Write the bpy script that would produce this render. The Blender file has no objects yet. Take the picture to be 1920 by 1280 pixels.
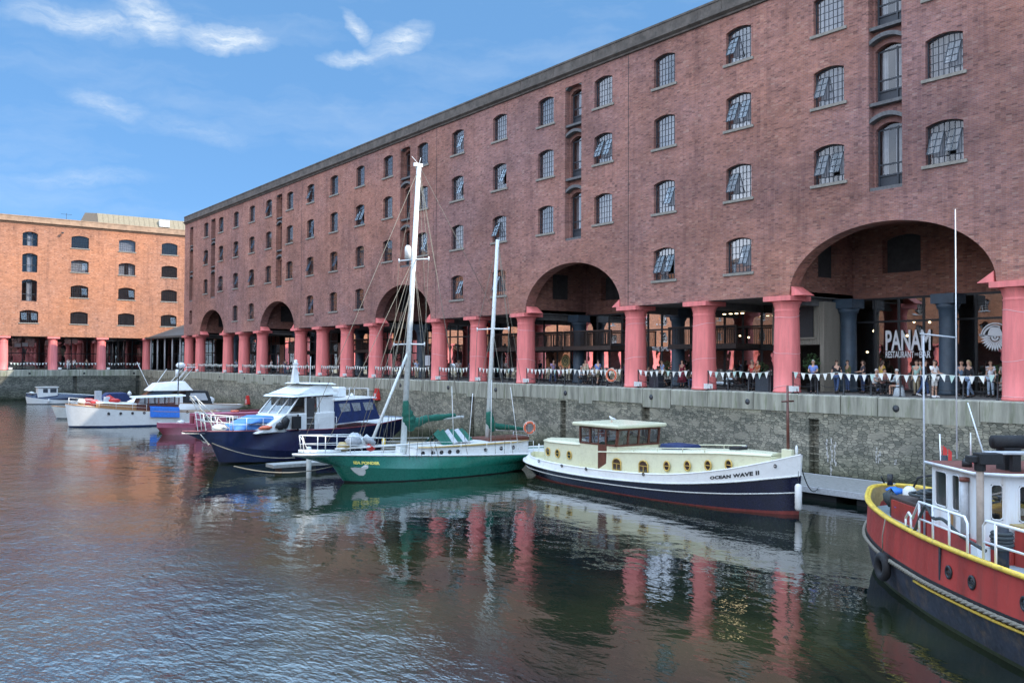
SKY_SAT,SKY_VAL,SKY_STR,SUN_STR,EXPO=1.1,.74,.1,2.3,1.43
AIR,DUST,OZ=.6,.0,4
CLOUD_COL=(3.6,3.9,4.1)
FILL_BANK=8.6
FILL_VEIL=(6.6,10.2,15)  # added bright overhead veil, out of view, to lift the water and ambient light
# azimuth, elevation, half length, half height, tilt, strength of each wisp of cloud
CLOUDS=[(11.3,18.9,5.0,1.0,0,1.1),(15.0,19.4,2.6,1.5,-25,1.5),(19.2,18.8,3.4,1.0,4,1.6),(27.0,20.1,1.6,.6,-50,1.2),(29.5,19.3,2.6,1.1,25,1.5),(26.5,18.2,2.6,.6,6,1.1),(12.3,14.6,3.2,.8,-8,.7),(17.5,13.6,5,.8,-8,.35),(11,10.2,5,.7,3,.45)]
import bpy, math, random
from mathutils import Vector, Matrix
R=math.radians
random.seed(7)
C=bpy.context.scene.collection
scene=bpy.context.scene
ORD=['first','second','third','fourth','fifth','sixth','seventh','eighth','ninth','tenth','eleventh','twelfth','thirteenth','fourteenth','fifteenth','sixteenth','seventeenth','eighteenth']
# ---------------------------------------------------------------- mesh builder
class MB:
    def __init__(s): s.v=[];s.f=[];s.m=[];s.s=[]
    def add(s,vs,fs,mat=0,smooth=False):
        o=len(s.v); s.v+=[tuple(p) for p in vs]
        for f in fs: s.f.append(tuple(i+o for i in f)); s.m.append(mat); s.s.append(smooth)
    def quad(s,a,b,c,d,mat=0): s.add([a,b,c,d],[(0,1,2,3)],mat)
    def box(s,x0,x1,y0,y1,z0,z1,mat=0):
        s.add([(x0,y0,z0),(x1,y0,z0),(x1,y1,z0),(x0,y1,z0),(x0,y0,z1),(x1,y0,z1),(x1,y1,z1),(x0,y1,z1)],
              [(0,3,2,1),(4,5,6,7),(0,1,5,4),(1,2,6,5),(2,3,7,6),(3,0,4,7)],mat)
    def bar(s,a,b,w,h=None,mat=0):          # rectangular bar between two points
        h=h or w; a=Vector(a);b=Vector(b);d=(b-a).normalized()
        up=Vector((0,0,1)) if abs(d.z)<.95 else Vector((0,1,0))
        x=d.cross(up).normalized()*w/2; y=x.cross(d).normalized()*h/2
        s.add([a-x-y,a+x-y,a+x+y,a-x+y,b-x-y,b+x-y,b+x+y,b-x+y],[(0,3,2,1),(4,5,6,7),(0,1,5,4),(1,2,6,5),(2,3,7,6),(3,0,4,7)],mat)
    def tube(s,pts,r,n=8,mat=0,smooth=True,closed=False):
        P=[Vector(p) for p in pts]; k=len(P); rr=r if isinstance(r,(list,tuple)) else [r]*k
        vs=[];pa=None
        for i,p in enumerate(P):
            if closed: d=(P[(i+1)%k]-P[i-1])
            else: d=(P[min(i+1,k-1)]-P[max(i-1,0)])
            d=d.normalized()
            if pa is None:
                up=Vector((0,0,1)) if abs(d.z)<.9 else Vector((1,0,0))
                a=d.cross(up).normalized()
            else:
                a=(pa-d*pa.dot(d)).normalized()
            pa=a; b=d.cross(a)
            for j in range(n):
                t=2*math.pi*j/n; vs.append(p+(a*math.cos(t)+b*math.sin(t))*rr[i])
        fs=[]
        for i in range(k if closed else k-1):
            for j in range(n):
                q=((i+1)%k)*n
                fs.append((i*n+j,i*n+(j+1)%n,q+(j+1)%n,q+j))
        if not closed: fs+= [tuple(range(n))[::-1],tuple((k-1)*n+j for j in range(n))]
        s.add(vs,fs,mat,smooth)
        return s
    def lathe(s,prof,c=(0,0,0),n=20,mat=0,smooth=True,axis='z'):
        vs=[]
        for r,z in prof:
            for j in range(n):
                t=2*math.pi*j/n; p=(r*math.cos(t),r*math.sin(t),z)
                if axis=='y': p=(p[0],p[2],p[1])
                if axis=='x': p=(p[2],p[0],p[1])
                vs.append((c[0]+p[0],c[1]+p[1],c[2]+p[2]))
        k=len(prof)
        fs=[(i*n+j,i*n+(j+1)%n,(i+1)*n+(j+1)%n,(i+1)*n+j) for i in range(k-1) for j in range(n)]
        fs+=[tuple(range(n))[::-1],tuple((k-1)*n+j for j in range(n))]
        s.add(vs,fs,mat,smooth); return s
    def ring(s,c,R0,r,axis='y',n=20,m=8,mat=0):
        pts=[]
        for j in range(n):
            t=2*math.pi*j/n; a,b=R0*math.cos(t),R0*math.sin(t)
            pts.append({'y':(c[0]+a,c[1],c[2]+b),'x':(c[0],c[1]+a,c[2]+b),'z':(c[0]+a,c[1]+b,c[2])}[axis])
        s.tube(pts,r,m,mat,True,True); return s
    def prism(s,poly,a,b,axis='y',mat=0,smooth=False):   # poly = 2D points
        def P(p,t):
            if axis=='y': return (p[0],t,p[1])
            if axis=='x': return (t,p[0],p[1])
            return (p[0],p[1],t)
        k=len(poly); vs=[P(p,a) for p in poly]+[P(p,b) for p in poly]
        s.add(vs,[(i,(i+1)%k,k+(i+1)%k,k+i) for i in range(k)],mat,smooth)
        s.add(vs,[tuple(range(k))[::-1],tuple(range(k,2*k))],mat)
    def frustum(s,z0,r0,z1,r1,mat=0):  # rects r=(x0,x1,y0,y1)
        v=[(r0[0],r0[2],z0),(r0[1],r0[2],z0),(r0[1],r0[3],z0),(r0[0],r0[3],z0),(r1[0],r1[2],z1),(r1[1],r1[2],z1),(r1[1],r1[3],z1),(r1[0],r1[3],z1)]
        s.add(v,[(0,3,2,1),(4,5,6,7),(0,1,5,4),(1,2,6,5),(2,3,7,6),(3,0,4,7)],mat)
    def blob(s,c,r,n=8,mat=0,jit=.15,seed=1):
        rnd=random.Random(seed); vs=[];fs=[];m=n//2+1
        for i in range(m+1):
            ph=math.pi*i/m
            for j in range(n):
                t=2*math.pi*j/n; k=1+rnd.uniform(-jit,jit)
                vs.append((c[0]+r[0]*k*math.sin(ph)*math.cos(t),c[1]+r[1]*k*math.sin(ph)*math.sin(t),c[2]+r[2]*k*math.cos(ph)))
        for i in range(m):
            for j in range(n): fs.append((i*n+j,(i+1)*n+j,(i+1)*n+(j+1)%n,i*n+(j+1)%n))
        s.add(vs,fs,mat,True)
    def mesh(s,name,mats):
        me=bpy.data.meshes.new(name); me.from_pydata(s.v,[],s.f)
        for m in mats: me.materials.append(m)
        me.polygons.foreach_set('material_index',s.m); me.polygons.foreach_set('use_smooth',s.s); me.update()
        return me
    def build(s,name,mats,parent=None,loc=None,rz=0,bev=0):
        if not isinstance(mats,(list,tuple)): mats=[mats]
        o=bpy.data.objects.new(name,s.mesh(name,mats)); C.objects.link(o)
        if parent is not None: o.parent=parent
        if loc: o.location=loc
        if rz: o.rotation_euler[2]=rz
        if bev:
            b=o.modifiers.new('bevel','BEVEL'); b.width=bev; b.segments=2; b.limit_method='ANGLE'
        return o
def tag(o,label=None,cat=None,group=None,kind=None):
    if label: o['label']=label
    if cat: o['category']=cat
    if group: o['group']=group
    if kind: o['kind']=kind
    return o
def thing(name,label,cat,loc=(0,0,0),rz=0,group=None):
    o=bpy.data.objects.new(name,None); C.objects.link(o); o.location=loc; o.rotation_euler=(0,0,rz)
    o.empty_display_size=.2
    return tag(o,label,cat,group)
def inst(src,parent,loc=None,rz=None):
    c=src.copy(); C.objects.link(c); c.parent=parent
    if loc is not None: c.location=loc
    if rz is not None: c.rotation_euler=(0,0,rz)
    return c
def text_mb(mb,txt,size,pt,sx=1,bold=0,mat=0,thick=.006,wid=None,sp=1.0):
    """lettering turned into mesh; pt(u,v,d) maps flat text coordinates onto the surface"""
    cu=bpy.data.curves.new('t','FONT'); cu.body=txt; cu.size=size; cu.offset=bold; cu.extrude=thick/2; cu.space_character=sp; cu.resolution_u=3
    ob=bpy.data.objects.new('t',cu); C.objects.link(ob)
    dg=bpy.context.evaluated_depsgraph_get(); me=ob.evaluated_get(dg).to_mesh()
    vs=[v.co.copy() for v in me.vertices]; fs=[tuple(p.vertices) for p in me.polygons]
    ob.evaluated_get(dg).to_mesh_clear(); bpy.data.objects.remove(ob)
    x0=min(v.x for v in vs);x1=max(v.x for v in vs)
    if wid: sx=wid/(x1-x0)
    mb.add([pt((v.x-x0)*sx,v.y,v.z) for v in vs],fs,mat)
    return (x1-x0)*sx
# ---------------------------------------------------------------- materials
def nt(name):
    m=bpy.data.materials.new(name); m.use_nodes=True; n=m.node_tree; n.nodes.clear()
    out=n.nodes.new('ShaderNodeOutputMaterial'); return m,n,out
def N(n,t,**k):
    x=n.nodes.new(t)
    for a,b in k.items(): setattr(x,a,b)
    return x
def ln(n,a,b): n.links.new(a,b)
def ramp(n,fac,stops):
    r=N(n,'ShaderNodeValToRGB'); e=r.color_ramp.elements
    while len(e)<len(stops): e.new(.5)
    for el,(p,c) in zip(e,stops):
        el.position=p; el.color=c if len(c)==4 else (*c,1)
    if fac is not None: ln(n,fac,r.inputs[0])
    return r
def mix(n,f,a,b,mode='MIX'):
    x=N(n,'ShaderNodeMix',data_type='RGBA',blend_type=mode)
    for s,v in ((x.inputs[0],f),(x.inputs[6],a),(x.inputs[7],b)):
        if hasattr(v,'links'): ln(n,v,s)
        elif isinstance(v,(int,float)): s.default_value=v
        else: s.default_value=(*v,1)
    return x.outputs[2]
def math_(n,op,a,b=None,c=None):
    x=N(n,'ShaderNodeMath',operation=op)
    for i,v in enumerate((a,b,c)):
        if v is None: continue
        if hasattr(v,'links'): ln(n,v,x.inputs[i])
        else: x.inputs[i].default_value=v
    return x.outputs[0]
def uvz(n,ku=1,kz=1):      # (x+y, z) of the object's own space: runs along either wall direction
    tc=N(n,'ShaderNodeTexCoord'); sp=N(n,'ShaderNodeSeparateXYZ'); ln(n,tc.outputs['Object'],sp.inputs[0])
    a=math_(n,'ADD',sp.outputs[0],sp.outputs[1]); cb=N(n,'ShaderNodeCombineXYZ')
    ln(n,math_(n,'MULTIPLY',a,ku),cb.inputs[0]); ln(n,math_(n,'MULTIPLY',sp.outputs[2],kz),cb.inputs[1])
    return cb.outputs[0],sp,tc
def noise(n,vec,scale,detail=4,rough=.55):
    x=N(n,'ShaderNodeTexNoise'); x.inputs['Scale'].default_value=scale; x.inputs['Detail'].default_value=detail; x.inputs['Roughness'].default_value=rough
    if vec is not None: ln(n,vec,x.inputs['Vector'])
    return x
def princ(n,out,col,rough=.6,metal=0,spec=.5,bump=None,bs=.3,bd=.02):
    p=N(n,'ShaderNodeBsdfPrincipled')
    if hasattr(col,'links'): ln(n,col,p.inputs['Base Color'])
    else: p.inputs['Base Color'].default_value=(*col,1)
    if hasattr(rough,'links'): ln(n,rough,p.inputs['Roughness'])
    else: p.inputs['Roughness'].default_value=rough
    p.inputs['Metallic'].default_value=metal; p.inputs['Specular IOR Level'].default_value=spec
    if bump is not None:
        b=N(n,'ShaderNodeBump'); b.inputs['Strength'].default_value=bs; b.inputs['Distance'].default_value=bd
        ln(n,bump,b.inputs['Height']); ln(n,b.outputs[0],p.inputs['Normal'])
    ln(n,p.outputs[0],out.inputs[0]); return p
def paint(name,col,rough=.45,var=.25,scale=1.5,dirt=None,dirtamt=.4,streak=False,metal=0,spec=.5,bump=.1):
    """worn painted / plain surface: tone varies in patches, optional dirt patches"""
    m,n,out=nt(name); tc=N(n,'ShaderNodeTexCoord'); v=tc.outputs['Object']
    if streak:
        mp=N(n,'ShaderNodeMapping'); mp.inputs['Scale'].default_value=(1,1,.12); ln(n,v,mp.inputs[0]); v2=mp.outputs[0]
    else: v2=v
    a=noise(n,v2,scale*2.2,5,.6); b=noise(n,v,scale*9,4,.6)
    dk=tuple(c*(1-var) for c in col); lt=tuple(min(1,c*(1+var*.6)) for c in col)
    c1=ramp(n,a.outputs[0],[(.3,dk),(.7,lt)]).outputs[0]
    if dirt:
        f=ramp(n,noise(n,v2,scale*3.3,6,.7).outputs[0],[(.52,(0,0,0)),(.72,(1,1,1))]).outputs[0]
        c1=mix(n,math_(n,'MULTIPLY',f,dirtamt),c1,dirt)
    rr=ramp(n,b.outputs[0],[(.3,(rough*.8,)*3),(.7,(min(1,rough*1.25),)*3)]).outputs[0]
    princ(n,out,c1,rr,metal,spec,b.outputs[0],bump,.01); return m
def brickmat(name,c1,c2,mortar,grime=.5,green=False,glow=(.33,.14,.09)):
    m,n,out=nt(name); uv,sp,tc=uvz(n)
    b=N(n,'ShaderNodeTexBrick'); ln(n,uv,b.inputs['Vector']); b.inputs['Scale'].default_value=1
    b.inputs['Brick Width'].default_value=.235; b.inputs['Row Height'].default_value=.078; b.inputs['Mortar Size'].default_value=.008; b.inputs['Mortar Smooth'].default_value=.3
    b.inputs['Color1'].default_value=(*c1,1); b.inputs['Color2'].default_value=(*c2,1); b.inputs['Mortar'].default_value=(*mortar,1)
    b.inputs['Bias'].default_value=-.1
    # clumps of differently fired bricks
    mp=N(n,'ShaderNodeMapping'); mp.inputs['Scale'].default_value=(1,2.4,1); ln(n,uv,mp.inputs[0])
    cl=noise(n,mp.outputs[0],5.0,6,.8); lo=noise(n,uv,.16,6,.65); md=noise(n,mp.outputs[0],.8,5,.65)
    col=mix(n,ramp(n,cl.outputs[0],[(.42,(0,0,0)),(.66,(.85,.85,.85))]).outputs[0],b.outputs[0],glow)
    col=mix(n,ramp(n,cl.outputs[0],[(.28,(.6,.6,.6)),(.42,(0,0,0))]).outputs[0],col,(.09,.06,.07))
    # per-brick dark headers and pale spalls
    vo=N(n,'ShaderNodeTexWhiteNoise'); sx=N(n,'ShaderNodeSeparateXYZ'); ln(n,uv,sx.inputs[0])
    cb=N(n,'ShaderNodeCombineXYZ'); ln(n,math_(n,'FLOOR',math_(n,'DIVIDE',sx.outputs[0],.235)),cb.inputs[0]); ln(n,math_(n,'FLOOR',math_(n,'DIVIDE',sx.outputs[1],.078)),cb.inputs[1]); ln(n,cb.outputs[0],vo.inputs[0])
    col=mix(n,ramp(n,vo.outputs[0],[(.0,(.38,)*3),(.12,(0,)*3)]).outputs[0],col,(.05,.035,.045))
    col=mix(n,ramp(n,vo.outputs[0],[(.93,(0,)*3),(1,(.5,)*3)]).outputs[0],col,(.42,.30,.24))
    bvv=ramp(n,vo.outputs[0],[(0,(.87,)*3),(1,(1.13,)*3)]).outputs[0]; col=mix(n,1,col,bvv,'MULTIPLY')
    # soot and rain streaks washed down the face
    ms=N(n,'ShaderNodeMapping'); ms.inputs['Scale'].default_value=(1.4,.09,1); ln(n,uv,ms.inputs[0]); stn=noise(n,ms.outputs[0],1.0,6,.7)
    col=mix(n,1,col,ramp(n,stn.outputs[0],[(.34,(.76,.76,.79)),(.50,(1,1,1)),(.75,(1.05,1.04,1.03))]).outputs[0],'MULTIPLY')
    hue=noise(n,uv,.075,4,.6); col=mix(n,1,col,ramp(n,hue.outputs[0],[(.36,(.90,.96,1.06)),(.64,(1.14,1.04,.93))]).outputs[0],'MULTIPLY')
    g=ramp(n,lo.outputs[0],[(.35,(1-grime,)*3),(.6,(1,1,1))]).outputs[0]
    g2=ramp(n,md.outputs[0],[(.3,(.72,)*3),(.65,(1.0,1,1))]).outputs[0]
    col=mix(n,1.0,col,g,'MULTIPLY'); col=mix(n,1.0,col,g2,'MULTIPLY')
    princ(n,out,col,.9,0,.2,b.outputs['Fac'],-.4,.015); return m
def rubblemat(name,tone=1.0,tint=(1,1,1)):
    m,n,out=nt(name); uv,sp,tc=uvz(n,1,2.1)
    wn=noise(n,uv,1.3,3); ad=N(n,'ShaderNodeVectorMath',operation='MULTIPLY_ADD'); ln(n,wn.outputs['Color'],ad.inputs[0]); ad.inputs[1].default_value=(.28,.28,0); ln(n,uv,ad.inputs[2]); v=ad.outputs[0]
    def vor(scale,feat='F1',off=(0,0,0)):
        mp=N(n,'ShaderNodeMapping'); mp.inputs['Location'].default_value=off; ln(n,v,mp.inputs[0])
        x=N(n,'ShaderNodeTexVoronoi',feature=feat,voronoi_dimensions='2D'); x.inputs['Scale'].default_value=scale; ln(n,mp.outputs[0],x.inputs['Vector']); x.inputs['Randomness'].default_value=.85; return x
    sm=vor(3.7); se=vor(3.7,'DISTANCE_TO_EDGE'); bg=vor(1.0,off=(3,1,0)); be=vor(1.0,'DISTANCE_TO_EDGE',(3,1,0))
    smc=ramp(n,sm.outputs['Color'],[(.2,(.15,.155,.145)),(.5,(.215,.215,.195)),(.8,(.31,.305,.275))]).outputs[0]
    # joint darkening
    j=ramp(n,se.outputs[0],[(.015,(.30,)*3),(.08,(1,)*3)]).outputs[0]
    smc=mix(n,1,smc,j,'MULTIPLY')
    bgc=ramp(n,bg.outputs['Color'],[(.2,(.20,.20,.18)),(.8,(.27,.265,.24))]).outputs[0]
    isbig=ramp(n,bg.outputs['Color'],[(.68,(0,)*3),(.69,(1,)*3)])
    core=ramp(n,be.outputs[0],[(.15,(0,)*3),(.16,(1,)*3)]).outputs[0]
    f=math_(n,'MULTIPLY',isbig.outputs[0],core)
    col=mix(n,f,smc,bgc)
    fine=noise(n,uv,9,6,.7); col=mix(n,1,col,ramp(n,fine.outputs[0],[(.3,(.78,)*3),(.7,(1.15,)*3)]).outputs[0],'MULTIPLY')
    lo=noise(n,uv,.35,5,.6); col=mix(n,1,col,ramp(n,lo.outputs[0],[(.35,(.62,.64,.62)),(.65,(1.1,1.08,1.02))]).outputs[0],'MULTIPLY')
    # wet weedy foot and green top
    zf=ramp(n,math_(n,'ADD',math_(n,'DIVIDE',sp.outputs[2],4.5),math_(n,'MULTIPLY',math_(n,'SUBTRACT',lo.outputs[0],.5),.25)),[(0,(.16,.20,.14)),(.08,(.28,.32,.24)),(.20,(.75,.77,.70)),(.45,(1,1,1)),(.78,(1,1.0,.95)),(.95,(.8,.95,.68))]).outputs[0]
    col=mix(n,1,col,zf,'MULTIPLY'); col=mix(n,1,col,tuple(t*tone for t in tint),'MULTIPLY')
    princ(n,out,col,.9,0,.2,math_(n,'MINIMUM',se.outputs[0],.1),.8,.25); return m
M={}
M['brick']=brickmat('brick_main',(.38,.178,.152),(.285,.138,.135),(.34,.29,.275),.32,glow=(.48,.24,.175))
M['brickfar']=brickmat('brick_far',(.46,.195,.118),(.37,.15,.092),(.40,.27,.20),.15,glow=(.52,.27,.16))
M['brickin']=brickmat('brick_inner',(.34,.17,.14),(.24,.12,.12),(.28,.24,.22),.3)
M['rubble']=rubblemat('rubble_wall',1.18,(1.02,1,.95))
M['rubblefar_shade']=rubblemat('rubble_wall_far_shade',.72)  # stone toned darker to stand in for the shadow lying on the far wall
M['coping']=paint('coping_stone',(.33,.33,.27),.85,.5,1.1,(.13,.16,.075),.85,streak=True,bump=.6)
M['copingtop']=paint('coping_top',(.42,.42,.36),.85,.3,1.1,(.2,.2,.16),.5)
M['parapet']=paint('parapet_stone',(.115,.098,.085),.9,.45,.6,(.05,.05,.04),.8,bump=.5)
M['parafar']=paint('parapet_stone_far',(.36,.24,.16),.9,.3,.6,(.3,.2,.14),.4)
M['sill']=paint('sill_stone',(.27,.25,.22),.85,.3,3,(.15,.15,.12),.5)
M['lintel']=paint('hood_stone',(.13,.13,.135),.85,.35,3)
M['iron']=paint('window_iron',(.035,.045,.06),.5,.2,4)
M['pink']=paint('pink_column',(.82,.225,.215),.6,.2,1.4,(.55,.20,.18),.55,streak=True)
M['bluecol']=paint('blue_column',(.045,.075,.11),.5,.25,1)
M['black']=paint('black_iron',(.018,.02,.024),.5,.2,4)
M['darkwood']=paint('dark_timber',(.05,.035,.03),.6,.4,3)
M['ceil']=paint('ceiling',(.14,.14,.14),.8,.3,1)
M['render']=paint('grey_boarding',(.26,.24,.20),.7,.18,1.2,streak=True)
M['white']=paint('white_gloss',(.78,.79,.78),.3,.06,1.2,(.5,.48,.42),.3)
M['offwhite']=paint('off_white',(.66,.68,.66),.4,.1,1.5,(.4,.37,.3),.35)
M['cream']=paint('cream_gloss',(.70,.69,.50),.3,.06,1.2,(.45,.42,.28),.3)
M['navy']=paint('navy_gloss',(.006,.012,.045),.22,.25,.8,(.02,.03,.06),.2)
M['navyow']=paint('dark_blue_hull',(.005,.008,.030),.25,.3,1.2,(.02,.02,.04),.15)
M['green']=paint('green_hull',(.012,.15,.105),.28,.16,.7,(.03,.20,.15),.4,streak=True)
M['greencloth']=paint('green_canvas',(.008,.11,.075),.8,.3,3)
M['bluecloth']=paint('blue_canvas',(.08,.22,.52),.8,.2,2)
M['navycloth']=paint('navy_canvas',(.010,.025,.10),.75,.3,1.5)
M['tarp']=paint('blue_tarp',(.02,.16,.60),.5,.2,3)
M['anti']=paint('antifoul_red',(.20,.035,.03),.6,.3,1.5,(.06,.05,.04),.7)
M['antiblue']=paint('antifoul_blue',(.02,.05,.14),.6,.3,1.5)
M['weed']=paint('weed',(.035,.05,.02),.9,.4,4)
M['brown']=paint('varnished_wood',(.13,.045,.03),.35,.3,3)
M['teak']=paint('teak',(.32,.17,.07),.55,.25,3)
M['ochre']=paint('ochre_trim',(.55,.38,.14),.5,.15,3)
M['brass']=paint('brass_ring',(.62,.42,.12),.35,.15,4,metal=.3)
M['rust']=paint('rust_red_roof',(.16,.05,.035),.7,.3,2)
M['tugred']=paint('tug_red',(.36,.040,.032),.5,.3,.8,(.16,.045,.035),.75,streak=True,bump=.25)
M['tugblack']=paint('tug_black',(.024,.03,.045),.6,.6,.9,(.12,.085,.06),.8,bump=.5)
M['tugyellow']=paint('tug_yellow',(.70,.48,.06),.5,.2,2,(.22,.16,.07),.75)
M['tugdeck']=paint('tug_grey_deck',(.33,.40,.44),.7,.15,1.5,(.2,.2,.18),.5)
M['tugwhite']=paint('tug_white',(.72,.75,.78),.4,.08,1,(.45,.30,.16),.5,streak=True)
M['pinkboat']=paint('pink_boat',(.42,.11,.17),.5,.2,1.2,(.3,.1,.13),.5)
M['maroon']=paint('maroon_hull',(.15,.02,.035),.45,.2,1.2)
M['vinyl']=paint('clear_vinyl',(.26,.28,.30),.25,.5,3)
M['rope_pink']=paint('rope_light',(.80,.55,.55),.7,.1,6)
M['postgrey']=paint('weathered_post',(.34,.27,.22),.6,.25,2)
M['rope']=paint('rope',(.22,.20,.16),.9,.4,12,bump=.6)
M['ropedark']=paint('rope_dark',(.05,.06,.065),.9,.4,12,bump=.6)
M['rubber']=paint('rubber',(.012,.012,.014),.75,.3,5)
M['steel']=paint('galvanised',(.42,.44,.45),.4,.15,5,metal=.7)
M['mast']=paint('mast_silver',(.70,.72,.70),.4,.12,3,(.35,.3,.22),.5)
M['red']=paint('red_plastic',(.55,.03,.025),.45,.15,3)
M['orange']=paint('lifebuoy_orange',(.72,.17,.08),.5,.1,4)
M['pontoon']=paint('pontoon_board',(.27,.27,.26),.85,.25,2.5,(.12,.13,.11),.5)
M['pave']=paint('quay_paving',(.16,.155,.15),.85,.25,.8)
M['linkroof']=paint('link_roof',(.09,.085,.08),.8,.2,1)
M['mansard']=paint('mansard_roof',(.25,.21,.14),.7,.2,2)
M['tan']=paint('tan_cloth',(.42,.31,.14),.8,.2,3)
M['skin']=paint('skin',(.52,.31,.22),.55,.08,6)
M['tree']=paint('leaf',(.045,.10,.03),.7,.5,6)
M['trunk']=paint('bark',(.10,.07,.045),.9,.3,6)
M['guano']=paint('limewash_drips',(.46,.46,.44),.9,.2,5)
M['lightgrey']=paint('light_grey',(.45,.47,.5),.6,.2,4)
def glassmat(name,refl=.35,alpha=.6,rough=.01,cap=1):
    """window glass: mirror-like share that grows at grazing angles over a dim see-through body"""
    m,n,out=nt(name); fr=N(n,'ShaderNodeFresnel'); fr.inputs[0].default_value=1.5
    tr=N(n,'ShaderNodeBsdfTransparent'); tr.inputs[0].default_value=(alpha,alpha,alpha*1.02,1)
    gl=N(n,'ShaderNodeBsdfGlossy'); gl.inputs['Roughness'].default_value=rough
    nz=noise(n,N(n,'ShaderNodeTexCoord').outputs['Object'],.9,2); bp=N(n,'ShaderNodeBump'); bp.inputs['Strength'].default_value=.12; bp.inputs['Distance'].default_value=.02; ln(n,nz.outputs[0],bp.inputs['Height']); ln(n,bp.outputs[0],gl.inputs['Normal'])
    f=math_(n,'MINIMUM',math_(n,'ADD',math_(n,'MULTIPLY',fr.outputs[0],1.2),refl),cap)
    ms=N(n,'ShaderNodeMixShader'); ln(n,f,ms.inputs[0]); ln(n,tr.outputs[0],ms.inputs[1]); ln(n,gl.outputs[0],ms.inputs[2]); ln(n,ms.outputs[0],out.inputs[0]); return m
M['glass']=glassmat('window_glass',.05,alpha=.8,cap=.30)
M['shopglass']=glassmat('shop_glass',.26,alpha=.7,rough=.004)
M['boatglass']=glassmat('boat_glass',.08,alpha=.65,cap=.35)
def curtainmat():
    m,n,out=nt('curtain'); tc=N(n,'ShaderNodeTexCoord'); sp=N(n,'ShaderNodeSeparateXYZ'); ln(n,tc.outputs['Object'],sp.inputs[0])
    w=math_(n,'SINE',math_(n,'MULTIPLY',sp.outputs[1],42)); w2=noise(n,tc.outputs['Object'],3,2)
    c=ramp(n,math_(n,'ADD',math_(n,'MULTIPLY',w,.3),w2.outputs[0]),[(.1,(.20,.22,.26)),(.8,(.45,.48,.52))]).outputs[0]
    princ(n,out,c,.9,0,.1,w,.5,.03); return m
M['curtain']=curtainmat()
def emis(name,col,st):
    m,n,out=nt(name); e=N(n,'ShaderNodeEmission'); e.inputs[0].default_value=(*col,1); e.inputs[1].default_value=st; ln(n,e.outputs[0],out.inputs[0]); return m
M['lamp']=emis('lamp_glow',(1,.78,.45),3.5)
M['sign']=paint('sign_white',(.75,.78,.82),.6,.05,3)
M['signyellow']=paint('sign_gold',(.75,.66,.15),.5,.1,3)
M['flag']=paint('pennant',(.80,.82,.78),.8,.08,5)
M['flaggreen']=paint('pennant_mint',(.50,.68,.62),.8,.08,5)
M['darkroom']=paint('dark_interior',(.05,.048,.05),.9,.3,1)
M['cabinin']=paint('cabin_interior',(.12,.10,.08),.9,.4,2)
# ================================================================ SETTING
XQ,YQ,ZQ=39.7,154.7,4.55            # quay edges and quay level (water is z = 0)
XF,YF=40.1,155.2                    # facade planes
XB=46.0                             # arcade back wall
# ---- water
def water():
    m,n,out=nt('dock_water'); tc=N(n,'ShaderNodeTexCoord'); v=tc.outputs['Object']
    sp=N(n,'ShaderNodeSeparateXYZ'); ln(n,v,sp.inputs[0])
    def w(scale,st,rot,detail=2):
        mp=N(n,'ShaderNodeMapping'); mp.inputs['Scale'].default_value=st; mp.inputs['Rotation'].default_value=(0,0,rot); ln(n,v,mp.inputs[0])
        return noise(n,mp.outputs[0],scale,detail,.55)
    big=w(.55,(1,.8,1),.3,2); mid=w(1.6,(1.5,.75,1),.6,3); fin=w(5.0,(1.4,.8,1),.9,4); patch=noise(n,v,.055,3,.5)
    # breeze ruffles the open water away from the sheltering warehouse
    dist=math_(n,'MULTIPLY',math_(n,'SUBTRACT',math_(n,'ADD',11,math_(n,'MULTIPLY',math_(n,'MAXIMUM',math_(n,'SUBTRACT',sp.outputs[1],45),0),.18)),sp.outputs[0]),.06)
    pf=ramp(n,math_(n,'ADD',patch.outputs[0],math_(n,'MINIMUM',math_(n,'MAXIMUM',dist,-.35),.35)),[(.38,(.0,)*3),(.70,(1,)*3)]).outputs[0]
    h=math_(n,'ADD',math_(n,'MULTIPLY',big.outputs[0],math_(n,'ADD',.028,math_(n,'MULTIPLY',pf,.06))),math_(n,'MULTIPLY',mid.outputs[0],math_(n,'ADD',.011,math_(n,'MULTIPLY',pf,.034))))
    h=math_(n,'ADD',h,math_(n,'MULTIPLY',math_(n,'MULTIPLY',fin.outputs[0],pf),.034))
    bp=N(n,'ShaderNodeBump'); bp.inputs['Strength'].default_value=1; bp.inputs['Distance'].default_value=1.0; ln(n,h,bp.inputs['Height'])
    mur=noise(n,v,.12,3,.5)
    col=ramp(n,mur.outputs[0],[(.38,(.003,.007,.007)),(.68,(.019,.024,.011))]).outputs[0]
    p=N(n,'ShaderNodeBsdfPrincipled'); ln(n,col,p.inputs['Base Color']); p.inputs['Roughness'].default_value=.015; p.inputs['IOR'].default_value=2.2; p.inputs['Specular IOR Level'].default_value=.5
    ln(n,bp.outputs[0],p.inputs['Normal']); ln(n,p.outputs[0],out.inputs[0])
    mb=MB(); mb.quad((-62,-60,0),(XQ+.3,-60,0),(XQ+.3,YQ+.3,0),(-62,YQ+.3,0))
    tag(mb.build('water',m),kind='structure')
water()
mb=MB(); mb.quad((-400,-400,-3),(600,-400,-3),(600,900,-3),(-400,900,-3)); tag(mb.build('ground',M['pave']),kind='structure')
mb=MB(); mb.box(XQ+.9,110,-60,YQ-1,-2.9,ZQ-.006); mb.box(XQ+.9,110,YQ+.9,230,-2.9,ZQ-.006); mb.box(-160,XQ+.9,YQ+.9,230,-2.9,ZQ-.006); mb.box(XQ+.9,110,YQ-1,YQ+.9,-2.9,ZQ-.006)
tag(mb.build('quay',M['pave']),kind='structure')
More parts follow.
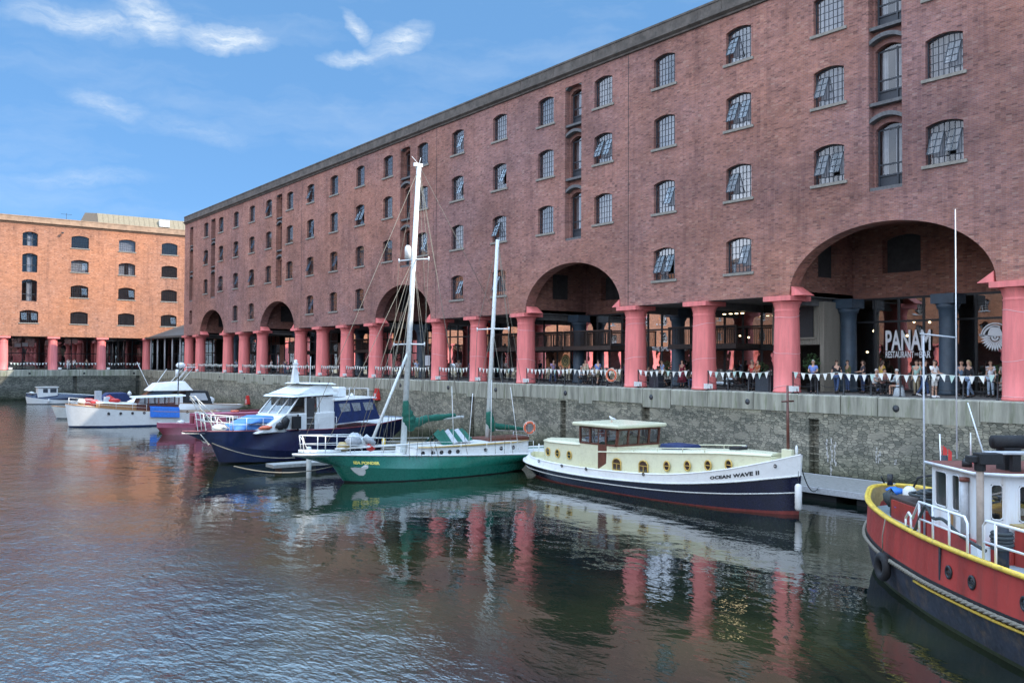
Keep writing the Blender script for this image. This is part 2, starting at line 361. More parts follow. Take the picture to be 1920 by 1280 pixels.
mb=MB(); mb.box(-62,XQ-2,-60,-2.2,-2.9,ZQ); tag(mb.build('quay',M['pave']),kind='structure')
# ---- dock walls with coping blocks, slots, rings, ladder
def dock_wall(name,label,pt,u0,u1,mat,slots,step,seed):
    rnd=random.Random(seed); t=thing(name,label,'dock wall',pt(0,0,0) if False else (0,0,0))
    mb=MB(); us=[u0]
    for a,b,_ in slots: us+=[a,b]
    us.append(u1); ztop=3.62
    for i in range(0,len(us),2):
        mb.quad(pt(us[i],-2.9,0),pt(us[i+1],-2.9,0),pt(us[i+1],ztop,0),pt(us[i],ztop,0))
    for a,b,zt in slots:      # ladder recesses
        mb.quad(pt(a,-2.9,.45),pt(b,-2.9,.45),pt(b,zt,.45),pt(a,zt,.45)); mb.quad(pt(a,-2.9,0),pt(a,-2.9,.45),pt(a,zt,.45),pt(a,zt,0)); mb.quad(pt(b,-2.9,0),pt(b,-2.9,.45),pt(b,zt,.45),pt(b,zt,0))
        mb.quad(pt(a,zt,0),pt(a,zt,.45),pt(b,zt,.45),pt(b,zt,0)); mb.quad(pt(a,zt,0),pt(b,zt,0),pt(b,ztop,0),pt(a,ztop,0))
        for k in range(9):
            z=.1+k*.36
            if z<zt: mb.bar(pt(a,z,.12),pt(b,z,.12),.03,.03)
    mb.build('masonry',mat,t)
    cb=MB(); u=u0
    while u<u1:
        L=step*rnd.uniform(.6,1.45); e=min(u+L,u1); d=rnd.uniform(-.035,.02); zz=rnd.uniform(-.03,.012)+ZQ; lo=3.62-rnd.choice([0,0,.0,.22])
        g=.02
        a,b=u+g,e-g; P=[pt(a,lo,d-.02),pt(b,lo,d-.02),pt(b,zz-.06,d-.02),pt(a,zz-.06,d-.02),pt(a,zz,d+.05),pt(b,zz,d+.05),pt(b,zz,1.0),pt(a,zz,1.0),pt(a,lo,.3),pt(b,lo,.3)]
        cb.add(P,[(0,1,2,3),(3,2,5,4),(0,8,9,1),(0,3,4,7,8),(1,9,6,5,2)],0); cb.add(P,[(4,5,6,7)],1)
        u=e
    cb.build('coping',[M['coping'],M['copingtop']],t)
    rb=MB(); uu=u0+4
    while uu<u1:
        q=pt(uu,4.02,-.03); rb=MB(); rb.lathe([(.0,-.02),(.16,-.02),(.17,0),(.15,.03),(0,.03)],q,12,0,axis='x' if abs(pt(1,0,0)[1]-pt(0,0,0)[1])>.5 else 'y'); uu+=rnd.uniform(6,9); rb.build('mooring_ring',M['black'],t)
    return t
mainslots=[(27.45,28.05,3.3),(39.3,40.0,3.5),(47.2,47.8,3.5),(58.2,58.8,3.5),(73.9,74.5,3.5)]
dw=dock_wall('dock_wall','grey rubble dock wall with green stained coping below the long shaded warehouse',lambda u,z,d:(XQ+d,u,z),-40,YQ,M['rubble'],mainslots,2.0,3)
# white lime streaks that ran down the wall
mb=MB(); rnd=random.Random(5)
for (y,z,h) in ((26.95,2.3,1.1),(26.72,2.35,1.3),(26.5,2.2,1.15),(24.3,2.1,.7),(24.15,1.9,.5),(26.72,1.0,.5),(23.3,1.6,.2)):
    mb=MB()
    for k in range(7):
        zz=z-h*k/7; w=.02+rnd.random()*.04; yy=y+rnd.uniform(-.05,.05)
        mb.add([(XQ-.012,yy-w,zz),(XQ-.012,yy-w*.3,zz-h/7*1.2),(XQ-.012,yy+w*.8,zz-h/7*.9),(XQ-.012,yy+w,zz+.02),(XQ-.012,yy,zz+.07)],[(0,1,2,3,4)])
    mb.build('lime_streak',M['guano'],dw)
dock_wall('dock_wall','dark far dock wall closing the basin under the orange brick warehouse',lambda u,z,d:(u,YQ+d,z),-150,XQ,M['rubblefar_shade'],[(16.5,17.1,3.4),(29.6,30.2,3.6),(39.0,39.5,3.6)],2.0,4)

# ---- facade generator: openings cut out of one wall sheet, with real reveals
def seg(u0,u1,z0,z1,rise,n=6):
    c=(u0+u1)/2;h=(u1-u0)/2
    Rr=(h*h+rise*rise)/(2*rise)
    return dict(u=[u0+(u1-u0)*i/n for i in range(n+1)],z0=z0,top=lambda u:z1-Rr+math.sqrt(max(0,Rr*Rr-(u-c)**2)))
def ell(u0,u1,z0,spring,rise,n=28):
    c=(u0+u1)/2;h=(u1-u0)/2
    return dict(u=[c-h*math.cos(math.pi*i/n) for i in range(n+1)],z0=z0,top=lambda u:spring+rise*math.sqrt(max(0,1-((u-c)/h)**2)))
def rect(u0,u1,z0,z1): return dict(u=[u0,u1],z0=z0,top=lambda u:z1)
def facade(mb,pt,u0,u1,z0,z1,ops,depths,mat=0,rmat=None):
    ed={round(u0,5),round(u1,5)}
    for o in ops: ed|={round(x,5) for x in o['u']}
    ed=sorted(ed)
    for a,b in zip(ed,ed[1:]):
        if b-a<1e-4: continue
        mid=(a+b)/2; cov=sorted([o for o in ops if o['u'][0]-1e-4<mid<o['u'][-1]+1e-4],key=lambda o:o['z0'])
        la=lb=z0
        for o in cov:
            if o['z0']>min(la,lb)+1e-4: mb.quad(pt(a,la,0),pt(b,lb,0),pt(b,o['z0'],0),pt(a,o['z0'],0),mat)
            la,lb=o['top'](a),o['top'](b)
        mb.quad(pt(a,la,0),pt(b,lb,0),pt(b,z1,0),pt(a,z1,0),mat)
    for o,d in zip(ops,depths):
        us=o['u']; rm=mat if rmat is None else rmat
        for a,b in zip(us,us[1:]): mb.quad(pt(a,o['top'](a),0),pt(b,o['top'](b),0),pt(b,o['top'](b),d),pt(a,o['top'](a),d),rm)
        for e in (us[0],us[-1]):
            if o['top'](e)-o['z0']>1e-3: mb.quad(pt(e,o['z0'],0),pt(e,o['z0'],d),pt(e,o['top'](e),d),pt(e,o['top'](e),0),rm)
        if o['z0']>z0+1e-3: mb.quad(pt(us[0],o['z0'],0),pt(us[-1],o['z0'],0),pt(us[-1],o['z0'],d),pt(us[0],o['z0'],d),rm)
# ---- iron window sash meshes; local frame: X = into wall, Y = along, Z = up from sill
def window_meshes(w,h,rise,cols,rows,hop,dep=.24):
    o=seg(-w/2,w/2,0,h,rise); top=o['top']; f=MB(); g=MB(); b=.035
    us=[-w/2+.02+(w-.04)*i/10 for i in range(11)]
    for a,c in zip(us,us[1:]): f.bar((dep,a,top(a)-.03),(dep,c,top(c)-.03),.06,.07)
    f.box(dep-.03,dep+.03,-w/2,w/2,0,.07); f.box(dep-.03,dep+.03,-w/2,-w/2+.05,.07,top(-w/2)); f.box(dep-.03,dep+.03,w/2-.05,w/2,.07,top(w/2))
    cw=w/cols; rh=(h-.12)/rows
    holes=[]
    if hop in (1,3): holes.append((-w/2+cw*.7,-w/2+cw*3.0,rh*1,rh*4.1))
    if hop in (2,3): holes.append((w/2-cw*3.0,w/2-cw*.7,rh*1,rh*4.1))
    def cutv(y,z0,z1):
        segs=[(z0,z1)]
        for (a,c,e,g_) in holes:
            if a<y<c: segs=[(p,q) for s in segs for p,q in ((s[0],min(s[1],e)),(max(s[0],g_),s[1])) if q-p>.01]
        return segs
    for i in range(1,cols):
        y=-w/2+cw*i
        for p,q in cutv(y,.05,top(y)-.03): f.bar((dep,y,p),(dep,y,q),b,b)
    for j in range(1,rows+1):
        z=rh*j
        if z>top(w/2)-.04: continue
        xs=[(-w/2+.03,w/2-.03)]
        for (a,c,e,g_) in holes:
            if e+.01<z<g_-.01: xs=[(p,q) for s in xs for p,q in ((s[0],min(s[1],a)),(max(s[0],c),s[1])) if q-p>.01]
        for p,q in xs: f.bar((dep,p,z),(dep,q,z),b,b*.8)
    # glass following the arch, leaving the opened casements free
    ys=sorted(set([-w/2+.02,w/2-.02]+us+[x for hh in holes for x in hh[:2]]))
    for a,c in zip(ys,ys[1:]):
        mid=(a+c)/2; segs=[(.03,None)]
        for (p,q,e,g_) in holes:
            if p<mid<q: segs=[(.03,e),(g_,None)]
        for s0,s1 in segs:
            g.quad((dep,a,s0),(dep,c,s0),(dep,c,s1 if s1 else top(c)-.03),(dep,a,s1 if s1 else top(a)-.03))
    for (a,c,e,t) in holes:
        ang=R(22); L=t-e
        def P(y,k,off=0): return (dep-.03-math.sin(ang)*L*k-off,y,t-math.cos(ang)*L*k)
        for y in (a,a+(c-a)/2,c): f.bar(P(y,0),P(y,1),b*1.1,b)
        for k in (0,.34,.67,1): f.bar(P(a,k),P(c,k),b*1.1,b)
        g.quad(P(a,0),P(c,0),P(c,1),P(a,1))
    return f,g
WTYPES=[(f.mesh('window',[M['iron']]),g.mesh('pane',[M['glass']])) for f,g in (window_meshes(1.75,1.95,.18,7,5,k) for k in (0,1,2,3))]
FARW=[(f.mesh('window',[M['iron']]),g.mesh('pane',[M['glass']])) for f,g in (window_meshes(2.55,1.95,.28,8,5,k) for k in (0,1,3))]
def obj(name,me,parent,loc=(0,0,0),rz=0):
    o=bpy.data.objects.new(name,me); C.objects.link(o); o.parent=parent; o.location=loc; o.rotation_euler=(0,0,rz); return o
def simple_mesh(fn,name,mats):
    mb=MB(); fn(mb); return mb.mesh(name,mats)
sill_me=simple_mesh(lambda m:(m.box(-.09,.2,-1.05,1.05,-.15,-.004)),'sill',[M['sill']])
sillfar_me=simple_mesh(lambda m:(m.box(-.09,.2,-1.42,1.42,-.14,-.004)),'sill',[M['sill']])
def curt(w,h,kind):
    mb=MB()
    if kind==0: mb.quad((.62,-w/2,0),(.62,w/2,0),(.62,w/2,h),(.62,-w/2,h))
    else:
        mb.quad((.62,-w/2,0),(.62,-w/2+w*.38,0),(.62,-w/2+w*.38,h),(.62,-w/2,h)); mb.quad((.62,w/2-w*.38,0),(.62,w/2,0),(.62,w/2,h),(.62,w/2-w*.38,h))
    return mb.mesh('curtain',[M['curtain']])
CURT=[curt(1.9,2.1,0),curt(1.9,2.1,1)]
CURTF=[curt(2.7,2.0,0),curt(2.7,2.0,1)]
ROWS=[11.12,15.22,19.2,22.95]      # window sill heights
# column shape: base drum, long tapering shaft, flared necking, square abacus
def column_mb(h=5.12):
    mb=MB()
    mb.lathe([(.0,0),(.72,0),(.73,.06),(.735,.1),(.70,.14),(.69,1.3),(.675,2.6),(.655,3.7),(.635,4.25),(.65,4.3),(.67,4.34),(.64,4.38),(.64,4.45),(.68,4.6),(.72,4.74),(.80,4.83),(.0,4.84)],(0,0,0),36)
    for z in (1.25,2.75,4.0): mb.ring((0,0,z),.695-z*.014,.014,'z',36,6)
    mb.box(-.88,.88,-.88,.88,4.85,h-.012)
    return mb.mesh('column',[M['pink']])
COLME=column_mb()
def block(mb,pt,us,z0,z1,depth,top=True):  # flat back/roof closing
    pass
# ================================================================ MAIN WAREHOUSE
YE=133.3; YS=-30
bld=thing('warehouse','long five storey brown brick warehouse in shade with arches and pink columns','warehouse',(XF,60,ZQ))
def child(mb,name,mats,parent,**k):     # geometry given in world coordinates, parent has only a translation
    o=mb.build(name,mats,parent,**k); o.location=tuple(-c for c in parent.location); return o
arches=[(29.49,18.88,12.93),(52.29,42.3,12.9),(75.32,65.38,12.9),(103.91,93.9,12.9),(126.1,116.5,12.9),(6.5,-4.2,12.9)]
wc=[(21.13,3),(27.1,3),(32.83,4),(38.49,4),(43.97,3),(49.98,3),(55.58,4),(61.39,4),(66.89,3),(73.0,3),(78.47,4),(84.18,4),(89.85,4),(95.37,3),(101.5,3),(106.85,4),(112.35,4),(117.91,3),(123.91,3),(15.4,4),(9.8,4),(4.3,3)]
bays=[24.02,47.0,69.85,98.4,121.0,1.2]
ops=[];dep=[]
for a,b,c in arches: ops.append(ell(b,a,9.67,9.7,c-9.7)); dep.append(.85)
wins=[]
for y,k in wc:
    for r in range(4):
        if k==3 and r==0: continue
        o=seg(y-.875,y+.875,ROWS[r],ROWS[r]+1.95,.18); ops.append(o); dep.append(.62); wins.append((y,r))
ops.append(seg(129.6,130.9,11.2,13.2,.2)); dep.append(.5)
strips=[(y-.86,y+.86) for y in bays]+[(129.5,131.0)]
for a,b in strips:
    ops.append(rect(a,b,14.45,25.05)); dep.append(.42)
ptm=lambda u,z,d:(XF+d,u,z)
mb=MB(); facade(mb,ptm,YS,YE,9.67,25.7,ops,dep)
# north end wall, back, flat roof
XE=63
mb.quad((XF,YE,9.67),(XE,YE,9.67),(XE,YE,26.2),(XF,YE,26.2)); mb.quad((XE,YS,ZQ),(XE,YE,ZQ),(XE,YE,26.2),(XE,YS,26.2)); mb.quad((XF,YS,ZQ),(XE,YS,ZQ),(XE,YS,26.2),(XF,YS,26.2))
mb.quad((XF+.3,YS,26.0),(XE,YS,26.0),(XE,YE,26.0),(XF+.3,YE,26.0)); mb.quad((XB,YE,ZQ),(XE,YE,ZQ),(XE,YE,9.67),(XB,YE,9.67))
child(mb,'wall',M['brick'],bld)
# recessed hoist strips: brick back with three arched doors, stone hoods, sills
for i,(a,b) in enumerate(strips):
    sb=MB(); o3=[seg(a+.16,b-.12,z0,z1,.28) for z0,z1 in ((14.62,17.75),(18.75,21.6),(22.45,24.85))]
    facade(sb,lambda u,z,d:(XF+.42+d,u,z),a,b,14.45,25.05,o3,[.3]*3); child(sb,'hoist_recess',M['brick'],bld)
    for z0,z1 in ((14.62,17.75),(18.75,21.6),(22.45,24.85)):
        hb=MB(); c=(a+b)/2; pts=[(c+(b-a)/2*t*.995,z1+.1+.26*(1-t*t)) for t in [x/5-1 for x in range(11)]]
        for (p,q),(p2,q2) in zip(pts,pts[1:]):
            hb.add([(XF+.04,p,q-.09),(XF+.04,p2,q2-.09),(XF+.04,p2,q2+.11),(XF+.04,p,q+.11),(XF+.41,p,q-.09),(XF+.41,p2,q2-.09),(XF+.41,p2,q2+.11),(XF+.41,p,q+.11)],[(0,1,2,3),(0,4,5,1),(3,2,6,7),(4,7,6,5)])
        child(hb,'hood_stone',M['lintel'],bld); hb=MB(); hb.box(XF+.06,XF+.415,a+.004,b-.004,z0-.16,z0-.005); child(hb,'sill',M['lintel'],bld)
    for z0,z1 in ((14.62,17.75),(18.75,21.6),(22.45,24.85)):
        d=MB(); x=XF+.66; u0,u1=a+.16,b-.12
        for p in (u0+.04,u0+.42,u1-.04): d.bar((x,p,z0),(x,p,z1-.2),.08,.08)
        for z in (z0+.05,z0+.62,z0+1.15,z1-.28): d.bar((x,u0,z),(x,u1,z),.07,.08)
        d.quad((x+.02,u0,z0),(x+.02,u1,z0),(x+.02,u1,z0+.62),(x+.02,u0,z0+.62))
        dd=child(d,'hoist_door',M['iron'],bld)
        g=MB(); g.quad((x-.01,u0,z0+.6),(x-.01,u1,z0+.6),(x-.01,u1,z1),(x-.01,u0,z1)); gg=g.build('pane',M['glass'],dd)
        g=MB(); g.quad((x+.3,u0-.1,z0),(x+.3,u0+.7,z0),(x+.3,u0+.7,z1),(x+.3,u0-.1,z1)); g.quad((x+.3,u1-.35,z0),(x+.3,u1,z0),(x+.3,u1,z1),(x+.3,u1-.35,z1))
        if i in (0,1,5): g.build('curtain',M['curtain'],dd)
rnd=random.Random(11)
def place_window(y,z,kind,cur,types=WTYPES,silm=sill_me,curs=CURT,par=bld,rot=0,fn=None):
    L=fn(y,z) if fn else (XF,y,z); L=tuple(l-p for l,p in zip(L,par.location))
    w=obj('window',types[kind][0],par,L,rot); obj('pane',types[kind][1],w); obj('sill',silm,w)
    if cur is not None: obj('curtain',curs[cur],w)
known={(21.13,2):1,(21.13,1):3,(27.1,1):3,(27.1,2):2,(27.1,3):0,(32.83,2):3,(32.83,0):1,(32.83,1):2,(32.83,3):2,(38.49,0):3,(38.49,1):1,(38.49,2):0,(38.49,3):0,(61.39,0):1,(61.39,2):1,(55.58,1):2,(55.58,0):2}
for y,r in wins:
    k=known.get((y,r),rnd.choice([0,1,2,0,0,3,0,1])); near=y<62
    place_window(y,ROWS[r],k,rnd.choice([0,0,1]) if near else rnd.choice([None,None,1,None]))
# parapet: small brick step, moulding, tall weathered blocking course
pb=MB(); pr=[(XF,25.7),(XF-.12,25.72),(XF-.12,25.82),(XF-.30,25.95),(XF-.30,26.05),(XF-.16,26.08),(XF-.16,26.70),(XF-.20,26.72),(XF-.20,26.84),(XF+.5,26.84),(XF+.5,25.7)]
pts=[]; u=YS
rnd=random.Random(2)
while u<YE:
    e=min(u+rnd.uniform(1.6,2.4),YE+.0); j=rnd.uniform(-.012,.012); pb.prism([(x+j,z+j*.8) for x,z in pr],u+.006,e-.006,'y'); u=e
for (y,s) in ((94,.3),(103,.22),(104.2,.3)):      # weeds rooted in the parapet
    pass
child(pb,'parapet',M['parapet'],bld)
# joints (expansion gaps with sealant), rainwater pipe
for y in (17.5,41.6,64.6,92.1):
    jb=MB(); jb.box(XF-.012,XF+.01,y-.018,y+.018,9.7,25.68); child(jb,'movement_joint',M['black'],bld)
# columns
colY=[18.2,30.1,35.87,41.55,52.98,59.15,64.94,76.16,82.17,87.86,93.43,104.61,110.63,116.4,127.6,132.6,7.2,12.7,-5]
XC=40.72
for y in colY:
    obj('column',COLME,bld,(XC-XF,y-60,0))
    # iron springer shoe above columns that carry an arch
for a,b,c in arches:
    for y,s in ((a,1),(b,-1)):
        shoe=MB(); shoe.prism([(y-s*.12,9.66),(y-s*.85,9.66),(y-s*.12,10.15)],XF+.02,XF+.98,'x'); child(shoe,'springer_shoe',M['pink'],bld)
# arcade: ceiling, cross beams, back wall, niches above the arch bays
edges=sorted([(b-.05,a+.05) for a,b,c in arches]); u=YS
for b,a in edges+[(YE,YE)]:
    if b>u: cb=MB(); cb.box(XF+.02,XB-.02,u,b,9.674,9.95); child(cb,'arcade_ceiling',M['ceil'],bld)
    u=a
for y in [c for c in colY]: cb=MB(); cb.box(XF+.9,XB-.03,y-.2,y+.2,9.25,9.668); child(cb,'ceiling_beam',M['ceil'],bld)
for b,a in edges:
    nb=MB()
    zt=13.6
    wo=[seg((a+b)/2-1.15+2.2,(a+b)/2+1.15+2.2,10.75,12.75,.3),seg((a+b)/2-3.35,(a+b)/2-1.05,10.75,12.75,.3)]
    if 10<b<20: wo=[seg(25.55,27.75,11.05,13.15,.25)]
    facade(nb,lambda u,z,d:(XB+d,u,z),b,a,9.72,zt,wo,[.5]*len(wo))
    for y,s in ((a,1),(b,-1)):
        fo=[rect(XF+2.6,XF+4.4,10.8,12.7)]
        facade(nb,lambda u,z,d,y=y,s=s:(u,y+s*d,z),XF+.85,XB,9.72,zt,fo,[.4])
    nb.quad((XF+.85,b,zt),(XB,b,zt),(XB,a,zt),(XF+.85,a,zt))
    nb.quad((XF+.85,b,12.95),(XF+.85,a,12.95),(XF+.85,a,zt),(XF+.85,b,zt))
    child(nb,'arcade_niche',M['brickin'],bld)
for b,a in edges:
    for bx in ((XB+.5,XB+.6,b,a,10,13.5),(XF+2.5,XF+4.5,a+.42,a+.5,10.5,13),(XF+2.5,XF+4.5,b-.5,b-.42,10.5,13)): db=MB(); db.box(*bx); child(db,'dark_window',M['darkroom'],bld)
db=MB()
# dark rooms behind the facade windows (real floors and a rear partition)
db.box(XF+2.2,XF+2.3,YS+1,YE-1,14.0,25.6)
for z in (13.7,18.2,22.2): db.box(XF+.63,XF+2.2,YS+1,YE-1,z,z+.2)
u=YS+1
for b,a in edges+[(YE-1,YE-1)]:
    if b-.1>u: db.box(XF+2.2,XF+2.3,u,b-.1,10,13.9); db.box(XF+.63,XF+2.2,u,b-.1,9.96,10.02)
    u=a+.1
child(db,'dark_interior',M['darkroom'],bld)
# shopfront: iron framed glazing in the back wall, some bays with mezzanine balcony
bayedges=sorted(set([a+.02 for a,b,c in arches]+[b-.02 for a,b,c in arches]+[35.87,41.55,59.15,64.94,82.17,87.86,110.63,116.4,132.0,18.2,12.7,-29]))
bayedges=[-29,-4.2,1.2,6.5,12.7,18.6,24.0,29.6,35.87,41.7,47.0,52.4,59.15,65.0,70.2,75.5,82.17,87.86,93.6,98.7,104.1,110.63,116.4,121.3,126.2,132.0]
rnd=random.Random(21)
for i,(a,b) in enumerate(zip(bayedges,bayedges[1:])):
    if b-a<1: continue
    fr=MB(); gl=MB(); bk=MB(); wd=MB(); bal=MB(); solid=MB()
    kind='glass'
    if abs(a-29.6)<.2: kind='boards'
    elif abs(a-35.87)<.2: kind='balcony'
    elif a in (52.4,59.15,47.0): kind='balcony'
    elif a>65 and i%3==0: kind='brick'
    elif a>65 and i%3==1: kind='balcony'
    x=XB
    if kind=='boards':
        # grey vertical boarding projecting from the shopfront with a timber window
        wd.box(XF+3.2,XB+.1,a,a+3.4,ZQ+2.6,9.5); wd.box(XF+3.2,XB+.1,a,a+.25,ZQ,ZQ+2.6)
        k=a+.1
        while k<a+3.4: wd.box(XF+3.17,XF+3.2,k,k+.02,ZQ+2.6,9.5); k+=.16
        wd.box(XF+3.1,XF+3.2,a+.5,a+1.9,ZQ+2.9,ZQ+3.0)
        solid.box(XF+3.12,XF+3.19,a+.65,a+1.75,ZQ+3.0,ZQ+4.7)
        a=a+3.4
    if kind=='brick':
        bk.box(x,x+.3,a,a+1.6,ZQ,9.7); bk.box(x,x+.3,a,b,8.2,9.7); a+=1.6
    nn=max(2,round((b-a)/1.5)); 
    for k in range(nn+1):
        u=a+(b-a)*k/nn; fr.box(x-.06,x+.06,max(a,u-.05),min(b,u+.05),ZQ,9.70)
    for z in (ZQ+.05,ZQ+2.35,8.35,9.6):
        if z==ZQ+2.35 and kind=='glass' : continue
        fr.box(x-.07,x+.05,a,b,z,z+.11)
    gl.quad((x,a,ZQ),(x,b,ZQ),(x,b,9.70),(x,a,9.70))
    if kind=='balcony':
        z=ZQ+2.75; bal.box(XF+3.6,XB-.08,a+.1,b-.1,z-.3,z)
        for u in (a+.15,(a+b)/2,b-.15): bal.box(XF+3.62,XF+3.72,u-.05,u+.05,z,z+1.1)
        bal.box(XF+3.6,XF+3.74,a+.1,b-.1,z+1.05,z+1.13)
        u=a+.2
        while u<b-.2: bal.box(XF+3.65,XF+3.69,u,u+.03,z,z+1.05); u+=.14
    for m_,n_,t_ in ((fr,'shopfront_frame','black'),(gl,'shopfront_glass','shopglass'),(wd,'board_cladding','render'),(bal,'balcony','darkwood'),(bk,'inner_wall','brickin'),(solid,'timber_window','black')):
        if m_.v: child(m_,n_,M[t_],bld)
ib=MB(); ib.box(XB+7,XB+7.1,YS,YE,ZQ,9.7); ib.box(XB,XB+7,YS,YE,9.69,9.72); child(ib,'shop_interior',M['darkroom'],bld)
for y in (18.6,23.57,29.2,41.9,52.0,65.3,75.1,87.86,104.0,116.6,126.0):
    ic=MB(); ic.lathe([(0,0),(.5,0),(.52,.1),(.46,.16),(.42,3.8),(.46,4.3),(.52,4.36),(.6,4.6),(.0,4.62)],(45.0,y,ZQ),20); ic.box(44.4,45.6,y-.6,y+.6,ZQ+4.6,ZQ+5.1); child(ic,'inner_column',M['bluecol'],bld)
# hanging lamps in the shops
rnd=random.Random(3)
for k in range(46):
    y=rnd.uniform(14,70); z=ZQ+rnd.uniform(2.2,3.9); lb=MB(); lb.lathe([(0,-.07),(.06,-.04),(.075,0),(.06,.04),(0,.07)],(XB+rnd.uniform(.4,4),y,z),8); child(lb,'pendant_lamp',M['lamp'],bld)
for y in (35.9,36.35,36.8,37.3): lb=MB(); lb.lathe([(0,-.04),(.1,-.03),(.1,0),(0,.01)],(44.2,y,9.15),8); child(lb,'ceiling_lamp',M['lamp'],bld)
# ---- lettering and emblem on the restaurant glass, other shop signs
def sgn(txt,size,y0,z,wid,mat,x=XB-.09,bold=0,par=bld,name='lettering'):
    mb=MB(); text_mb(mb,txt,size,lambda u,v,d:(x-d,y0-u,z+v),bold=bold,wid=wid); return child(mb,name,mat,par)
sgn('PANAM',1.5,27.53,6.86,2.55,M['sign'],bold=.035)
sgn('RESTAURANT',.5,27.53,6.44,1.62,M['sign'],bold=.008)
sgn('AND',.2,25.87,6.55,.22,M['sign'])
sgn('BAR',.5,25.6,6.44,.62,M['sign'],bold=.008)
sgn('THE SMUGGLERS',.42,45.24,6.93,3.2,M['sign'],bold=.006)
mb=MB(); mb.box(XB-.3,XB-.12,47.6,50.3,6.95,7.5); child(mb,'fascia_board',M['black'],bld)
sgn('EQUATE',.34,49.86,7.08,1.83,M['signyellow'],x=XB-.32)
# feathered emblem, halo arcs, star on the neighbouring pane
mb=MB(); cy,cz=21.7,7.45
def E_(u,v): return (XB-.085,cy-u,cz+v)
def arcband(r0,r1,a0,a1,cx=0,cv=0,k=14):
    for i in range(k):
        p,q=R(a0+(a1-a0)*i/k),R(a0+(a1-a0)*(i+1)/k)
        mb.quad(E_(cx+r0*math.cos(p),cv+r0*math.sin(p)),E_(cx+r1*math.cos(p),cv+r1*math.sin(p)),E_(cx+r1*math.cos(q),cv+r1*math.sin(q)),E_(cx+r0*math.cos(q),cv+r0*math.sin(q)))
arcband(.66,.72,20,175); arcband(.50,.60,60,178,-.02)
mb.add([E_(.36*math.cos(R(a)),.04+.52*math.sin(R(a))) for a in range(0,181,12)],[tuple(range(16))])
for i in range(15):
    a=R(182+i*12.6); p=a-.07; q=a+.07
    mb.add([E_(.24*math.cos(p),.24*math.sin(p)),E_(.52*math.cos(p-.03),.52*math.sin(p-.03)),E_(.72*math.cos(a),.72*math.sin(a)),E_(.52*math.cos(q+.03),.52*math.sin(q+.03)),E_(.24*math.cos(q),.24*math.sin(q))],[(0,1,2,3,4)])
arcband(.10,.19,180,360); arcband(.0,.06,0,360)
mb.add([E_(-.75,.05),E_(-.1,.0),E_(-.1,.06),E_(-.75,.14)],[(0,1,2,3)])
st=[]
for i in range(10):
    r=.2 if i%2==0 else .08; a=R(90+i*36); st.append(E_(.55+r*math.cos(a),.42+r*math.sin(a)))
mb.add(st,[tuple(range(10))])
child(mb,'feather_emblem',M['sign'],bld)
# ================================================================ FAR WAREHOUSE
far=thing('warehouse','sunlit orange brick warehouse on far side of the basin with wide windows','warehouse',(20,YF,ZQ))
ptf=lambda u,z,d:(u,YF+d,z)
fx=[23.42,30.47,37.5,44.2,16.3,9.2,2.1,-5,51.2,58]
frow=[11.75,15.9,19.9,23.7]; ops=[];dep=[];fw=[]
loading=[23.42,-5]
for x in fx:
    for r in range(4):
        if x in loading and r>0: continue
        ops.append(seg(x-1.275,x+1.275,frow[r],frow[r]+1.95,.28)); dep.append(.6); fw.append((x,r))
ld=[]
for x in loading:
    for z0,z1 in ((15.05,18.4),(19.5,22.4),(23.5,25.7)):
        ops.append(seg(x-1.05,x+1.05,z0,z1,.3)); dep.append(.5); ld.append((x,z0,z1))
mb=MB(); facade(mb,ptf,-40,66,9.69,26.9,ops,dep); 
mb.quad((-40,YF,ZQ),(-40,YF+20,ZQ),(-40,YF+20,27.4),(-40,YF,27.4)); mb.quad((66,YF,ZQ),(66,YF+20,ZQ),(66,YF+20,27.4),(66,YF,27.4)); mb.quad((-40,YF+20,ZQ),(66,YF+20,ZQ),(66,YF+20,27),(-40,YF+20,27)); mb.quad((-40,YF+.3,27),(66,YF+.3,27),(66,YF+20,27),(-40,YF+20,27))
child(mb,'wall',M['brickfar'],far)
rnd=random.Random(9)
for x,r in fw: place_window(x,frow[r],rnd.choice([0,0,1,2,0]),rnd.choice([0,1,None]) if r>1 else None,FARW,sillfar_me,CURTF,far,R(90),lambda y,z:(y,YF,z))
for x,z0,z1 in ld:
    d=MB(); y=YF+.45
    for p in (x-1.0,x-.35,x+.35,x+1.0): d.bar((p,y,z0),(p,y,z1-.1),.09,.08)
    for z in (z0+.05,z0+1.1,z1-.3): d.bar((x-1.05,y,z),(x+1.05,y,z),.08,.08)
    dd=child(d,'hoist_door',M['iron'],far); g=MB(); g.quad((x-1.05,y+.01,z0),(x+1.05,y+.01,z0),(x+1.05,y+.01,z1),(x-1.05,y+.01,z1)); g.build('pane',M['glass'],dd)
    g=MB(); g.quad((x-.3,y+.25,z0),(x+.3,y+.25,z0),(x+.3,y+.25,z1),(x-.3,y+.25,z1)); g.build('curtain',M['curtain'],dd)
pb=MB(); u=-40
pf=[(YF,26.85),(YF-.12,26.87),(YF-.12,26.95),(YF-.4,27.12),(YF-.4,27.22),(YF-.16,27.26),(YF-.16,27.85),(YF-.2,27.9),(YF-.2,28.05),(YF+.5,28.05),(YF+.5,26.85)]
while u<66:
    e=min(u+rnd.uniform(1.6,2.6),66); pb.prism(pf,u+.006,e-.006,'x'); u=e
child(pb,'parapet',M['parafar'],far)
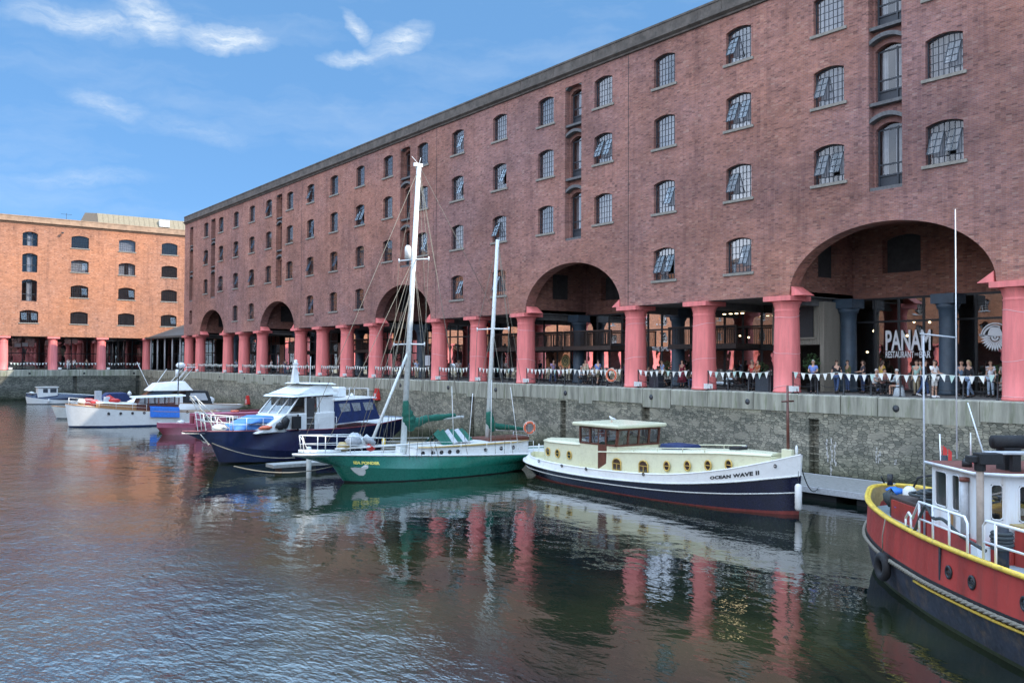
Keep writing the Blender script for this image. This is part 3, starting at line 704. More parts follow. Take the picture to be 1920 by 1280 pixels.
# mansard metal roof behind the parapet
mb=MB()
pr=[(YF+1.2,27.05),(YF+2.6,29.9),(YF+12,31.2),(YF+18,29.5),(YF+18,27.05)]
x=33.5; mb.prism(pr,33.5,66,'x')
while x<66: 
    a,b=(YF+1.2,27.05),(YF+2.6,29.9); mb.bar((x,a[0]-.02,a[1]),(x,b[0]-.02,b[1]),.12,.06); x+=.8
child(mb,'roof',M['mansard'],far); mb=MB(); mb.box(43.0,44.6,YF+1.6,YF+2.6,28.5,29.6); child(mb,'roof_hatch',M['white'],far)
mb=MB(); mb.tube([(28.6,YF+1,27.4),(28.6,YF+1,29.2)],.03,5); mb.tube([(27.8,YF+1,29.0),(29.4,YF+1,29.0)],.02,5)
for k in range(6): mb.tube([(27.9+k*.28,YF+.8,29.0),(27.9+k*.28,YF+1.2,29.0)],.012,4)
child(mb,'aerial',M['black'],far)
for x in (20.1,26.9,33.95,40.95,13,6,-1,-8,48,55,62): obj('column',COLME,far,(x-20,.72,0))
mb=MB(); mb.box(-40,66,YF+.02,YF+7,9.7,9.95); child(mb,'arcade_ceiling',M['ceil'],far)
mb=MB(); x=-40
while x<66: mb.box(x,x+.12,YF+5.9,YF+6.05,ZQ,9.7); x+=2.35
for z in (ZQ+.05,ZQ+2.5,9.4): mb.box(-40,66,YF+5.9,YF+6.03,z,z+.12)
child(mb,'shopfront_frame',M['black'],far); mb=MB(); mb.quad((-40,YF+5.97,ZQ),(66,YF+5.97,ZQ),(66,YF+5.97,9.7),(-40,YF+5.97,9.7)); child(mb,'shopfront_glass',M['shopglass'],far)
mb=MB(); mb.box(-40,66,YF+12,YF+12.1,ZQ,9.7); child(mb,'shop_interior',M['darkroom'],far)
for q in ((22.3,23.2,8.1,8.7),(23.4,24.2,8.2,8.8)): mb=MB(); mb.box(q[0],q[1],YF+5.7,YF+5.75,q[2],q[3]); child(mb,'poster',M['sign'],far)
mb=MB(); mb.tube([(27.8,YF-.1,25.9),(27.8,YF-.45,25.9)],.05,6); mb.box(27.65,27.95,YF-.75,YF-.4,25.75,25.95); mb.tube([(28.0,YF-.1,26.0),(27.6,YF-.5,25.3)],.02,4); child(mb,'security_camera',M['black'],far)
# ---- glazed link pavilion in the corner
lk=thing('link_pavilion','low glazed corner pavilion with grey pitched roof between the two warehouses','pavilion',(44,145,ZQ))
mb=MB(); mb.add([(40.6,YF-.05,9.75),(40.6,YE+.3,9.75),(63,YE+.3,9.75),(63,YF-.05,9.75),(50,YF-.05,13.4),(50,YE+.3,13.4)],[(0,1,5,4),(1,2,5),(2,3,4,5),(3,0,4),(0,3,2,1)]); mb.box(40.45,40.6,YE+.3,YF-.05,9.55,9.85); child(mb,'roof',M['linkroof'],lk)
for y in (134.5,138.5,142.5,146.5,150.5,154.3): mb=MB(); mb.tube([(41.2,y,ZQ),(41.2,y,9.74)],.13,10); child(mb,'steel_post',M['lightgrey'],lk)
mb=MB()
for k in range(13): mb.box(44.95,45.05,YE+.6+k*1.7,YE+.68+k*1.7,ZQ,9.74)
for z in (7.2,8.6): mb.box(44.95,45.05,YE+.6,YF-.1,z,z+.1)
child(mb,'frame',M['black'],lk); mb=MB(); mb.quad((45,YE+.4,ZQ),(45,YF-.1,ZQ),(45,YF-.1,9.74),(45,YE+.4,9.74)); child(mb,'glazing',M['shopglass'],lk)
mb=MB(); mb.box(52,52.2,YE+.4,YF-.1,ZQ,9.7); child(mb,'interior_wall',M['darkroom'],lk)
# ---- the sunlit warehouse opposite (seen as reflection in the shop glass)
opp=thing('warehouse','sunlit brick warehouse across the basin seen only mirrored in the shop glass','warehouse',(-62,100,ZQ))
XO=-62.5; pto=lambda u,z,d:(XO-d,u,z); ops=[];dep=[]
y=12
oc=[]
while y<210:
    for r in range(4): ops.append(seg(y-.9,y+.9,ROWS[r],ROWS[r]+2.0,.3,4)); dep.append(.5); oc.append((y,r))
    y+=5.7
mb=MB(); facade(mb,pto,6,212,9.67,26,ops,dep); mb.quad((XO-20,6,26),(XO-.3,6,26),(XO-.3,212,26),(XO-20,212,26)); mb.quad((XO,6,ZQ),(XO-20,6,ZQ),(XO-20,6,26),(XO,6,26)); child(mb,'wall',M['brickfar'],opp)
mb=MB(); mb.box(XO-.9,XO-.8,6,212,9.7,25.9); child(mb,'dark_interior',M['darkroom'],opp)
mb=MB()
for y,r in oc:
    z=ROWS[r]; 
    for k in range(1,6): mb.box(XO-.3,XO-.26,y-.9+k*.3-.02,y-.9+k*.3+.02,z,z+1.95)
    for k in range(0,5): mb.box(XO-.3,XO-.26,y-.9,y+.9,z+k*.42,z+k*.42+.04)
    mb.box(XO-.02,XO+.12,y-1.1,y+1.1,z-.18,z-.01)
tag(child(mb,'window_bars',M['lightgrey'],opp),kind='stuff')
mb=MB(); mb.prism([(XO,25.9),(XO+.3,26.1),(XO+.3,26.9),(XO-.5,26.9),(XO-.5,25.9)],6,212,'y'); child(mb,'parapet',M['parafar'],opp)
mb=MB(); mb.box(XO-6,XO-5.9,6,212,ZQ,9.7); mb.box(XO-6,XO-.1,6,212,9.68,9.9); child(mb,'arcade_wall',M['brickin'],opp)
for k in range(0,34): obj('column',COLME,opp,(XO-.7+62,12+k*5.7+2.85-100,0)) if k%1==0 else None
mb=MB(); mb.box(-110,-61.6,-60,230,-2.9,ZQ-.003); tag(mb.build('quay',M['pave']),kind='structure')

# ================================================================ QUAYSIDE THINGS
pinkcols=sorted([y for y in colY if y>12])
vis=[y for y in pinkcols if y>18]
NC=len(vis)
def colname(i): return ORD[i] if i<len(ORD) else str(i)
fl=MB(); fl.box(-.17,.17,-.2,.2,.10,.36); fl.box(-.19,-.165,-.22,.22,.08,.38); fh=fl.mesh('housing',[M['white']])
fb=MB(); fb.bar((.05,-.22,.02),(.05,-.22,.25),.03); fb.bar((.05,.22,.02),(.05,.22,.25),.03); fb.box(-.1,.15,-.24,.24,0,.03); fbm=fb.mesh('bracket',[M['black']])
for i,y in enumerate(vis):
    if i==NC-1: continue
    lab='white box floodlight at the foot of the %s pink column counting from the right'%colname(i) if i else 'white box floodlight beside the nearest pink column, at right edge'
    t=thing('floodlight',lab,'floodlight',(39.97,y-.98,ZQ),rz=R(-25),group='floodlights at the column feet'); obj('housing',fh,t); obj('bracket',fbm,t)
for i,x in enumerate((20.1,26.9,33.95)):
    t=thing('floodlight','white box floodlight at foot of the %s pink column of the sunlit warehouse'%['leftmost','second','third'][i],'floodlight',(x+.95,YQ+.35,ZQ),rz=R(60),group='floodlights at the column feet'); obj('housing',fh,t); obj('bracket',fbm,t)
# cables wound round the columns (thin white rope light)
rnd=random.Random(8)
RLM=[]
for z in (1.9,4.0,.3):
    rope_me=MB(); rope_me.tube([((.712-z*.014)*math.cos(a),(.712-z*.014)*math.sin(a),.10*math.sin(a+z)+.02*math.sin(3*a)) for a in [2*math.pi*k/28 for k in range(28)]],.011,5,0,True,True); RLM.append((z,rope_me.mesh('rope_light',[M['rope_pink']])))
for y in vis[:9]:
    for z,me_ in RLM: obj('rope_light',me_,bld,(XC-XF,y-60,z+rnd.uniform(-.25,.25)),rnd.uniform(0,6))
# chain fences and bunting
FLG=[];
for k in range(5):
    m_=MB(); w=.13; h=.34; tl=(k-2)*.05; m_.add([(0,-w,0),(0,w,0),(.02*(k-2),tl,-h),(.012,-w,0),(.012,w,0),(.012+.02*(k-2),tl,-h)],[(0,1,2),(5,4,3),(0,3,4,1),(1,4,5,2),(2,5,3,0)]); FLG.append(m_.mesh('pennant',[M['flag'] if k!=3 else M['flaggreen']]))
post_me=MB(); post_me.lathe([(.0,0),(.075,0),(.075,.03),(.035,.06),(.032,1.02),(.045,1.04),(.05,1.09),(.03,1.13),(0,1.14)],(0,0,0),10); post_me=post_me.mesh('post',[M['black']])
def fence_run(P0,P1,n,label,blabel,seed,flags=True,ppb=3,near=True):
    rnd=random.Random(seed); P0=Vector(P0);P1=Vector(P1); d=(P1-P0); L=d.length; d.normalize(); rz=math.atan2(d.y,d.x)-math.pi/2
    t=thing('chain_fence',label,'fence',P0,rz,'chain fences between the columns')
    for k in range(n+1): obj('post',post_me,t,(0,L*k/n,0))
    for k in range(n):
        for z in (.95,.52):
            c=MB(); a=L*k/n; s=L/n; c.tube([(0,a+s*q/8,z-.17*4*(q/8)*(1-q/8)) for q in range(9)],.014,5); c.build('chain',M['black'],t)
    if flags:
        b=thing('bunting',blabel,'bunting',P0+Vector((0,0,1.12)),rz,'bunting along the quay fence')
        pts=[];N_=max(8,int(L/.22)); nd=max(1,round(n/2))
        def sag(s): f=(s*nd)%1; return -.10*4*f*(1-f)
        c=MB(); c.tube([(-.04,L*q/N_,sag(q/N_)) for q in range(N_+1)],.008,4); c.build('cord',M['flag'],b)
        m=int(L/.43)
        for q in range(m):
            s=(q+.5)/m; obj('pennant',FLG[rnd.choice([0,1,2,2,3,4])],b,(-.05,L*s,sag(s)-.01),0)
for i in range(NC-1):
    y0=vis[i]+.72; y1=vis[i+1]-.72
    if y1-y0<.8: continue
    n=max(2,round((y1-y0)/1.5))
    nm='%s and %s'%(colname(i),colname(i+1))
    fence_run((40.25,y0,ZQ),(40.25,y1,ZQ),n,'chain fence between the %s pink columns from the right'%nm,'white bunting between the %s pink columns from the right'%nm,i+10)
fx2=[20.1,26.9,33.95,40.6]
for i in range(3): fence_run((fx2[i]+.8,YQ+.4,ZQ),(fx2[i+1]-.8,YQ+.4,ZQ),4,'black chain fence under the sunlit warehouse, %s gap from the left'%ORD[i],'white bunting under the sunlit warehouse, %s gap from the left'%ORD[i],40+i)
# small walls things: lifebuoy housings and lifebuoys
def lifebuoy(name,label,loc,rz,axis='x',r=.36):
    t=thing(name,label,'lifebuoy',loc,rz); mb=MB(); mb.ring((0,0,0),r,.065,'x',24,8); mb.build('ring',M['orange'],t)
    mb=MB()
    for a in (45,135,225,315): mb.ring((0,r*math.cos(R(a)),r*math.sin(R(a))),.07,.012,'y',10,5)
    mb.ring((0,0,0),r+.08,.01,'x',20,4); mb.build('grab_line',M['flag'],t); return t
lifebuoy('lifebuoy','faded pink lifebuoy hung on the chain fence left of a near column',(39.92,42.95,5.28),R(12))
for (y,z,l) in ((73.7,2.6,'upper red lifebuoy housing fixed to the dock wall behind the blue cruiser canopy'),(106.1,.9,'red marker housing fixed low on the dock wall behind the pink boat')):
    t=thing('lifebuoy_housing',l,'lifebuoy housing',(XQ-.03,y,z)); mb=MB(); mb.prism([(-.42,0),(.42,0),(.36,.35),(.2,.75),(.1,1.05),(-.1,1.05),(-.2,.75),(-.36,.35)],-.32,0,'x'); mb.build('case',M['red'],t,bev=.04); mb=MB(); mb.box(-.36,-.3,-.1,.1,.1,.6); mb.build('front_plate',M['offwhite'],t)
# potted shrubs with real leaves
def leaves(mb,c,r,n,size,seed,mat=0):
    rnd=random.Random(seed)
    for k in range(n):
        a=rnd.uniform(0,6.28); ph=math.acos(rnd.uniform(-1,1)); q=rnd.random()**.45
        p=Vector((c[0]+r[0]*q*math.sin(ph)*math.cos(a),c[1]+r[1]*q*math.sin(ph)*math.sin(a),c[2]+r[2]*q*math.cos(ph)))
        u=Vector((rnd.uniform(-1,1),rnd.uniform(-1,1),rnd.uniform(-1,1))).normalized(); w=u.orthogonal().normalized(); s=size*rnd.uniform(.6,1.3)
        mb.add([p-u*s,p+w*s*.4,p+u*s,p-w*s*.4],[(0,1,2,3)],mat)
for n_,(x,y,h,l) in enumerate(((42.6,29.9,1.9,'bushy potted tree beside the pink column left of the restaurant window'),(46.0-.9,42.9,1.5,'potted palm-like shrub in front of the bar window with gold brick reflection'),(44.6,34.9,1.5,'potted shrub standing under the timber balcony'),(45.0,21.2,1.4,'dark shrub by the restaurant window under the feather emblem'),(44.8,57.5,1.2,'low bush in a tub among the tables behind the second arch'))):
    t=thing('potted_plant',l,'plant',(x,y,ZQ),group='potted plants on the terrace'); mb=MB(); mb.lathe([(0,0),(.2,0),(.27,.42),(.29,.45),(.25,.46),(0,.44)],(0,0,0),14); mb.build('pot',M['black'],t)
    mb=MB(); mb.tube([(0,0,.4),(.03,.02,h*.45),(-.02,0,h*.8)],[.03,.022,.01],6)
    rnd=random.Random(n_)
    for k in range(5): a=k*1.3; mb.tube([(0.02,0,h*.4),(.25*math.cos(a),.25*math.sin(a),h*.75)],[.015,.006],5)
    mb.build('trunk',M['trunk'],t); mb=MB(); leaves(mb,(0,0,h*.78),(.5,.5,h*.36),420,.08,n_); mb.build('crown',M['tree'],t)
# planter bins / menu boards / barrels on the terrace
for (x,y,w,l,n_,mt) in ((40.9,31.7,.9,'dark grey square planter box by the fence near the woman in red','planter_box','lightgrey'),(41.3,40.3,.8,'dark grey low windbreak box behind the fence under the smugglers sign','planter_box','iron')):
    t=thing(n_,l,'planter',(x,y,ZQ)); mb=MB(); mb.box(-.25,.25,-w/2,w/2,0,.85); mb.build('box',M['iron'],t,bev=.02); mb=MB(); mb.box(-.28,.28,-w/2-.03,w/2+.03,.855,.9); mb.build('rim',M['black'],t)
t=thing('round_sign','round pale green barrel-end sign hanging among the tables of the second arch','sign',(45.3,53.9,6.2)); mb=MB(); mb.lathe([(0,-.03),(.5,-.03),(.52,0),(.5,.03),(0,.03)],(0,0,0),28,axis='x'); mb.build('disc',M['tan'],t); mb=MB(); mb.ring((-.04,0,0),.3,.03,'x'); mb.ring((-.04,0,0),.12,.03,'x'); mb.build('emblem_ring',M['greencloth'],t)
mb=MB(); mb.tube([(0,0,-.5),(0,0,-1.64)],.03,6); mb.build('post',M['black'],t)
# red hydrant pipe on the inner wall
t=thing('fire_riser','red fire riser pipe with valve box inside the arcade left of a pink column','pipe',(44.2,62.6,ZQ)); mb=MB(); mb.tube([(0,0,0),(0,0,5.1)],.13,10); mb.build('pipe',M['red'],t); mb=MB(); mb.box(-.35,.2,-.5,.5,1.9,2.4); mb.build('valve_box',M['red'],t,bev=.03)
t=thing('notice_board','pale blue notice board on two legs behind the fence','sign',(42.2,69.3,ZQ)); mb=MB(); mb.box(-.02,.02,-.4,.4,1.2,2.1); mb.build('panel',M['lightgrey'],t)
for y in (-.35,.35): mb=MB(); mb.tube([(.03,y,0),(.03,y,2.1)],.02,6); mb.build('leg',M['black'],t)
# cafe tables and chairs
tb=MB(); tb.lathe([(0,.72),(.38,.72),(.38,.75),(0,.75)],(0,0,0),20); tbm=tb.mesh('tabletop',[M['darkwood']])
tb=MB(); tb.lathe([(0,0),(.25,0),(.24,.03),(.035,.05),(.03,.70),(.1,.715),(0,.716)],(0,0,0),12); tlm=tb.mesh('pedestal',[M['black']])
cs=MB(); cs.box(-.2,.2,-.2,.2,.43,.46); csm=cs.mesh('seat',[M['darkwood']]); cs=MB()
for a in (-1,1): cs.tube([(a*.18,.19,.45),(a*.18,.24,.86)],.014,6)
for k in range(4): cs.bar((-.18,.2+.012*k,.52+.1*k),(.18,.2+.012*k,.52+.1*k),.05,.015)
cbm=cs.mesh('backrest',[M['darkwood']]); cs=MB(); cs.tube([(0,0,0),(0,0,.43)],.014,6); clm=cs.mesh('leg',[M['black']])
tables=[(41.1,24.6),(43.2,26.4),(44.0,20.6),(41.5,33.3),(43.4,38.2),(41.6,39.3),(42.2,43.9),(41.5,45.6),(43.6,48.4),(41.8,50.1),(42.0,55.2),(43.6,58),(42,61.6),(43.5,67.2),(42.2,72.8),(42.4,79),(43,85),(42.4,96.6),(43,100),(43,112),(43.2,120)]
for i,(x,y) in enumerate(tables):
    t=thing('cafe_table','small round cafe table behind the fence, %s one counting from the right'%(ORD[i] if i<18 else ['nineteenth','twentieth','twenty first'][i-18]),'table',(x,y,ZQ),group='cafe tables on the terrace'); obj('tabletop',tbm,t); obj('pedestal',tlm,t)
    for s in (0,1):
        t2=thing('chair','dark slatted cafe chair on the %s side of the %s table from the right'%(['left','right'][s],ORD[i] if i<18 else ['nineteenth','twentieth','twenty first'][i-18]),'chair',(x,y+(.62 if s==0 else -.62),ZQ),rz=0 if s==0 else math.pi,group='cafe chairs on the terrace')
        obj('seat',csm,t2); obj('backrest',cbm,t2)
        for a in (-.17,.17):
            for b in (-.17,.17): obj('leg',clm,t2,(a,b,0))
# ================================================================ PEOPLE
def skin_mesh(verts,edges,radii,root=0,sub=1):
    me=bpy.data.meshes.new('sk'); me.from_pydata(verts,edges,[]); o=bpy.data.objects.new('sk',me); C.objects.link(o)
    o.modifiers.new('s','SKIN'); sv=me.skin_vertices[0].data
    for i,r in enumerate(radii):
        rr=r if isinstance(r,tuple) else (r,r); sv[i].radius=rr
    sv[root].use_root=True; o.modifiers['s'].use_smooth_shade=True
    if sub: s=o.modifiers.new('u','SUBSURF'); s.levels=sub; s.render_levels=sub
    bpy.context.view_layer.update(); dg=bpy.context.evaluated_depsgraph_get(); ev=o.evaluated_get(dg); m2=ev.to_mesh()
    vs=[tuple(v.co) for v in m2.vertices]; fs=[tuple(p.vertices) for p in m2.polygons]; ev.to_mesh_clear(); bpy.data.objects.remove(o); bpy.data.meshes.remove(me)
    return vs,fs
def person(label,loc,facing,shirt,legs,hair,pose='stand',longhair=False,sleeve=True,dress=False,hold=None,scale=1.0,shoes=(.03,.03,.03),seed=0,shorts=False):
    rnd=random.Random(seed); t=thing('person',label,'person',loc,R(facing)); t.scale=(scale,)*3
    sit=pose=='sit'; hz=.50 if sit else .93; dz=hz-.93
    lean=.10 if pose in('sit',) else (.05 if pose=='walk' else .0)
    J={'pel':(0,0,.95+dz),'sp':(lean*.3,0,1.12+dz),'ch':(lean*.7,0,1.33+dz),'nk':(lean,0,1.47+dz),'h0':(lean+.02,0,1.56+dz),'h1':(lean+.03,0,1.63+dz),'h2':(lean+.015,0,1.70+dz)}
    Rr={'pel':(.15,.115),'sp':(.135,.10),'ch':(.16,.115),'nk':.052,'h0':(.066,.075),'h1':(.078,.092),'h2':(.062,.075)}
    E=[('pel','sp'),('sp','ch'),('ch','nk'),('nk','h0'),('h0','h1'),('h1','h2')]
    hands=[]
    for s,n in ((1,'l'),(-1,'r')):
        J['s'+n]=(lean*.8,s*.175,1.40+dz); Rr['s'+n]=.055
        if pose=='arms' or sit: el=(lean*.8+.08,s*.23,1.15+dz); wr=(lean*.8+.30,s*.12,1.12+dz)
        elif pose=='walk': el=(lean*.7-.06*s,s*.23,1.12+dz); wr=(lean*.7+.10-.10*s,s*.24,.90+dz)
        else: el=(-.02,s*.235,1.13+dz); wr=(.05,s*.245,.88+dz)
        J['e'+n]=el;J['w'+n]=wr; Rr['e'+n]=.040;Rr['w'+n]=.026
        dr=(Vector(wr)-Vector(el)).normalized(); pm=Vector(wr)+dr*.085; J['p'+n]=tuple(pm); Rr['p'+n]=(.036,.02)
        hands.append((Vector(wr),pm,dr,s))
        J['h'+n]=(0,s*.092,.90+dz); Rr['h'+n]=.085
        if sit: kn=(.42,s*.11,.50); an=(.40,s*.12,.08); to=(.55,s*.13,.035)
        elif pose=='walk': kn=(.12*s+.04,s*.09,.50); an=(.24*s-.06,s*.09,.09 if s>0 else .13); to=(.24*s+.09,s*.1,.035 if s>0 else .05)
        else: kn=(.015,s*.105,.50); an=(0,s*.115,.09); to=(.15,s*.13,.035)
        J['k'+n]=kn;J['a'+n]=an;J['t'+n]=to; Rr['k'+n]=.058;Rr['a'+n]=.038;Rr['t'+n]=.032
        E+=[('ch','s'+n),('s'+n,'e'+n),('e'+n,'w'+n),('w'+n,'p'+n),('pel','h'+n),('h'+n,'k'+n),('k'+n,'a'+n),('a'+n,'t'+n)]
    def grow(names,edges,f,add=0,root=None):
        idx={k:i for i,k in enumerate(names)}
        rad=[]
        for k in names:
            r=Rr[k]; r=r if isinstance(r,tuple) else (r,r); rad.append((r[0]*f+add,r[1]*f+add))
        return skin_mesh([J[k] for k in names],[(idx[a],idx[b]) for a,b in edges],rad,idx[root or names[0]])
    names=['pel']+[k for k in J if k!='pel']
    vs,fs=grow(names,E,.95); mb=MB(); mb.add(vs,fs,0,True)
    hx,hy,hz_=J['h1']
    mb.add([(hx+.085,-.016,hz_-.03),(hx+.085,.016,hz_-.03),(hx+.112,0,hz_-.032),(hx+.088,0,hz_+.02)],[(0,2,1),(0,3,2),(1,2,3)],0)   # nose
    for s in (1,-1):
        mb.blob((hx,s*.082,hz_-.01),(.02,.012,.032),6,0,.02); mb.blob((hx+.083,s*.03,hz_+.012),(.009,.013,.008),6,1,.0)
    mb.box(hx+.078,hx+.09,-.022,.022,hz_-.062,hz_-.054,2)
    for wr,pm,dr,s in hands:
        side=Vector((0,1,0)) if abs(dr.y)<.8 else Vector((1,0,0)); side=(side-dr*side.dot(dr)).normalized(); curl=dr.cross(side).normalized()*(-s if False else 1)
        for q,Ln in ((-1.5,.062),(-.5,.075),(.5,.072),(1.5,.055)):
            b=pm+side*q*.017+dr*.012; mb.tube([b,b+dr*Ln*.5+curl*.006,b+dr*Ln*.85+curl*.028],[.009,.008,.006],5)
        b=pm-dr*.05-side*s*.028; mb.tube([b,b-side*s*.022+dr*.03,b-side*s*.024+dr*.058+curl*.012],[.010,.009,.007],5)
    skin=M['skin']; body=mb.build('body',[skin,M['black'],M['orange'] if False else M['maroon']],t)
    sm=M.setdefault('cl_%s'%(shirt,),paint('cloth',shirt,.85,.15,6)); lm=M.setdefault('cl_%s'%(legs,),paint('cloth',legs,.85,.15,6)); hm=M.setdefault('hr_%s'%(hair,),paint('hair',hair,.6,.25,9)); 
    nm=['pel','sp','ch','sl','sr','el','er']; ed=[('pel','sp'),('sp','ch'),('ch','sl'),('ch','sr'),('sl','el'),('sr','er')]
    if sleeve=='long': nm+=['wl','wr']; ed+=[('el','wl'),('er','wr')]
    keep={k:J[k] for k in ('el','er')}
    if sleeve is True:
        for n in 'lr': J['e'+n]=tuple(Vector(J['s'+n]).lerp(Vector(J['e'+n]),.62))
    vs,fs=grow(nm,ed,1.0,.022,'pel')
    for k,v in keep.items(): J[k]=v
    mb=MB(); mb.add(vs,fs,0,True)
    if dress: mb.lathe([(.17,J['pel'][2]+.02),(.24,J['pel'][2]-.3),(.32,J['pel'][2]-.62),(.30,J['pel'][2]-.63)],(0,0,0),16)
    mb.build('dress' if dress else 'shirt',sm,t)
    nm=['pel','hl','hr','kl','kr','al','ar']; ed=[('pel','hl'),('pel','hr'),('hl','kl'),('hr','kr'),('kl','al'),('kr','ar')]
    if shorts: nm=nm[:5]; ed=ed[:4]
    if not dress:
        vs,fs=grow(nm,ed,1.0,.014,'pel'); mb=MB(); mb.add(vs,fs,0,True); mb.build('shorts' if shorts else 'trousers',lm,t)
    mb=MB()
    for n in 'lr':
        a,b=Vector(J['a'+n]),Vector(J['t'+n]); mb.tube([a-Vector((.05,0,.03)),a+Vector((0,0,-.03)),b,b+Vector((.04,0,-.005))],[.045,.052,.045,.025],8)
    mb.build('shoes',paint('shoe',shoes,.6) if 'shoe%s'%(shoes,) not in M else M['shoe%s'%(shoes,)],t)
    mb=MB(); hh=J['h1']; vs=[]; n=12
    for i in range(6):
        ph=R(8+i*17)
        for j in range(n):
            a=2*math.pi*j/n; front=math.cos(a)>.35
            z=math.cos(ph)*.105; 
            if front and z<.045: z=.045+ (z-.045)*.05
            rr=math.sin(ph); vs.append((hh[0]-.012+.098*rr*math.cos(a),.088*rr*math.sin(a),hh[2]+.018+z-(0.10 if longhair and not front and i==5 else 0)))
    fs=[(i*n+j,i*n+(j+1)%n,(i+1)*n+(j+1)%n,(i+1)*n+j) for i in range(5) for j in range(n)]+[tuple(range(n))]
    mb.add(vs,fs,0,True)
    if longhair: mb.tube([(hh[0]-.07,0,hh[2]+.03),(hh[0]-.10,0,hh[2]-.10),(hh[0]-.10,0,hh[2]-.26)],[.07,.075,.03],8)
    mb.build('hair',hm,t)
    return t
BK=(.02,.02,.025); JN=(.05,.09,.2); KH=(.35,.3,.2); GR=(.45,.43,.4); BR=(.05,.03,.02)
P=person
P('person in blue polo shirt leaning on the fence beside the near column',(40.9,28.6,ZQ),200,(.16,.24,.55),BK,GR,'arms',shoes=BK)
P('person in black t-shirt with arms raised carrying a tray by the potted tree',(41.9,27.9,ZQ),20,BK,JN,BR,'walk')
P('second waiter in black top standing behind the one by the potted tree',(43.4,27.3,ZQ),140,(.06,.06,.08),JN,BR,'arms',longhair=True)
P('seated person in white top at the table left of the grey coat',(41.1,25.25,ZQ),-90,(.75,.74,.76),BK,GR,'sit')
P('seated person in pale grey wrap with white hair seen from behind',(41.1,23.95,ZQ),90,(.42,.47,.5),(.3,.33,.36),GR,'sit',sleeve='long',dress=True)
P('seated person with dark hair at the back of the restaurant table',(42.4,25.6,ZQ),-100,(.4,.2,.2),BK,BR,'sit')
P('person in black jumper and jeans standing at the fence by the restaurant',(42.0,23.2,ZQ),-60,BK,JN,BR,'walk',sleeve='long',shoes=(.7,.7,.7))
P('person in dark suit silhouetted against the restaurant glass',(44.2,24.6,ZQ),180,BK,BK,BR,'stand',sleeve='long')
P('person in beige trousers and mint top behind the black jumper',(42.6,23.9,ZQ),170,(.35,.55,.5),KH,BR,'stand')
P('person in white t-shirt carrying a white bag near the fence',(40.9,22.1,ZQ),-100,(.78,.78,.78),(.7,.7,.68),BR,'arms',shoes=(.75,.75,.75),shorts=True)
P('person in denim shirt standing under the blue inner column',(44.0,22.4,ZQ),-150,(.12,.19,.28),BK,BR,'stand',sleeve='long')
P('person with long blonde hair and dark jacket in light jeans',(42.0,21.0,ZQ),160,BK,(.25,.35,.5),(.42,.32,.18),'walk',longhair=True,sleeve='long')
P('person in white top and pale trousers beside the shrub near the last column',(43.8,20.9,ZQ),170,(.7,.74,.8),(.4,.5,.6),BR,'stand')
P('person with long brown hair in a grey dress near the feather emblem',(43.7,20.2,ZQ),190,(.33,.3,.27),BK,(.25,.18,.1),'arms',longhair=True,dress=True)
P('person in a bright red top and sunglasses under the balcony',(42.6,33.9,ZQ),185,(.62,.05,.05),BK,(.4,.36,.3),'stand',longhair=True)
P('person in pale shirt sitting under the balcony left of the red top',(43.0,35.4,ZQ),120,(.45,.45,.48),BK,BR,'sit')
P('person in grey hoodie half hidden behind the near column',(42.4,31.0,ZQ),180,(.3,.33,.4),BK,BR,'stand',sleeve='long')
P('person in light blue shirt and shorts below the smugglers lettering',(42.3,40.7,ZQ),150,(.33,.45,.72),KH,BK,'walk',shorts=True)
P('seated person with glasses by the smugglers doorway',(43.4,43.2,ZQ),-80,(.2,.2,.22),BK,BR,'sit')
P('person in blue polo and beige shorts seen from behind near the lifebuoy',(41.6,46.1,ZQ),20,(.15,.23,.5),KH,BR,'walk',shorts=True)
P('seated person in pale blue shirt at the table left of the blue polo',(42.2,48.6,ZQ),-90,(.5,.62,.75),BK,GR,'sit')
P('seated person in white shirt facing the pale blue shirt',(42.7,47.7,ZQ),90,(.72,.72,.75),BK,BR,'sit')
P('person in pink top seated beside the round green sign',(42.2,50.9,ZQ),-90,(.6,.3,.35),BK,BR,'sit')
P('person in dark coat standing, left of the dark pair in the second arch',(43.6,56.6,ZQ),10,BK,BK,BR,'stand',sleeve='long')
P('person in dark jacket standing, right of the dark pair in the second arch',(43.6,55.6,ZQ),-20,(.04,.035,.04),BK,BR,'stand',sleeve='long')
P('person in olive jacket standing by the pale board cladding behind the near column',(44.0,28.6,ZQ),150,(.12,.13,.06),JN,BR,'stand',sleeve='long')
P('person in mustard top walking between the two blue inner columns',(43.3,26.2,ZQ),-30,(.5,.33,.06),JN,BR,'walk',longhair=True)
P('person in striped grey shirt seated at the table below the feather emblem',(43.6,20.0,ZQ),90,(.4,.4,.42),BK,BR,'sit')
P('person in rust coloured shirt standing left of the planter box',(42.0,33.0,ZQ),160,(.4,.12,.05),BK,BR,'arms')
P('person in white shirt seated in the balcony bay facing left',(43.2,38.8,ZQ),90,(.7,.7,.7),JN,GR,'sit')
P('person in burgundy dress standing behind the windbreak box',(42.9,39.6,ZQ),180,(.25,.03,.06),BK,BR,'stand',longhair=True,dress=True)
P('person in teal top and jeans beside the third pink column from right',(42.6,37.3,ZQ),-160,(.05,.28,.28),JN,BR,'walk')
P('person in black shirt seated under the second arch by its right column',(42.6,43.6,ZQ),100,BK,BK,BR,'sit')
P('person in cream jumper standing at the middle of the second arch',(43.4,49.4,ZQ),-170,(.6,.55,.42),BK,BR,'stand',sleeve='long')
P('person in lilac shirt walking near the left column of the second arch',(42.4,51.9,ZQ),-90,(.4,.3,.5),JN,BR,'walk')
rnd=random.Random(31)
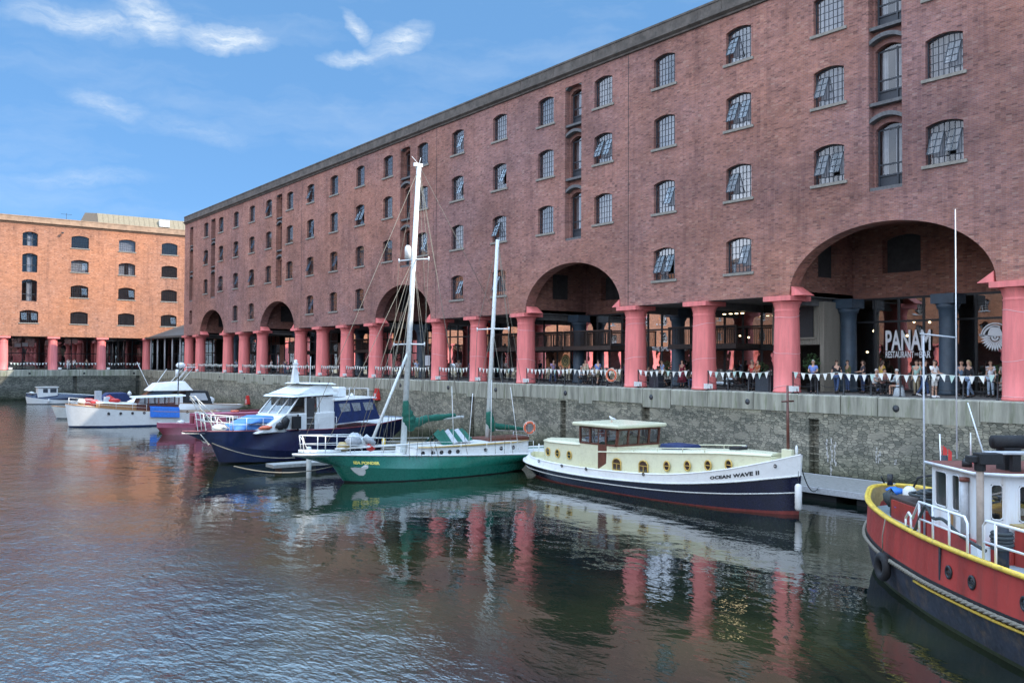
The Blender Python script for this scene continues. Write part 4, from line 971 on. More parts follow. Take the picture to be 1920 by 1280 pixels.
spots=[(42.3,62.6),(43.5,66.3),(42.2,68.1),(42.6,71.8),(43.6,73.6),(42,78.2),(42.8,80.2),(42.3,84.3),(43.5,89.5),(42.2,95.2),(42.6,97.4),(43.4,99.6),(42.4,101.7),(43,107.5),(42.5,113),(42.8,119.2),(43,122.3)]
cl=[('white',(.72,.72,.72)),('navy',(.03,.05,.14)),('red',(.5,.05,.05)),('grey',(.3,.3,.32)),('pale blue',(.4,.5,.7)),('black',BK)]
for i,(x,y) in enumerate(spots):
    n_,c_=cl[(i*5+1)%6]
    P('distant person in %s top on the terrace, %s of the far group from right'%(n_,ORD[i]),(x,y,ZQ),rnd.choice([0,90,180,-90]),c_,rnd.choice([BK,JN,KH]),BR,rnd.choice(['stand','walk','arms']),seed=i)
P('person in white apron outfit beneath the far sunlit warehouse',(29.2,YQ+1.6,ZQ),-90,(.75,.75,.75),(.7,.7,.7),BR,'stand')
P('person in grey and white top right of the white outfit on the far quay',(30.1,YQ+1.8,ZQ),-100,(.6,.6,.62),BK,BR,'stand')
P('waiter in black on the far quay in the second gap',(32.0,YQ+2.2,ZQ),-90,BK,BK,BR,'stand')
# ================================================================ BOATS
def cr(P,n):      # Catmull-Rom through control points
    out=[];k=len(P)
    for i in range(n+1):
        t=(k-1)*i/n; j=min(int(t),k-2); f=t-j
        p=[Vector(P[max(0,min(k-1,q))]) for q in (j-1,j,j+1,j+2)]
        out.append(.5*((2*p[1])+(-p[0]+p[2])*f+(2*p[0]-5*p[1]+4*p[2]-p[3])*f*f+(-p[0]+3*p[1]-3*p[2]+p[3])*f**3))
    return out
def hull(parent,rows,zones,N_=40,deck=None,deckmat=None,name='hull',flat_stern=True,inner=None):
    """rows: keel to rail, each a list of (x, half breadth, z); zones: one (part name, material) per strip"""
    S=[cr(r,N_) for r in rows]; parts={}; order=[]
    for i,(nm,mat) in enumerate(zones):
        if nm not in parts: parts[nm]=(MB(),mat); order.append(nm)
        mb=parts[nm][0]
        for s in (1,-1):
            vs=[(p.x,max(p.y,0)*s,p.z) for p in S[i]]+[(p.x,max(p.y,0)*s,p.z) for p in S[i+1]]; k=N_+1
            mb.add(vs,[((j,j+1,k+j+1,k+j) if s<0 else (j,k+j,k+j+1,j+1)) for j in range(N_)],0,True)
        a,b=S[i][0],S[i+1][0]
        if a.y>.01 or b.y>.01: mb.quad((a.x,a.y,a.z),(b.x,b.y,b.z),(b.x,-b.y,b.z),(a.x,-a.y,a.z))
        a,b=S[i][-1],S[i+1][-1]
        if a.y>.01 or b.y>.01: mb.quad((a.x,a.y,a.z),(b.x,b.y,b.z),(b.x,-b.y,b.z),(a.x,-a.y,a.z))
    for nm in order: parts[nm][0].build(nm,parts[nm][1],parent)
    if deck is not None:
        dz,ins=deck; mb=MB(); T=S[-1]; k=N_+1
        c=[(p.x,max(p.y-ins,0),p.z-dz) for p in T]
        mb.add([(x,y,z) for x,y,z in c]+[(x,0,z+.04) for x,y,z in c]+[(x,-y,z) for x,y,z in c],[(j,j+1,k+j+1,k+j) for j in range(N_)]+[(k+j,k+j+1,2*k+j+1,2*k+j) for j in range(N_)],0,True)
        mb.build('deck',deckmat,parent)
        if inner is not None:   # rail cap and inside of the bulwark
            mb=MB(); w=ins
            for s in (1,-1):
                vs=[];
                for p in T:
                    y=max(p.y,0); vs+=[(p.x,s*(y+.02),p.z),(p.x,s*(y+.02),p.z+.05),(p.x,s*max(y-w,0),p.z+.05),(p.x,s*max(y-w,0),p.z),(p.x,s*max(y-w*.8,0),p.z-dz)]
                fs=[(5*j+q,5*j+5+q,5*j+6+q,5*j+1+q) for j in range(N_) for q in range(3)]
                mb.add(vs,fs,0,True); mb.add(vs,[(5*j+3,5*j+8,5*j+9,5*j+4) for j in range(N_)],1,True)
            mb.build('rail_cap',[inner[0],inner[1]],parent)
    return S
def along(S,row,x):
    T=S[row]
    for a,b in zip(T,T[1:]):
        if (a.x-x)*(b.x-x)<=0 and abs(a.x-b.x)>1e-6:
            f=(x-a.x)/(b.x-a.x); return a.lerp(b,f)
    return T[-1]
def stanchions(mb,pts,h,r=.014,rails=(1.0,.5)):
    P=[Vector(p) for p in pts]
    for p in P: mb.tube([p,p+Vector((0,0,h))],r,6)
    for k in rails: mb.tube([p+Vector((0,0,h*k)) for p in P],r*.8,6)
def rope(label,pts,r=.02,sag=.2,mat='ropedark',cat='rope',grp=None,n=10):
    P=[Vector(p) for p in pts]; out=[]
    for a,b in zip(P,P[1:]):
        for q in range(n): f=q/n; out.append(a.lerp(b,f)-Vector((0,0,sag*4*f*(1-f))))
    out.append(P[-1]); o=P[0]; mb=MB(); mb.tube([p-o for p in out],r,6); return tag(mb.build('mooring_rope',M[mat],loc=o),label,cat,grp)
def fender(label,loc,L=.7,r=.13,mat='white',tilt=0):
    t=thing('fender',label,'fender',loc,group='boat fenders'); mb=MB(); mb.lathe([(0,-L/2),(r*.6,-L/2+.02),(r,-L/2+.1),(r,L/2-.1),(r*.6,L/2-.02),(0,L/2)],(0,0,0),14); mb.build('body',M[mat],t); mb=MB(); mb.tube([(0,0,L/2),(0,0,L/2+.5)],.012,5); mb.build('lanyard',M['ropedark'],t); t.rotation_euler=(R(tilt),0,R(20)); return t
def porthole(parent,c,n,r=.2,ringm='brass',sq=1.25):
    """round window set proud of a side whose outward normal is +-y (n) in the boat's frame"""
    mb=MB(); pts=[(c[0]+r*math.cos(t),c[1],c[2]+r*sq*math.sin(t)) for t in [2*math.pi*j/20 for j in range(20)]]
    mb.tube([(x,y+n*.01,z) for x,y,z in pts],.035,6,0,True,True); o=mb.build('porthole',M[ringm],parent)
    g=MB(); g.add([(x,y+n*.012,z) for x,y,z in pts],[tuple(range(20))]); g.build('pane',M['boatglass'],o)
    b=MB(); b.add([(x,y+n*.004,z) for x,y,z in pts],[tuple(range(20))]); b.build('backing',M['darkroom'],o)
    b=MB(); b.bar((c[0]-r,c[1]+n*.02,c[2]),(c[0]+r,c[1]+n*.02,c[2]),.03,.03); b.build('crossbar',M[ringm],o)
def strip_panel(mb,pts,th,mat=0):     # thin slab from a convex outline (3-D), thickened along its normal
    P=[Vector(p) for p in pts]; nrm=(P[1]-P[0]).cross(P[2]-P[0]).normalized()*th; k=len(P)
    mb.add(P+[p+nrm for p in P],[tuple(range(k))[::-1],tuple(range(k,2*k))]+[(i,(i+1)%k,k+(i+1)%k,k+i) for i in range(k)],mat)

# ---------------- Dutch barge cruiser, cream over dark blue
ow=thing('motor_barge','cream and dark blue motor barge with brown framed wheelhouse moored along the wall','boat',(31.25,31.25,0),R(-90))
xs=[-8.9,-8.5,-7.2,-4.5,-1,3,6.0,7.9,8.8]
def rw(bs,zs,xx=xs): return list(zip(xx,bs,zs))
rows=[rw([0]*9,[-.2,-.3,-.5,-.7,-.7,-.7,-.7,-.7,-.6],[-6.9,-6.7,-6.2,-4.5,-1,3,6,7.9,8.62]),
      rw([.05,.4,1.0,1.65,1.85,1.8,1.35,.6,.03],[-.15,-.2,-.25,-.3,-.3,-.3,-.3,-.3,-.3],[-7.6,-7.4,-6.6,-4.4,-1,3,6,7.9,8.66]),
      rw([.1,.55,1.2,1.8,1.95,1.9,1.45,.65,.03],[.20,.16,.10,.05,.04,.04,.08,.12,.16],[-8.1,-7.9,-6.9,-4.4,-1,3,6,7.9,8.70]),
      rw([.12,.7,1.45,1.93,2.03,1.98,1.55,.72,.03],[.58,.54,.45,.38,.38,.48,.66,.82,.9],[-8.55,-8.3,-7.1,-4.45,-1,3,6,7.9,8.74]),
      rw([.12,.8,1.58,2.02,2.1,2.06,1.66,.80,.04],[.84,.80,.72,.62,.62,.80,1.12,1.42,1.58]),
      rw([.05,.62,1.42,1.93,2.05,2.04,1.68,.84,.06],[1.14,1.10,1.02,.96,.98,1.17,1.62,2.10,2.42],[-8.6,-8.25,-7.0,-4.45,-1,3,6,7.9,8.85])]
S=hull(ow,rows,[('bottom',M['anti']),('bottom',M['anti']),('hull',M['navyow']),('hull',M['navyow']),('bulwark',M['white'])],48,(.30,.10),M['cream'],inner=(M['white'],M['cream']))
mb=MB()
for s in (1,-1): mb.tube([(p.x,s*(p.y+.015),p.z) for p in S[3]],.028,6); mb.tube([(p.x,s*(p.y+.02),p.z) for p in S[4]],.035,6)
mb.build('rubbing_strake',M['offwhite'],ow)
# main coachroof
def cabin(parent,name,st,z0f,z1f,mat,roofmat,over=.05,crown=.08):
    """st: list of (x, half breadth) from aft to fore"""
    mb=MB(); rf=MB(); k=len(st)
    for s in (1,-1):
        mb.add([(x,s*b,z0f(x)) for x,b in st]+[(x,s*b*.97,z1f(x)) for x,b in st],[(j,j+1,k+j+1,k+j) for j in range(k-1)],0,True)
    for j in (0,-1):
        x,b=st[j]; mb.quad((x,-b,z0f(x)),(x,b,z0f(x)),(x,b*.97,z1f(x)),(x,-b*.97,z1f(x)))
    vs=[]
    for x,b in st:
        e=b*.97+over; vs+=[(x,-e,z1f(x)-.02),(x,-e,z1f(x)+.03),(x,-e*.6,z1f(x)+.03+crown*.7),(x,0,z1f(x)+.03+crown),(x,e*.6,z1f(x)+.03+crown*.7),(x,e,z1f(x)+.03),(x,e,z1f(x)-.02)]
    rf.add(vs,[(7*j+q,7*j+q+1,7*j+8+q,7*j+7+q) for j in range(k-1) for q in range(6)],0,True); rf.add(vs,[tuple(range(7)),tuple(7*(k-1)+q for q in range(7))])
    a=mb.build(name,mat,parent); rf.build(name+'_roof',roofmat,parent); return a
cabin(ow,'coachroof',[(-1.75,1.46),(0,1.5),(2,1.48),(4,1.38),(5.6,1.15),(6.9,.8),(7.7,.45)],lambda x:.8+.0*x,lambda x:1.76+.07*(x+1.75) if x<6 else 2.30,M['cream'],M['cream'])
aft=[(-3.1,1.45),(-4.5,1.42),(-5.8,1.25),(-6.6,.95),(-7.0,.55),(-7.1,.2)]
cabin(ow,'aft_cabin',aft[::-1],lambda x:.7,lambda x:1.98+.02*(x+4),M['cream'],M['cream'])
for s in (1,-1):
    for x in (2.85,4.0,5.05,6.0): porthole(ow,(x,s*({2.85:1.45,4.0:1.37,5.05:1.23,6.0:1.03}[x]+.03),1.50+.10*(x-2.8)),s,.17)
    for x,b in ((-3.9,1.45),(-4.9,1.39),(-5.85,1.25)): porthole(ow,(x,s*b,1.42),s,.16)
    for x in (-.35,1.42):
        o_=[(x-.28,1.02+x*.03),(x+.28,1.02+x*.03),(x+.28,1.42+x*.03),(x+.17,1.54+x*.03),(x,1.58+x*.03),(x-.17,1.54+x*.03),(x-.28,1.42+x*.03)]
        f=MB(); f.tube([(a,s*1.515,b) for a,b in o_],.035,6,0,True,True); f.bar((x-.28,s*1.515,1.33+x*.03),(x+.28,s*1.515,1.33+x*.03),.03,.03); f.bar((x,s*1.515,1.02+x*.03),(x,s*1.515,1.33+x*.03),.03,.03); w=f.build('window',M['brass'],ow)
        g=MB(); g.add([(a,s*1.51,b) for a,b in o_],[tuple(range(7))]); g.build('pane',M['boatglass'],w); g=MB(); g.add([(a,s*1.506,b) for a,b in o_],[tuple(range(7))]); g.build('backing',M['cabinin'],w)
# wheelhouse
mb=MB(); mb.box(-3.15,-.45,-1.42,1.42,.7,2.12); mb.build('wheelhouse_body',M['cream'],ow,bev=.03)
fr=MB(); gl=MB()
def slope(x,z): return x+(.10*(z-2.12)/.85 if x>-1 else 0)
for z in (2.13,2.90):
    for s in (1,-1): fr.bar((-3.13,s*1.4,z),(slope(-.45,z),s*1.4,z),.09,.08)
    fr.bar((slope(-.47,z),-1.42,z),(slope(-.47,z),1.42,z),.09,.08); fr.bar((-3.11,-1.42,z),(-3.11,1.42,z),.09,.08)
for s in (1,-1):
    for x in (-3.1,-2.35,-1.55,-1.3,-.5): fr.bar((x,s*1.4,2.12),(slope(x,2.95) if x>-1 else x,s*1.4,2.95),.10,.09)
for y in (-1.38,-.7,0,.7,1.38): fr.bar((slope(-.47,2.12),y,2.12),(slope(-.47,2.95),y,2.95),.08,.08)
for y in (-1.38,-.5,.5,1.38): fr.bar((-3.11,y,2.12),(-3.11,y,2.95),.08,.08)
for s in (1,-1): gl.quad((-3.1,s*1.4,2.12),(-.5,s*1.4,2.12),(-.42,s*1.4,2.95),(-3.1,s*1.4,2.95))
gl.quad((-.47,-1.4,2.12),(-.47,1.4,2.12),(-.38,1.4,2.95),(-.38,-1.4,2.95)); gl.quad((-3.11,-1.4,2.12),(-3.11,1.4,2.12),(-3.11,1.4,2.95),(-3.11,-1.4,2.95))
fr.build('window_frame',M['brown'],ow); gl.build('window_glass',M['boatglass'],ow)
mb=MB(); mb.box(-1.75,-1.15,-1.455,-1.42,.9,2.95); d=mb.build('door',M['brown'],ow,bev=.01); mb=MB(); mb.box(-1.66,-1.24,-1.462,-1.456,2.15,2.85); mb.build('pane',M['boatglass'],d)
mb=MB(); mb.box(-3.45,-.12,-1.68,1.68,2.96,3.14); mb.build('wheelhouse_roof',M['cream'],ow,bev=.07)
mb=MB(); mb.box(-1.0,-.6,-.5,.5,1.5,2.5); mb.lathe([(0,-.03),(.3,-.03),(.3,.03),(0,.03)],(-1.15,0,2.35),16,axis='x'); mb.box(-2.9,-2.6,-1.2,1.2,1.4,2.3); mb.build('helm_console',M['cabinin'],ow)
# foredeck: mast, windlass, hatch, cover, handrails
mb=MB(); mb.tube([(8.2,0,1.9),(8.17,0,5.2)],[.075,.05],10); mb.tube([(8.18,-.38,4.55),(8.18,.38,4.55)],.035,8); mb.tube([(8.05,-.2,4.55),(8.3,.2,4.57)],.02,6); mb.build('mast',M['brown'],ow)
mb=MB(); mb.box(7.95,8.42,-.12,.12,1.9,2.6); mb.build('mast_tabernacle',M['cream'],ow,bev=.02)
mb=MB(); mb.box(1.5,3.0,-.55,.65,2.1,2.36); mb.build('skylight_cover',M['navycloth'],ow,bev=.09)
mb=MB(); mb.box(-4.4,-3.6,.0,1.0,2.02,2.25); mb.build('deck_cover',M['navycloth'],ow,bev=.08)
for s in (1,-1):
    mb=MB(); mb.tube([(x,s*(1.42-max(0,x-3)*.06),1.97+.07*(x+1.75)) for x in (-1,1,3,5)],.025,6)
    for x in (-.8,.7,2.2,3.7,4.9): mb.tube([(x,s*(1.42-max(0,x-3)*.06),1.80+.07*(x+1.75)),(x,s*(1.42-max(0,x-3)*.06),1.97+.07*(x+1.75))],.018,5)
    mb.build('handrail',M['cream'],ow)
mb=MB(); mb.box(5.4,5.9,-.3,.3,2.32,2.5); mb.build('vent_box',M['black'],ow); mb=MB(); mb.lathe([(0,-.35),(.12,-.35),(.12,.35),(0,.35)],(7.2,0,2.25),12,axis='y'); mb.build('windlass',M['black'],ow); mb=MB(); mb.tube([(6.4,-.5,2.3),(6.6,-.7,2.0)],.04,6); mb.build('anchor_stock',M['black'],ow)
mb=MB(); mb.lathe([(0,0),(.05,.0),(.06,.3),(.035,.42),(0,.45)],(8.6,0,2.35),10); mb.lathe([(0,0),(.03,.0),(.03,.5),(0,.5)],(-8.2,0,1.1),8); mb.build('bollard',M['white'],ow)
mb=MB()
for x,b,z in ((-5.9,1.83,.95),(-3.8,2.03,.93),(-1.9,2.09,.95),(2,2.1,1.1),(8.1,.72,1.95)): mb.ring((x,-b,z),.06,.022,'y',12,6)
mb.build('fairlead',M['black'],ow)
# name on the bow
mb=MB(); T5,T4=S[5],S[4]
def bowpt(u,v,d,x0,zoff,side=-1):
    x=x0+u; a=along(S,4,x); b=along(S,5,x); f=(zoff+v); q=a.lerp(b,f); n_=Vector((0,side,0)); return (q.x,side*q.y+side*(.012+d),q.z)
text_mb(mb,'OCEAN WAVE II',.24,lambda u,v,d:bowpt(u,v/.68,d,5.6,.34),bold=.012,wid=1.95,sp=1.1); mb.build('name_lettering',M['black'],ow)
mb=MB(); text_mb(mb,'OCEAN WAVE II',.24,lambda u,v,d:bowpt(1.95-u,v/.68,d,5.6,.34,1),bold=.012,wid=1.95,sp=1.1); mb.build('name_lettering',M['black'],ow)
fender('long white fender hanging at the stem of the cream and blue barge',(30.95,22.35,.75),1.1,.14)
# gull on its roof
g=thing('gull','white gull standing on the barge wheelhouse roof','gull',(31.0,33.3,3.14),R(100)); vs,fs=skin_mesh([(0,0,.16),(-.12,0,.15),(-.22,0,.13),(.08,0,.21),(.12,0,.28),(.16,0,.29)],[(0,1),(1,2),(0,3),(3,4),(4,5)],[.075,.06,.02,.045,.042,.025],0); mb=MB(); mb.add(vs,fs,0,True); mb.build('body',M['white'],g)
for s in (1,-1):
    mb=MB(); mb.tube([(0,s*.03,.12),(.0,s*.03,0),(.04,s*.03,0.005)],.007,5); mb.build('leg',M['orange'],g)
    mb=MB(); mb.tube([(.04,s*.065,.19),(-.1,s*.07,.17),(-.27,s*.03,.14)],[.02,.035,.008],6); mb.build('wing',M['lightgrey'],g)
mb=MB(); mb.tube([(.18,0,.285),(.25,0,.27)],[.013,.004],5); mb.build('beak',M['brass'],g)

# ---------------- green ketch
sp_=thing('sailing_ketch','green hulled two masted ketch with white cabin and green sail covers','sailing boat',(25.8,41.9,0),R(180))
xs=[-6.2,-5.6,-4,-1.5,1.5,4.1,5.5,6.1]
rows=[rw([0]*8,[-.1,-.3,-.6,-.9,-.9,-.8,-.4,-.1],[-5.6,-5.2,-4,-1.5,1.5,3.6,4.6,5.0]),
      rw([.35,.75,1.2,1.5,1.45,.85,.35,.03],[-.05,-.1,-.2,-.3,-.3,-.25,-.15,-.1],[-5.7,-5.3,-4,-1.5,1.5,3.7,4.7,5.05]),
      rw([.5,.95,1.4,1.68,1.6,.95,.42,.03],[.12,.10,.06,.05,.05,.06,.08,.10],[-5.85,-5.45,-4,-1.5,1.5,3.8,4.85,5.22]),
      rw([.75,1.15,1.55,1.78,1.68,1.1,.5,.03],[.55,.52,.48,.5,.6,.75,.85,.9],[-6.05,-5.55,-4,-1.5,1.5,4.0,5.35,5.82]),
      rw([.85,1.2,1.6,1.8,1.7,1.2,.55,.04],[1.0,.97,.95,.98,1.1,1.28,1.42,1.5])]
S=hull(sp_,rows,[('keel',M['black']),('keel',M['black']),('hull',M['green']),('hull',M['green'])],40,(.04,.02),M['offwhite'],inner=(M['white'],M['white']))
mb=MB(); 
for s in (1,-1): mb.tube([(p.x,s*(p.y+.01),p.z+.05) for p in S[4]],.05,6)
mb.build('toe_rail',M['white'],sp_)
cabin(sp_,'coachroof',[(-6.0,.75),(-4.5,1.25),(-2,1.42),(.8,1.3),(1.6,1.1)],lambda x:.95,lambda x:1.62 if x<0 else 1.62-.02*x,M['white'],M['offwhite'])
mb=MB()
for s in (1,-1): mb.tube([(-6,s*.78,1.64),(-4.5,s*1.29,1.64),(-2,s*1.46,1.64),(.8,s*1.33,1.63),(1.5,s*1.12,1.63)],.05,6)
mb.build('grab_trim',M['ochre'],sp_)
def wb(x):
    t=[(-6.0,.75),(-4.5,1.25),(-2,1.42),(.8,1.3),(1.6,1.1)]
    for (a,b),(c,d) in zip(t,t[1:]):
        if a<=x<=c: return b+(d-b)*(x-a)/(c-a)
    return 1.2
for s in (1,-1):
    for x in (1.25,.72,.2,-.3,-.8,-2.6,-3.7,-4.6): porthole(sp_,(x,s*(wb(x)+.0),1.34),s,.075,'black',1.0)
def spar(name,pts,r,mat,parent,n=10): mb=MB(); mb.tube(pts,r,n); return mb.build(name,M[mat],parent)
def W2L(x,y,z): return (25.8-x,41.9-y,z)
mm=thing('x','','',(0,0,0)); bpy.data.objects.remove(mm)
M1b,M1t=W2L(24.04,41.9,1.3),W2L(24.78,41.7,16.6); M2b,M2t=W2L(29.45,41.9,1.5),W2L(30.05,41.8,13.05)
a=spar('main_mast',[M1b,M1t],[.16,.125],'mast',sp_,14); b=spar('mizzen_mast',[M2b,M2t],[.13,.10],'mast',sp_,12)
def on(b,t,z): f=(z-b[2])/(t[2]-b[2]); return tuple(b[i]+(t[i]-b[i])*f for i in range(3))
for (bb,tt,z,L,par) in ((M1b,M1t,11.5,.95,a),(M1b,M1t,7.0,1.0,a),(M2b,M2t,7.95,1.05,b)):
    p=on(bb,tt,z); mb=MB(); mb.tube([(p[0]-.35,p[1]+L,p[2]+.0),(p[0],p[1],p[2]+.03),(p[0]+.35,p[1]-L,p[2])],.04,8)
    for s in (1,-1): mb.tube([(p[0]-.35*s,p[1]+s*L,p[2]-.1),(p[0]-.35*s,p[1]+s*L,p[2]+.12)],.035,6)
    mb.build('spreader',M['white'],par)
p=on(M1b,M1t,11.9); mb=MB(); mb.lathe([(0,-.35),(.17,-.35),(.17,.2),(.1,.34),(0,.36)],(p[0]+.38,p[1],p[2]),14); mb.build('radar_reflector',M['white'],a)
mb=MB(); mb.box(M1t[0]-.2,M1t[0]+.32,-.06+M1t[1],.06+M1t[1],16.5,16.68); mb.tube([M1t,(M1t[0]+.45,M1t[1],17.0)],.015,5); mb.tube([M1t,(M1t[0]-.1,M1t[1],17.0)],.012,5); mb.build('masthead_fitting',M['white'],a)
# booms with stowed sails
mb=MB(); mb.tube([W2L(24.2,41.8,2.95),W2L(27.6,41.5,3.1)],.07,8); mb.build('main_boom',M['mast'],sp_)
def rolled(pts,rs,nm,mat,seed,par):
    rnd=random.Random(seed); P=[Vector(p) for p in pts]; Q=[];rr=[]
    for i in range(len(P)-1):
        for q in range(6): f=q/6; Q.append(P[i].lerp(P[i+1],f)+Vector((0,0,rnd.uniform(-.02,.02)))); rr.append((rs[i]+(rs[i+1]-rs[i])*f)*rnd.uniform(.88,1.12))
    Q.append(P[-1]); rr.append(rs[-1]); mb=MB(); mb.tube(Q,rr,10); mb.build(nm,M[mat],par)
rolled([W2L(24.25,41.75,2.75),W2L(25.4,41.7,3.05),W2L(27.1,41.6,3.18)],[.30,.2,.12],'sail_cover','greencloth',3,sp_)
rolled([W2L(24.12,41.8,4.05),W2L(24.18,41.78,3.5),W2L(24.35,41.8,2.95),W2L(24.5,41.8,2.45)],[.15,.26,.38,.16],'sail_cover','greencloth',4,sp_)
rolled([W2L(29.5,41.8,3.3),W2L(29.6,41.8,2.75),W2L(29.8,41.8,2.2)],[.14,.28,.16],'sail_cover','greencloth',5,sp_)
rolled([W2L(29.8,41.8,2.5),W2L(31,41.7,2.35),W2L(32.1,41.6,2.2)],[.2,.14,.07],'sail_cover','greencloth',6,sp_)
mb=MB(); mb.tube([W2L(29.6,41.8,2.3),W2L(32.6,41.6,2.1)],.05,8); mb.build('mizzen_boom',M['mast'],sp_)
# cockpit spray tent striped green and pale
mb=MB()
for k in range(6):
    x0=25.9+k*.32; mb.add([W2L(x0,40.9,1.65+.2*k/6),W2L(x0+.32,40.9,1.7+.2*k/6),W2L(x0+.32,41.9,2.45),W2L(x0,41.9,2.2+.04*k),W2L(x0+.32,42.9,1.7),W2L(x0,42.9,1.65)],[(0,1,2,3),(3,2,4,5)],1 if k in (2,4) else 0)
mb.build('spray_tent',[M['greencloth'],M['lightgrey']],sp_)
mb=MB(); mb.box(-6.0,-3.2,-.85,.85,1.66,1.86); mb.build('cockpit_coaming',M['brown'],sp_,bev=.03)
# bowsprit platform and pulpit, rails
mb=MB(); mb.tube([(5.6,0,1.58),(7.6,0,1.70)],.08,8); mb.tube([(5.2,.3,1.56),(7.5,.12,1.65)],.035,6); mb.tube([(5.2,-.3,1.56),(7.5,-.12,1.65)],.035,6)
for k in range(6): mb.bar((5.7+k*.34,-.24,1.6+k*.02),(5.7+k*.34,.24,1.6+k*.02),.05,.025)
mb.build('bowsprit',M['white'],sp_)
mb=MB(); top=[(3.6,1.25,2.25),(5.2,.75,2.35),(6.4,.45,2.40),(7.5,.18,2.46),(7.5,-.18,2.46),(6.4,-.45,2.40),(5.2,-.75,2.35),(3.6,-1.25,2.25)]
mb.tube(top,.024,8); mb.tube([(x,y,z-.42) for x,y,z in top],.015,6)
for x,y,z in top: mb.tube([(x,y,z),(x-(.1 if x>7 else 0),y,1.5+.03*(x-4))],.024,6)
mb.tube([(7.5,.18,2.46),(7.1,-.1,1.68)],.018,6); mb.tube([(7.5,-.18,2.46),(7.1,.1,1.68)],.018,6); mb.build('pulpit',M['white'],sp_)
mb=MB()
for s in (1,-1): stanchions(mb,[(x,s*along(S,4,x).y,along(S,4,x).z+.03) for x in (3.6,2.2,.8,-.8,-2.4,-4,-5.6)],.72,.014,(1,.52))
mb.build('guard_rail',M['white'],sp_)
# standing and running rigging: every wire belongs to the boat
mb=MB(); r=.012
top=M1t; sprit=(7.55,0,1.72)
for e in (sprit,(6.3,0,1.6),(4.6,0,1.5)): mb.tube([on(M1b,M1t,16.4 if e==sprit else 11.6),e],r*1.2,5)
for s in (1,-1):
    p1=on(M1b,M1t,11.5); t1=(p1[0]-.35*s,p1[1]+s*.95,11.5); p2=on(M1b,M1t,7.0); t2=(p2[0]-.35*s,p2[1]+s*1.0,7.0)
    mb.tube([M1t,t1,t2,(1.6,s*1.65,1.15)],r,5); mb.tube([p1,t2,(1.9,s*1.65,1.15)],r,5); mb.tube([p1,(1.0,s*1.7,1.1)],r,5); mb.tube([p2,(2.3,s*1.6,1.15)],r,5); mb.tube([p2,(.6,s*1.7,1.1)],r,5)
    mb.tube([on(M1b,M1t,16.3),(-1.2,s*1.75,1.0)],r,5)
    p=on(M2b,M2t,7.95); t=(p[0]-.35*s,p[1]+s*1.05,7.95); mb.tube([M2t,t,(-3.7,s*1.6,1.0)],r,5); mb.tube([p,(-3.1,s*1.6,1.0)],r,5); mb.tube([p,(-4.3,s*1.6,1.0)],r,5)
mb.tube([M1t,on(M2b,M2t,9)],r,5); mb.tube([M1t,W2L(27.4,41.6,3.2)],r,5); mb.tube([M2t,W2L(32.2,41.6,2.3)],r,5); mb.tube([M2t,(-6.1,0,1.2)],r,5)
for k in range(4): mb.tube([on(M1b,M1t,10.9-k*.3),(2.6+k*.55,(-1)**k*.3,1.6)],r*1.4,5)
mb.build('rigging',M['rope'],sp_)
spar('staysail_pole',[on(M1b,M1t,6.7),(4.0,.5,1.75)],[.07,.08],'mast',sp_)
spar('deck_pole',[(5.9,.5,1.75),(.4,1.15,1.85)],.05,'white',sp_)
mb=MB(); mb.blob((4.9,.5,2.15),(.42,.3,.35),10,0,.15,2); mb.blob((4.4,.3,2.0),(.35,.3,.3),9,1,.15,5); mb.tube([(4.3,.55,2.3),(3.85,.7,1.9)],.16,8,0); mb.blob((5.3,.3,1.85),(.4,.35,.22),9,2,.15,7); mb.blob((4.0,.6,1.75),(.28,.2,.2),8,3,.15,9); mb.build('bagged_gear',[M['lightgrey'],M['offwhite'],M['tan'],M['red']],sp_)
# sheets coiled aft, davit, outboard, lifering
mb=MB(); mb.tube([(-6.1,.6,1.1),(-6.15,.6,2.2)],.03,6); mb.box(-6.35,-6.0,.45,.75,2.1,2.5); mb.tube([(-5.9,-.6,1.1),(-6.0,-.6,2.4)],.03,6); mb.tube([(-6.0,.6,1.9),(-6.0,-.6,1.9)],.02,6); mb.build('stern_gantry',M['steel'],sp_)
mb=MB()
for x,h,l in ((-.6,3.6,.1),(-1.5,3.2,-.35),(-3.0,3.9,-.1),(-4.9,3.5,.5)): mb.tube([(x,1.3,1.2),(x+l,1.2,1.2+h)],.018,5)
mb.build('whip_antenna',M['white'],sp_)
mb=MB()
nm_=lambda u,v,d,sd: None
def sidept(S_,lo,hi,x,f,sd,d): a=along(S_,lo,x); b=along(S_,hi,x); q=a.lerp(b,f); return (q.x,sd*(q.y+.012+d),q.z)
mb=MB(); text_mb(mb,'SEA PONDER',.2,lambda u,v,d:sidept(S,3,4,5.05-u,.30+v/.62,1,d),wid=1.3,bold=.012); mb.build('name_lettering',M['signyellow'],sp_)
mb=MB(); patch=[(4.98,.52),(5.3,.72),(5.28,.86),(5.05,.92),(4.84,.86),(4.62,1.0),(4.40,.98),(4.42,.80),(4.55,.68),(4.5,.46),(4.66,.36),(4.85,.38)]
def hully(x,z):
    for r_ in range(1,4):
        a=along(S,r_,x); b=along(S,r_+1,x)
        if a.z<=z<=b.z or r_==3: return a.lerp(b,(z-a.z)/(b.z-a.z)).y+.016
pu=[(0,.75),(.25,.8),(.55,.75),(.8,1.0),(1.0,.95),(1.0,.7),(.82,.55),(.88,.45),(.9,.2),(.8,0),(.55,.05),(.3,.3),(.12,.55)]
pv=[]
for k_ in (1,.66,.33,0):
    for u_,v_ in pu: uu,vv=.6+(u_-.6)*k_,.5+(v_-.5)*k_; x_,z_=5.12-.8*uu,.36+.56*vv; pv.append((x_,hully(x_,z_),z_))
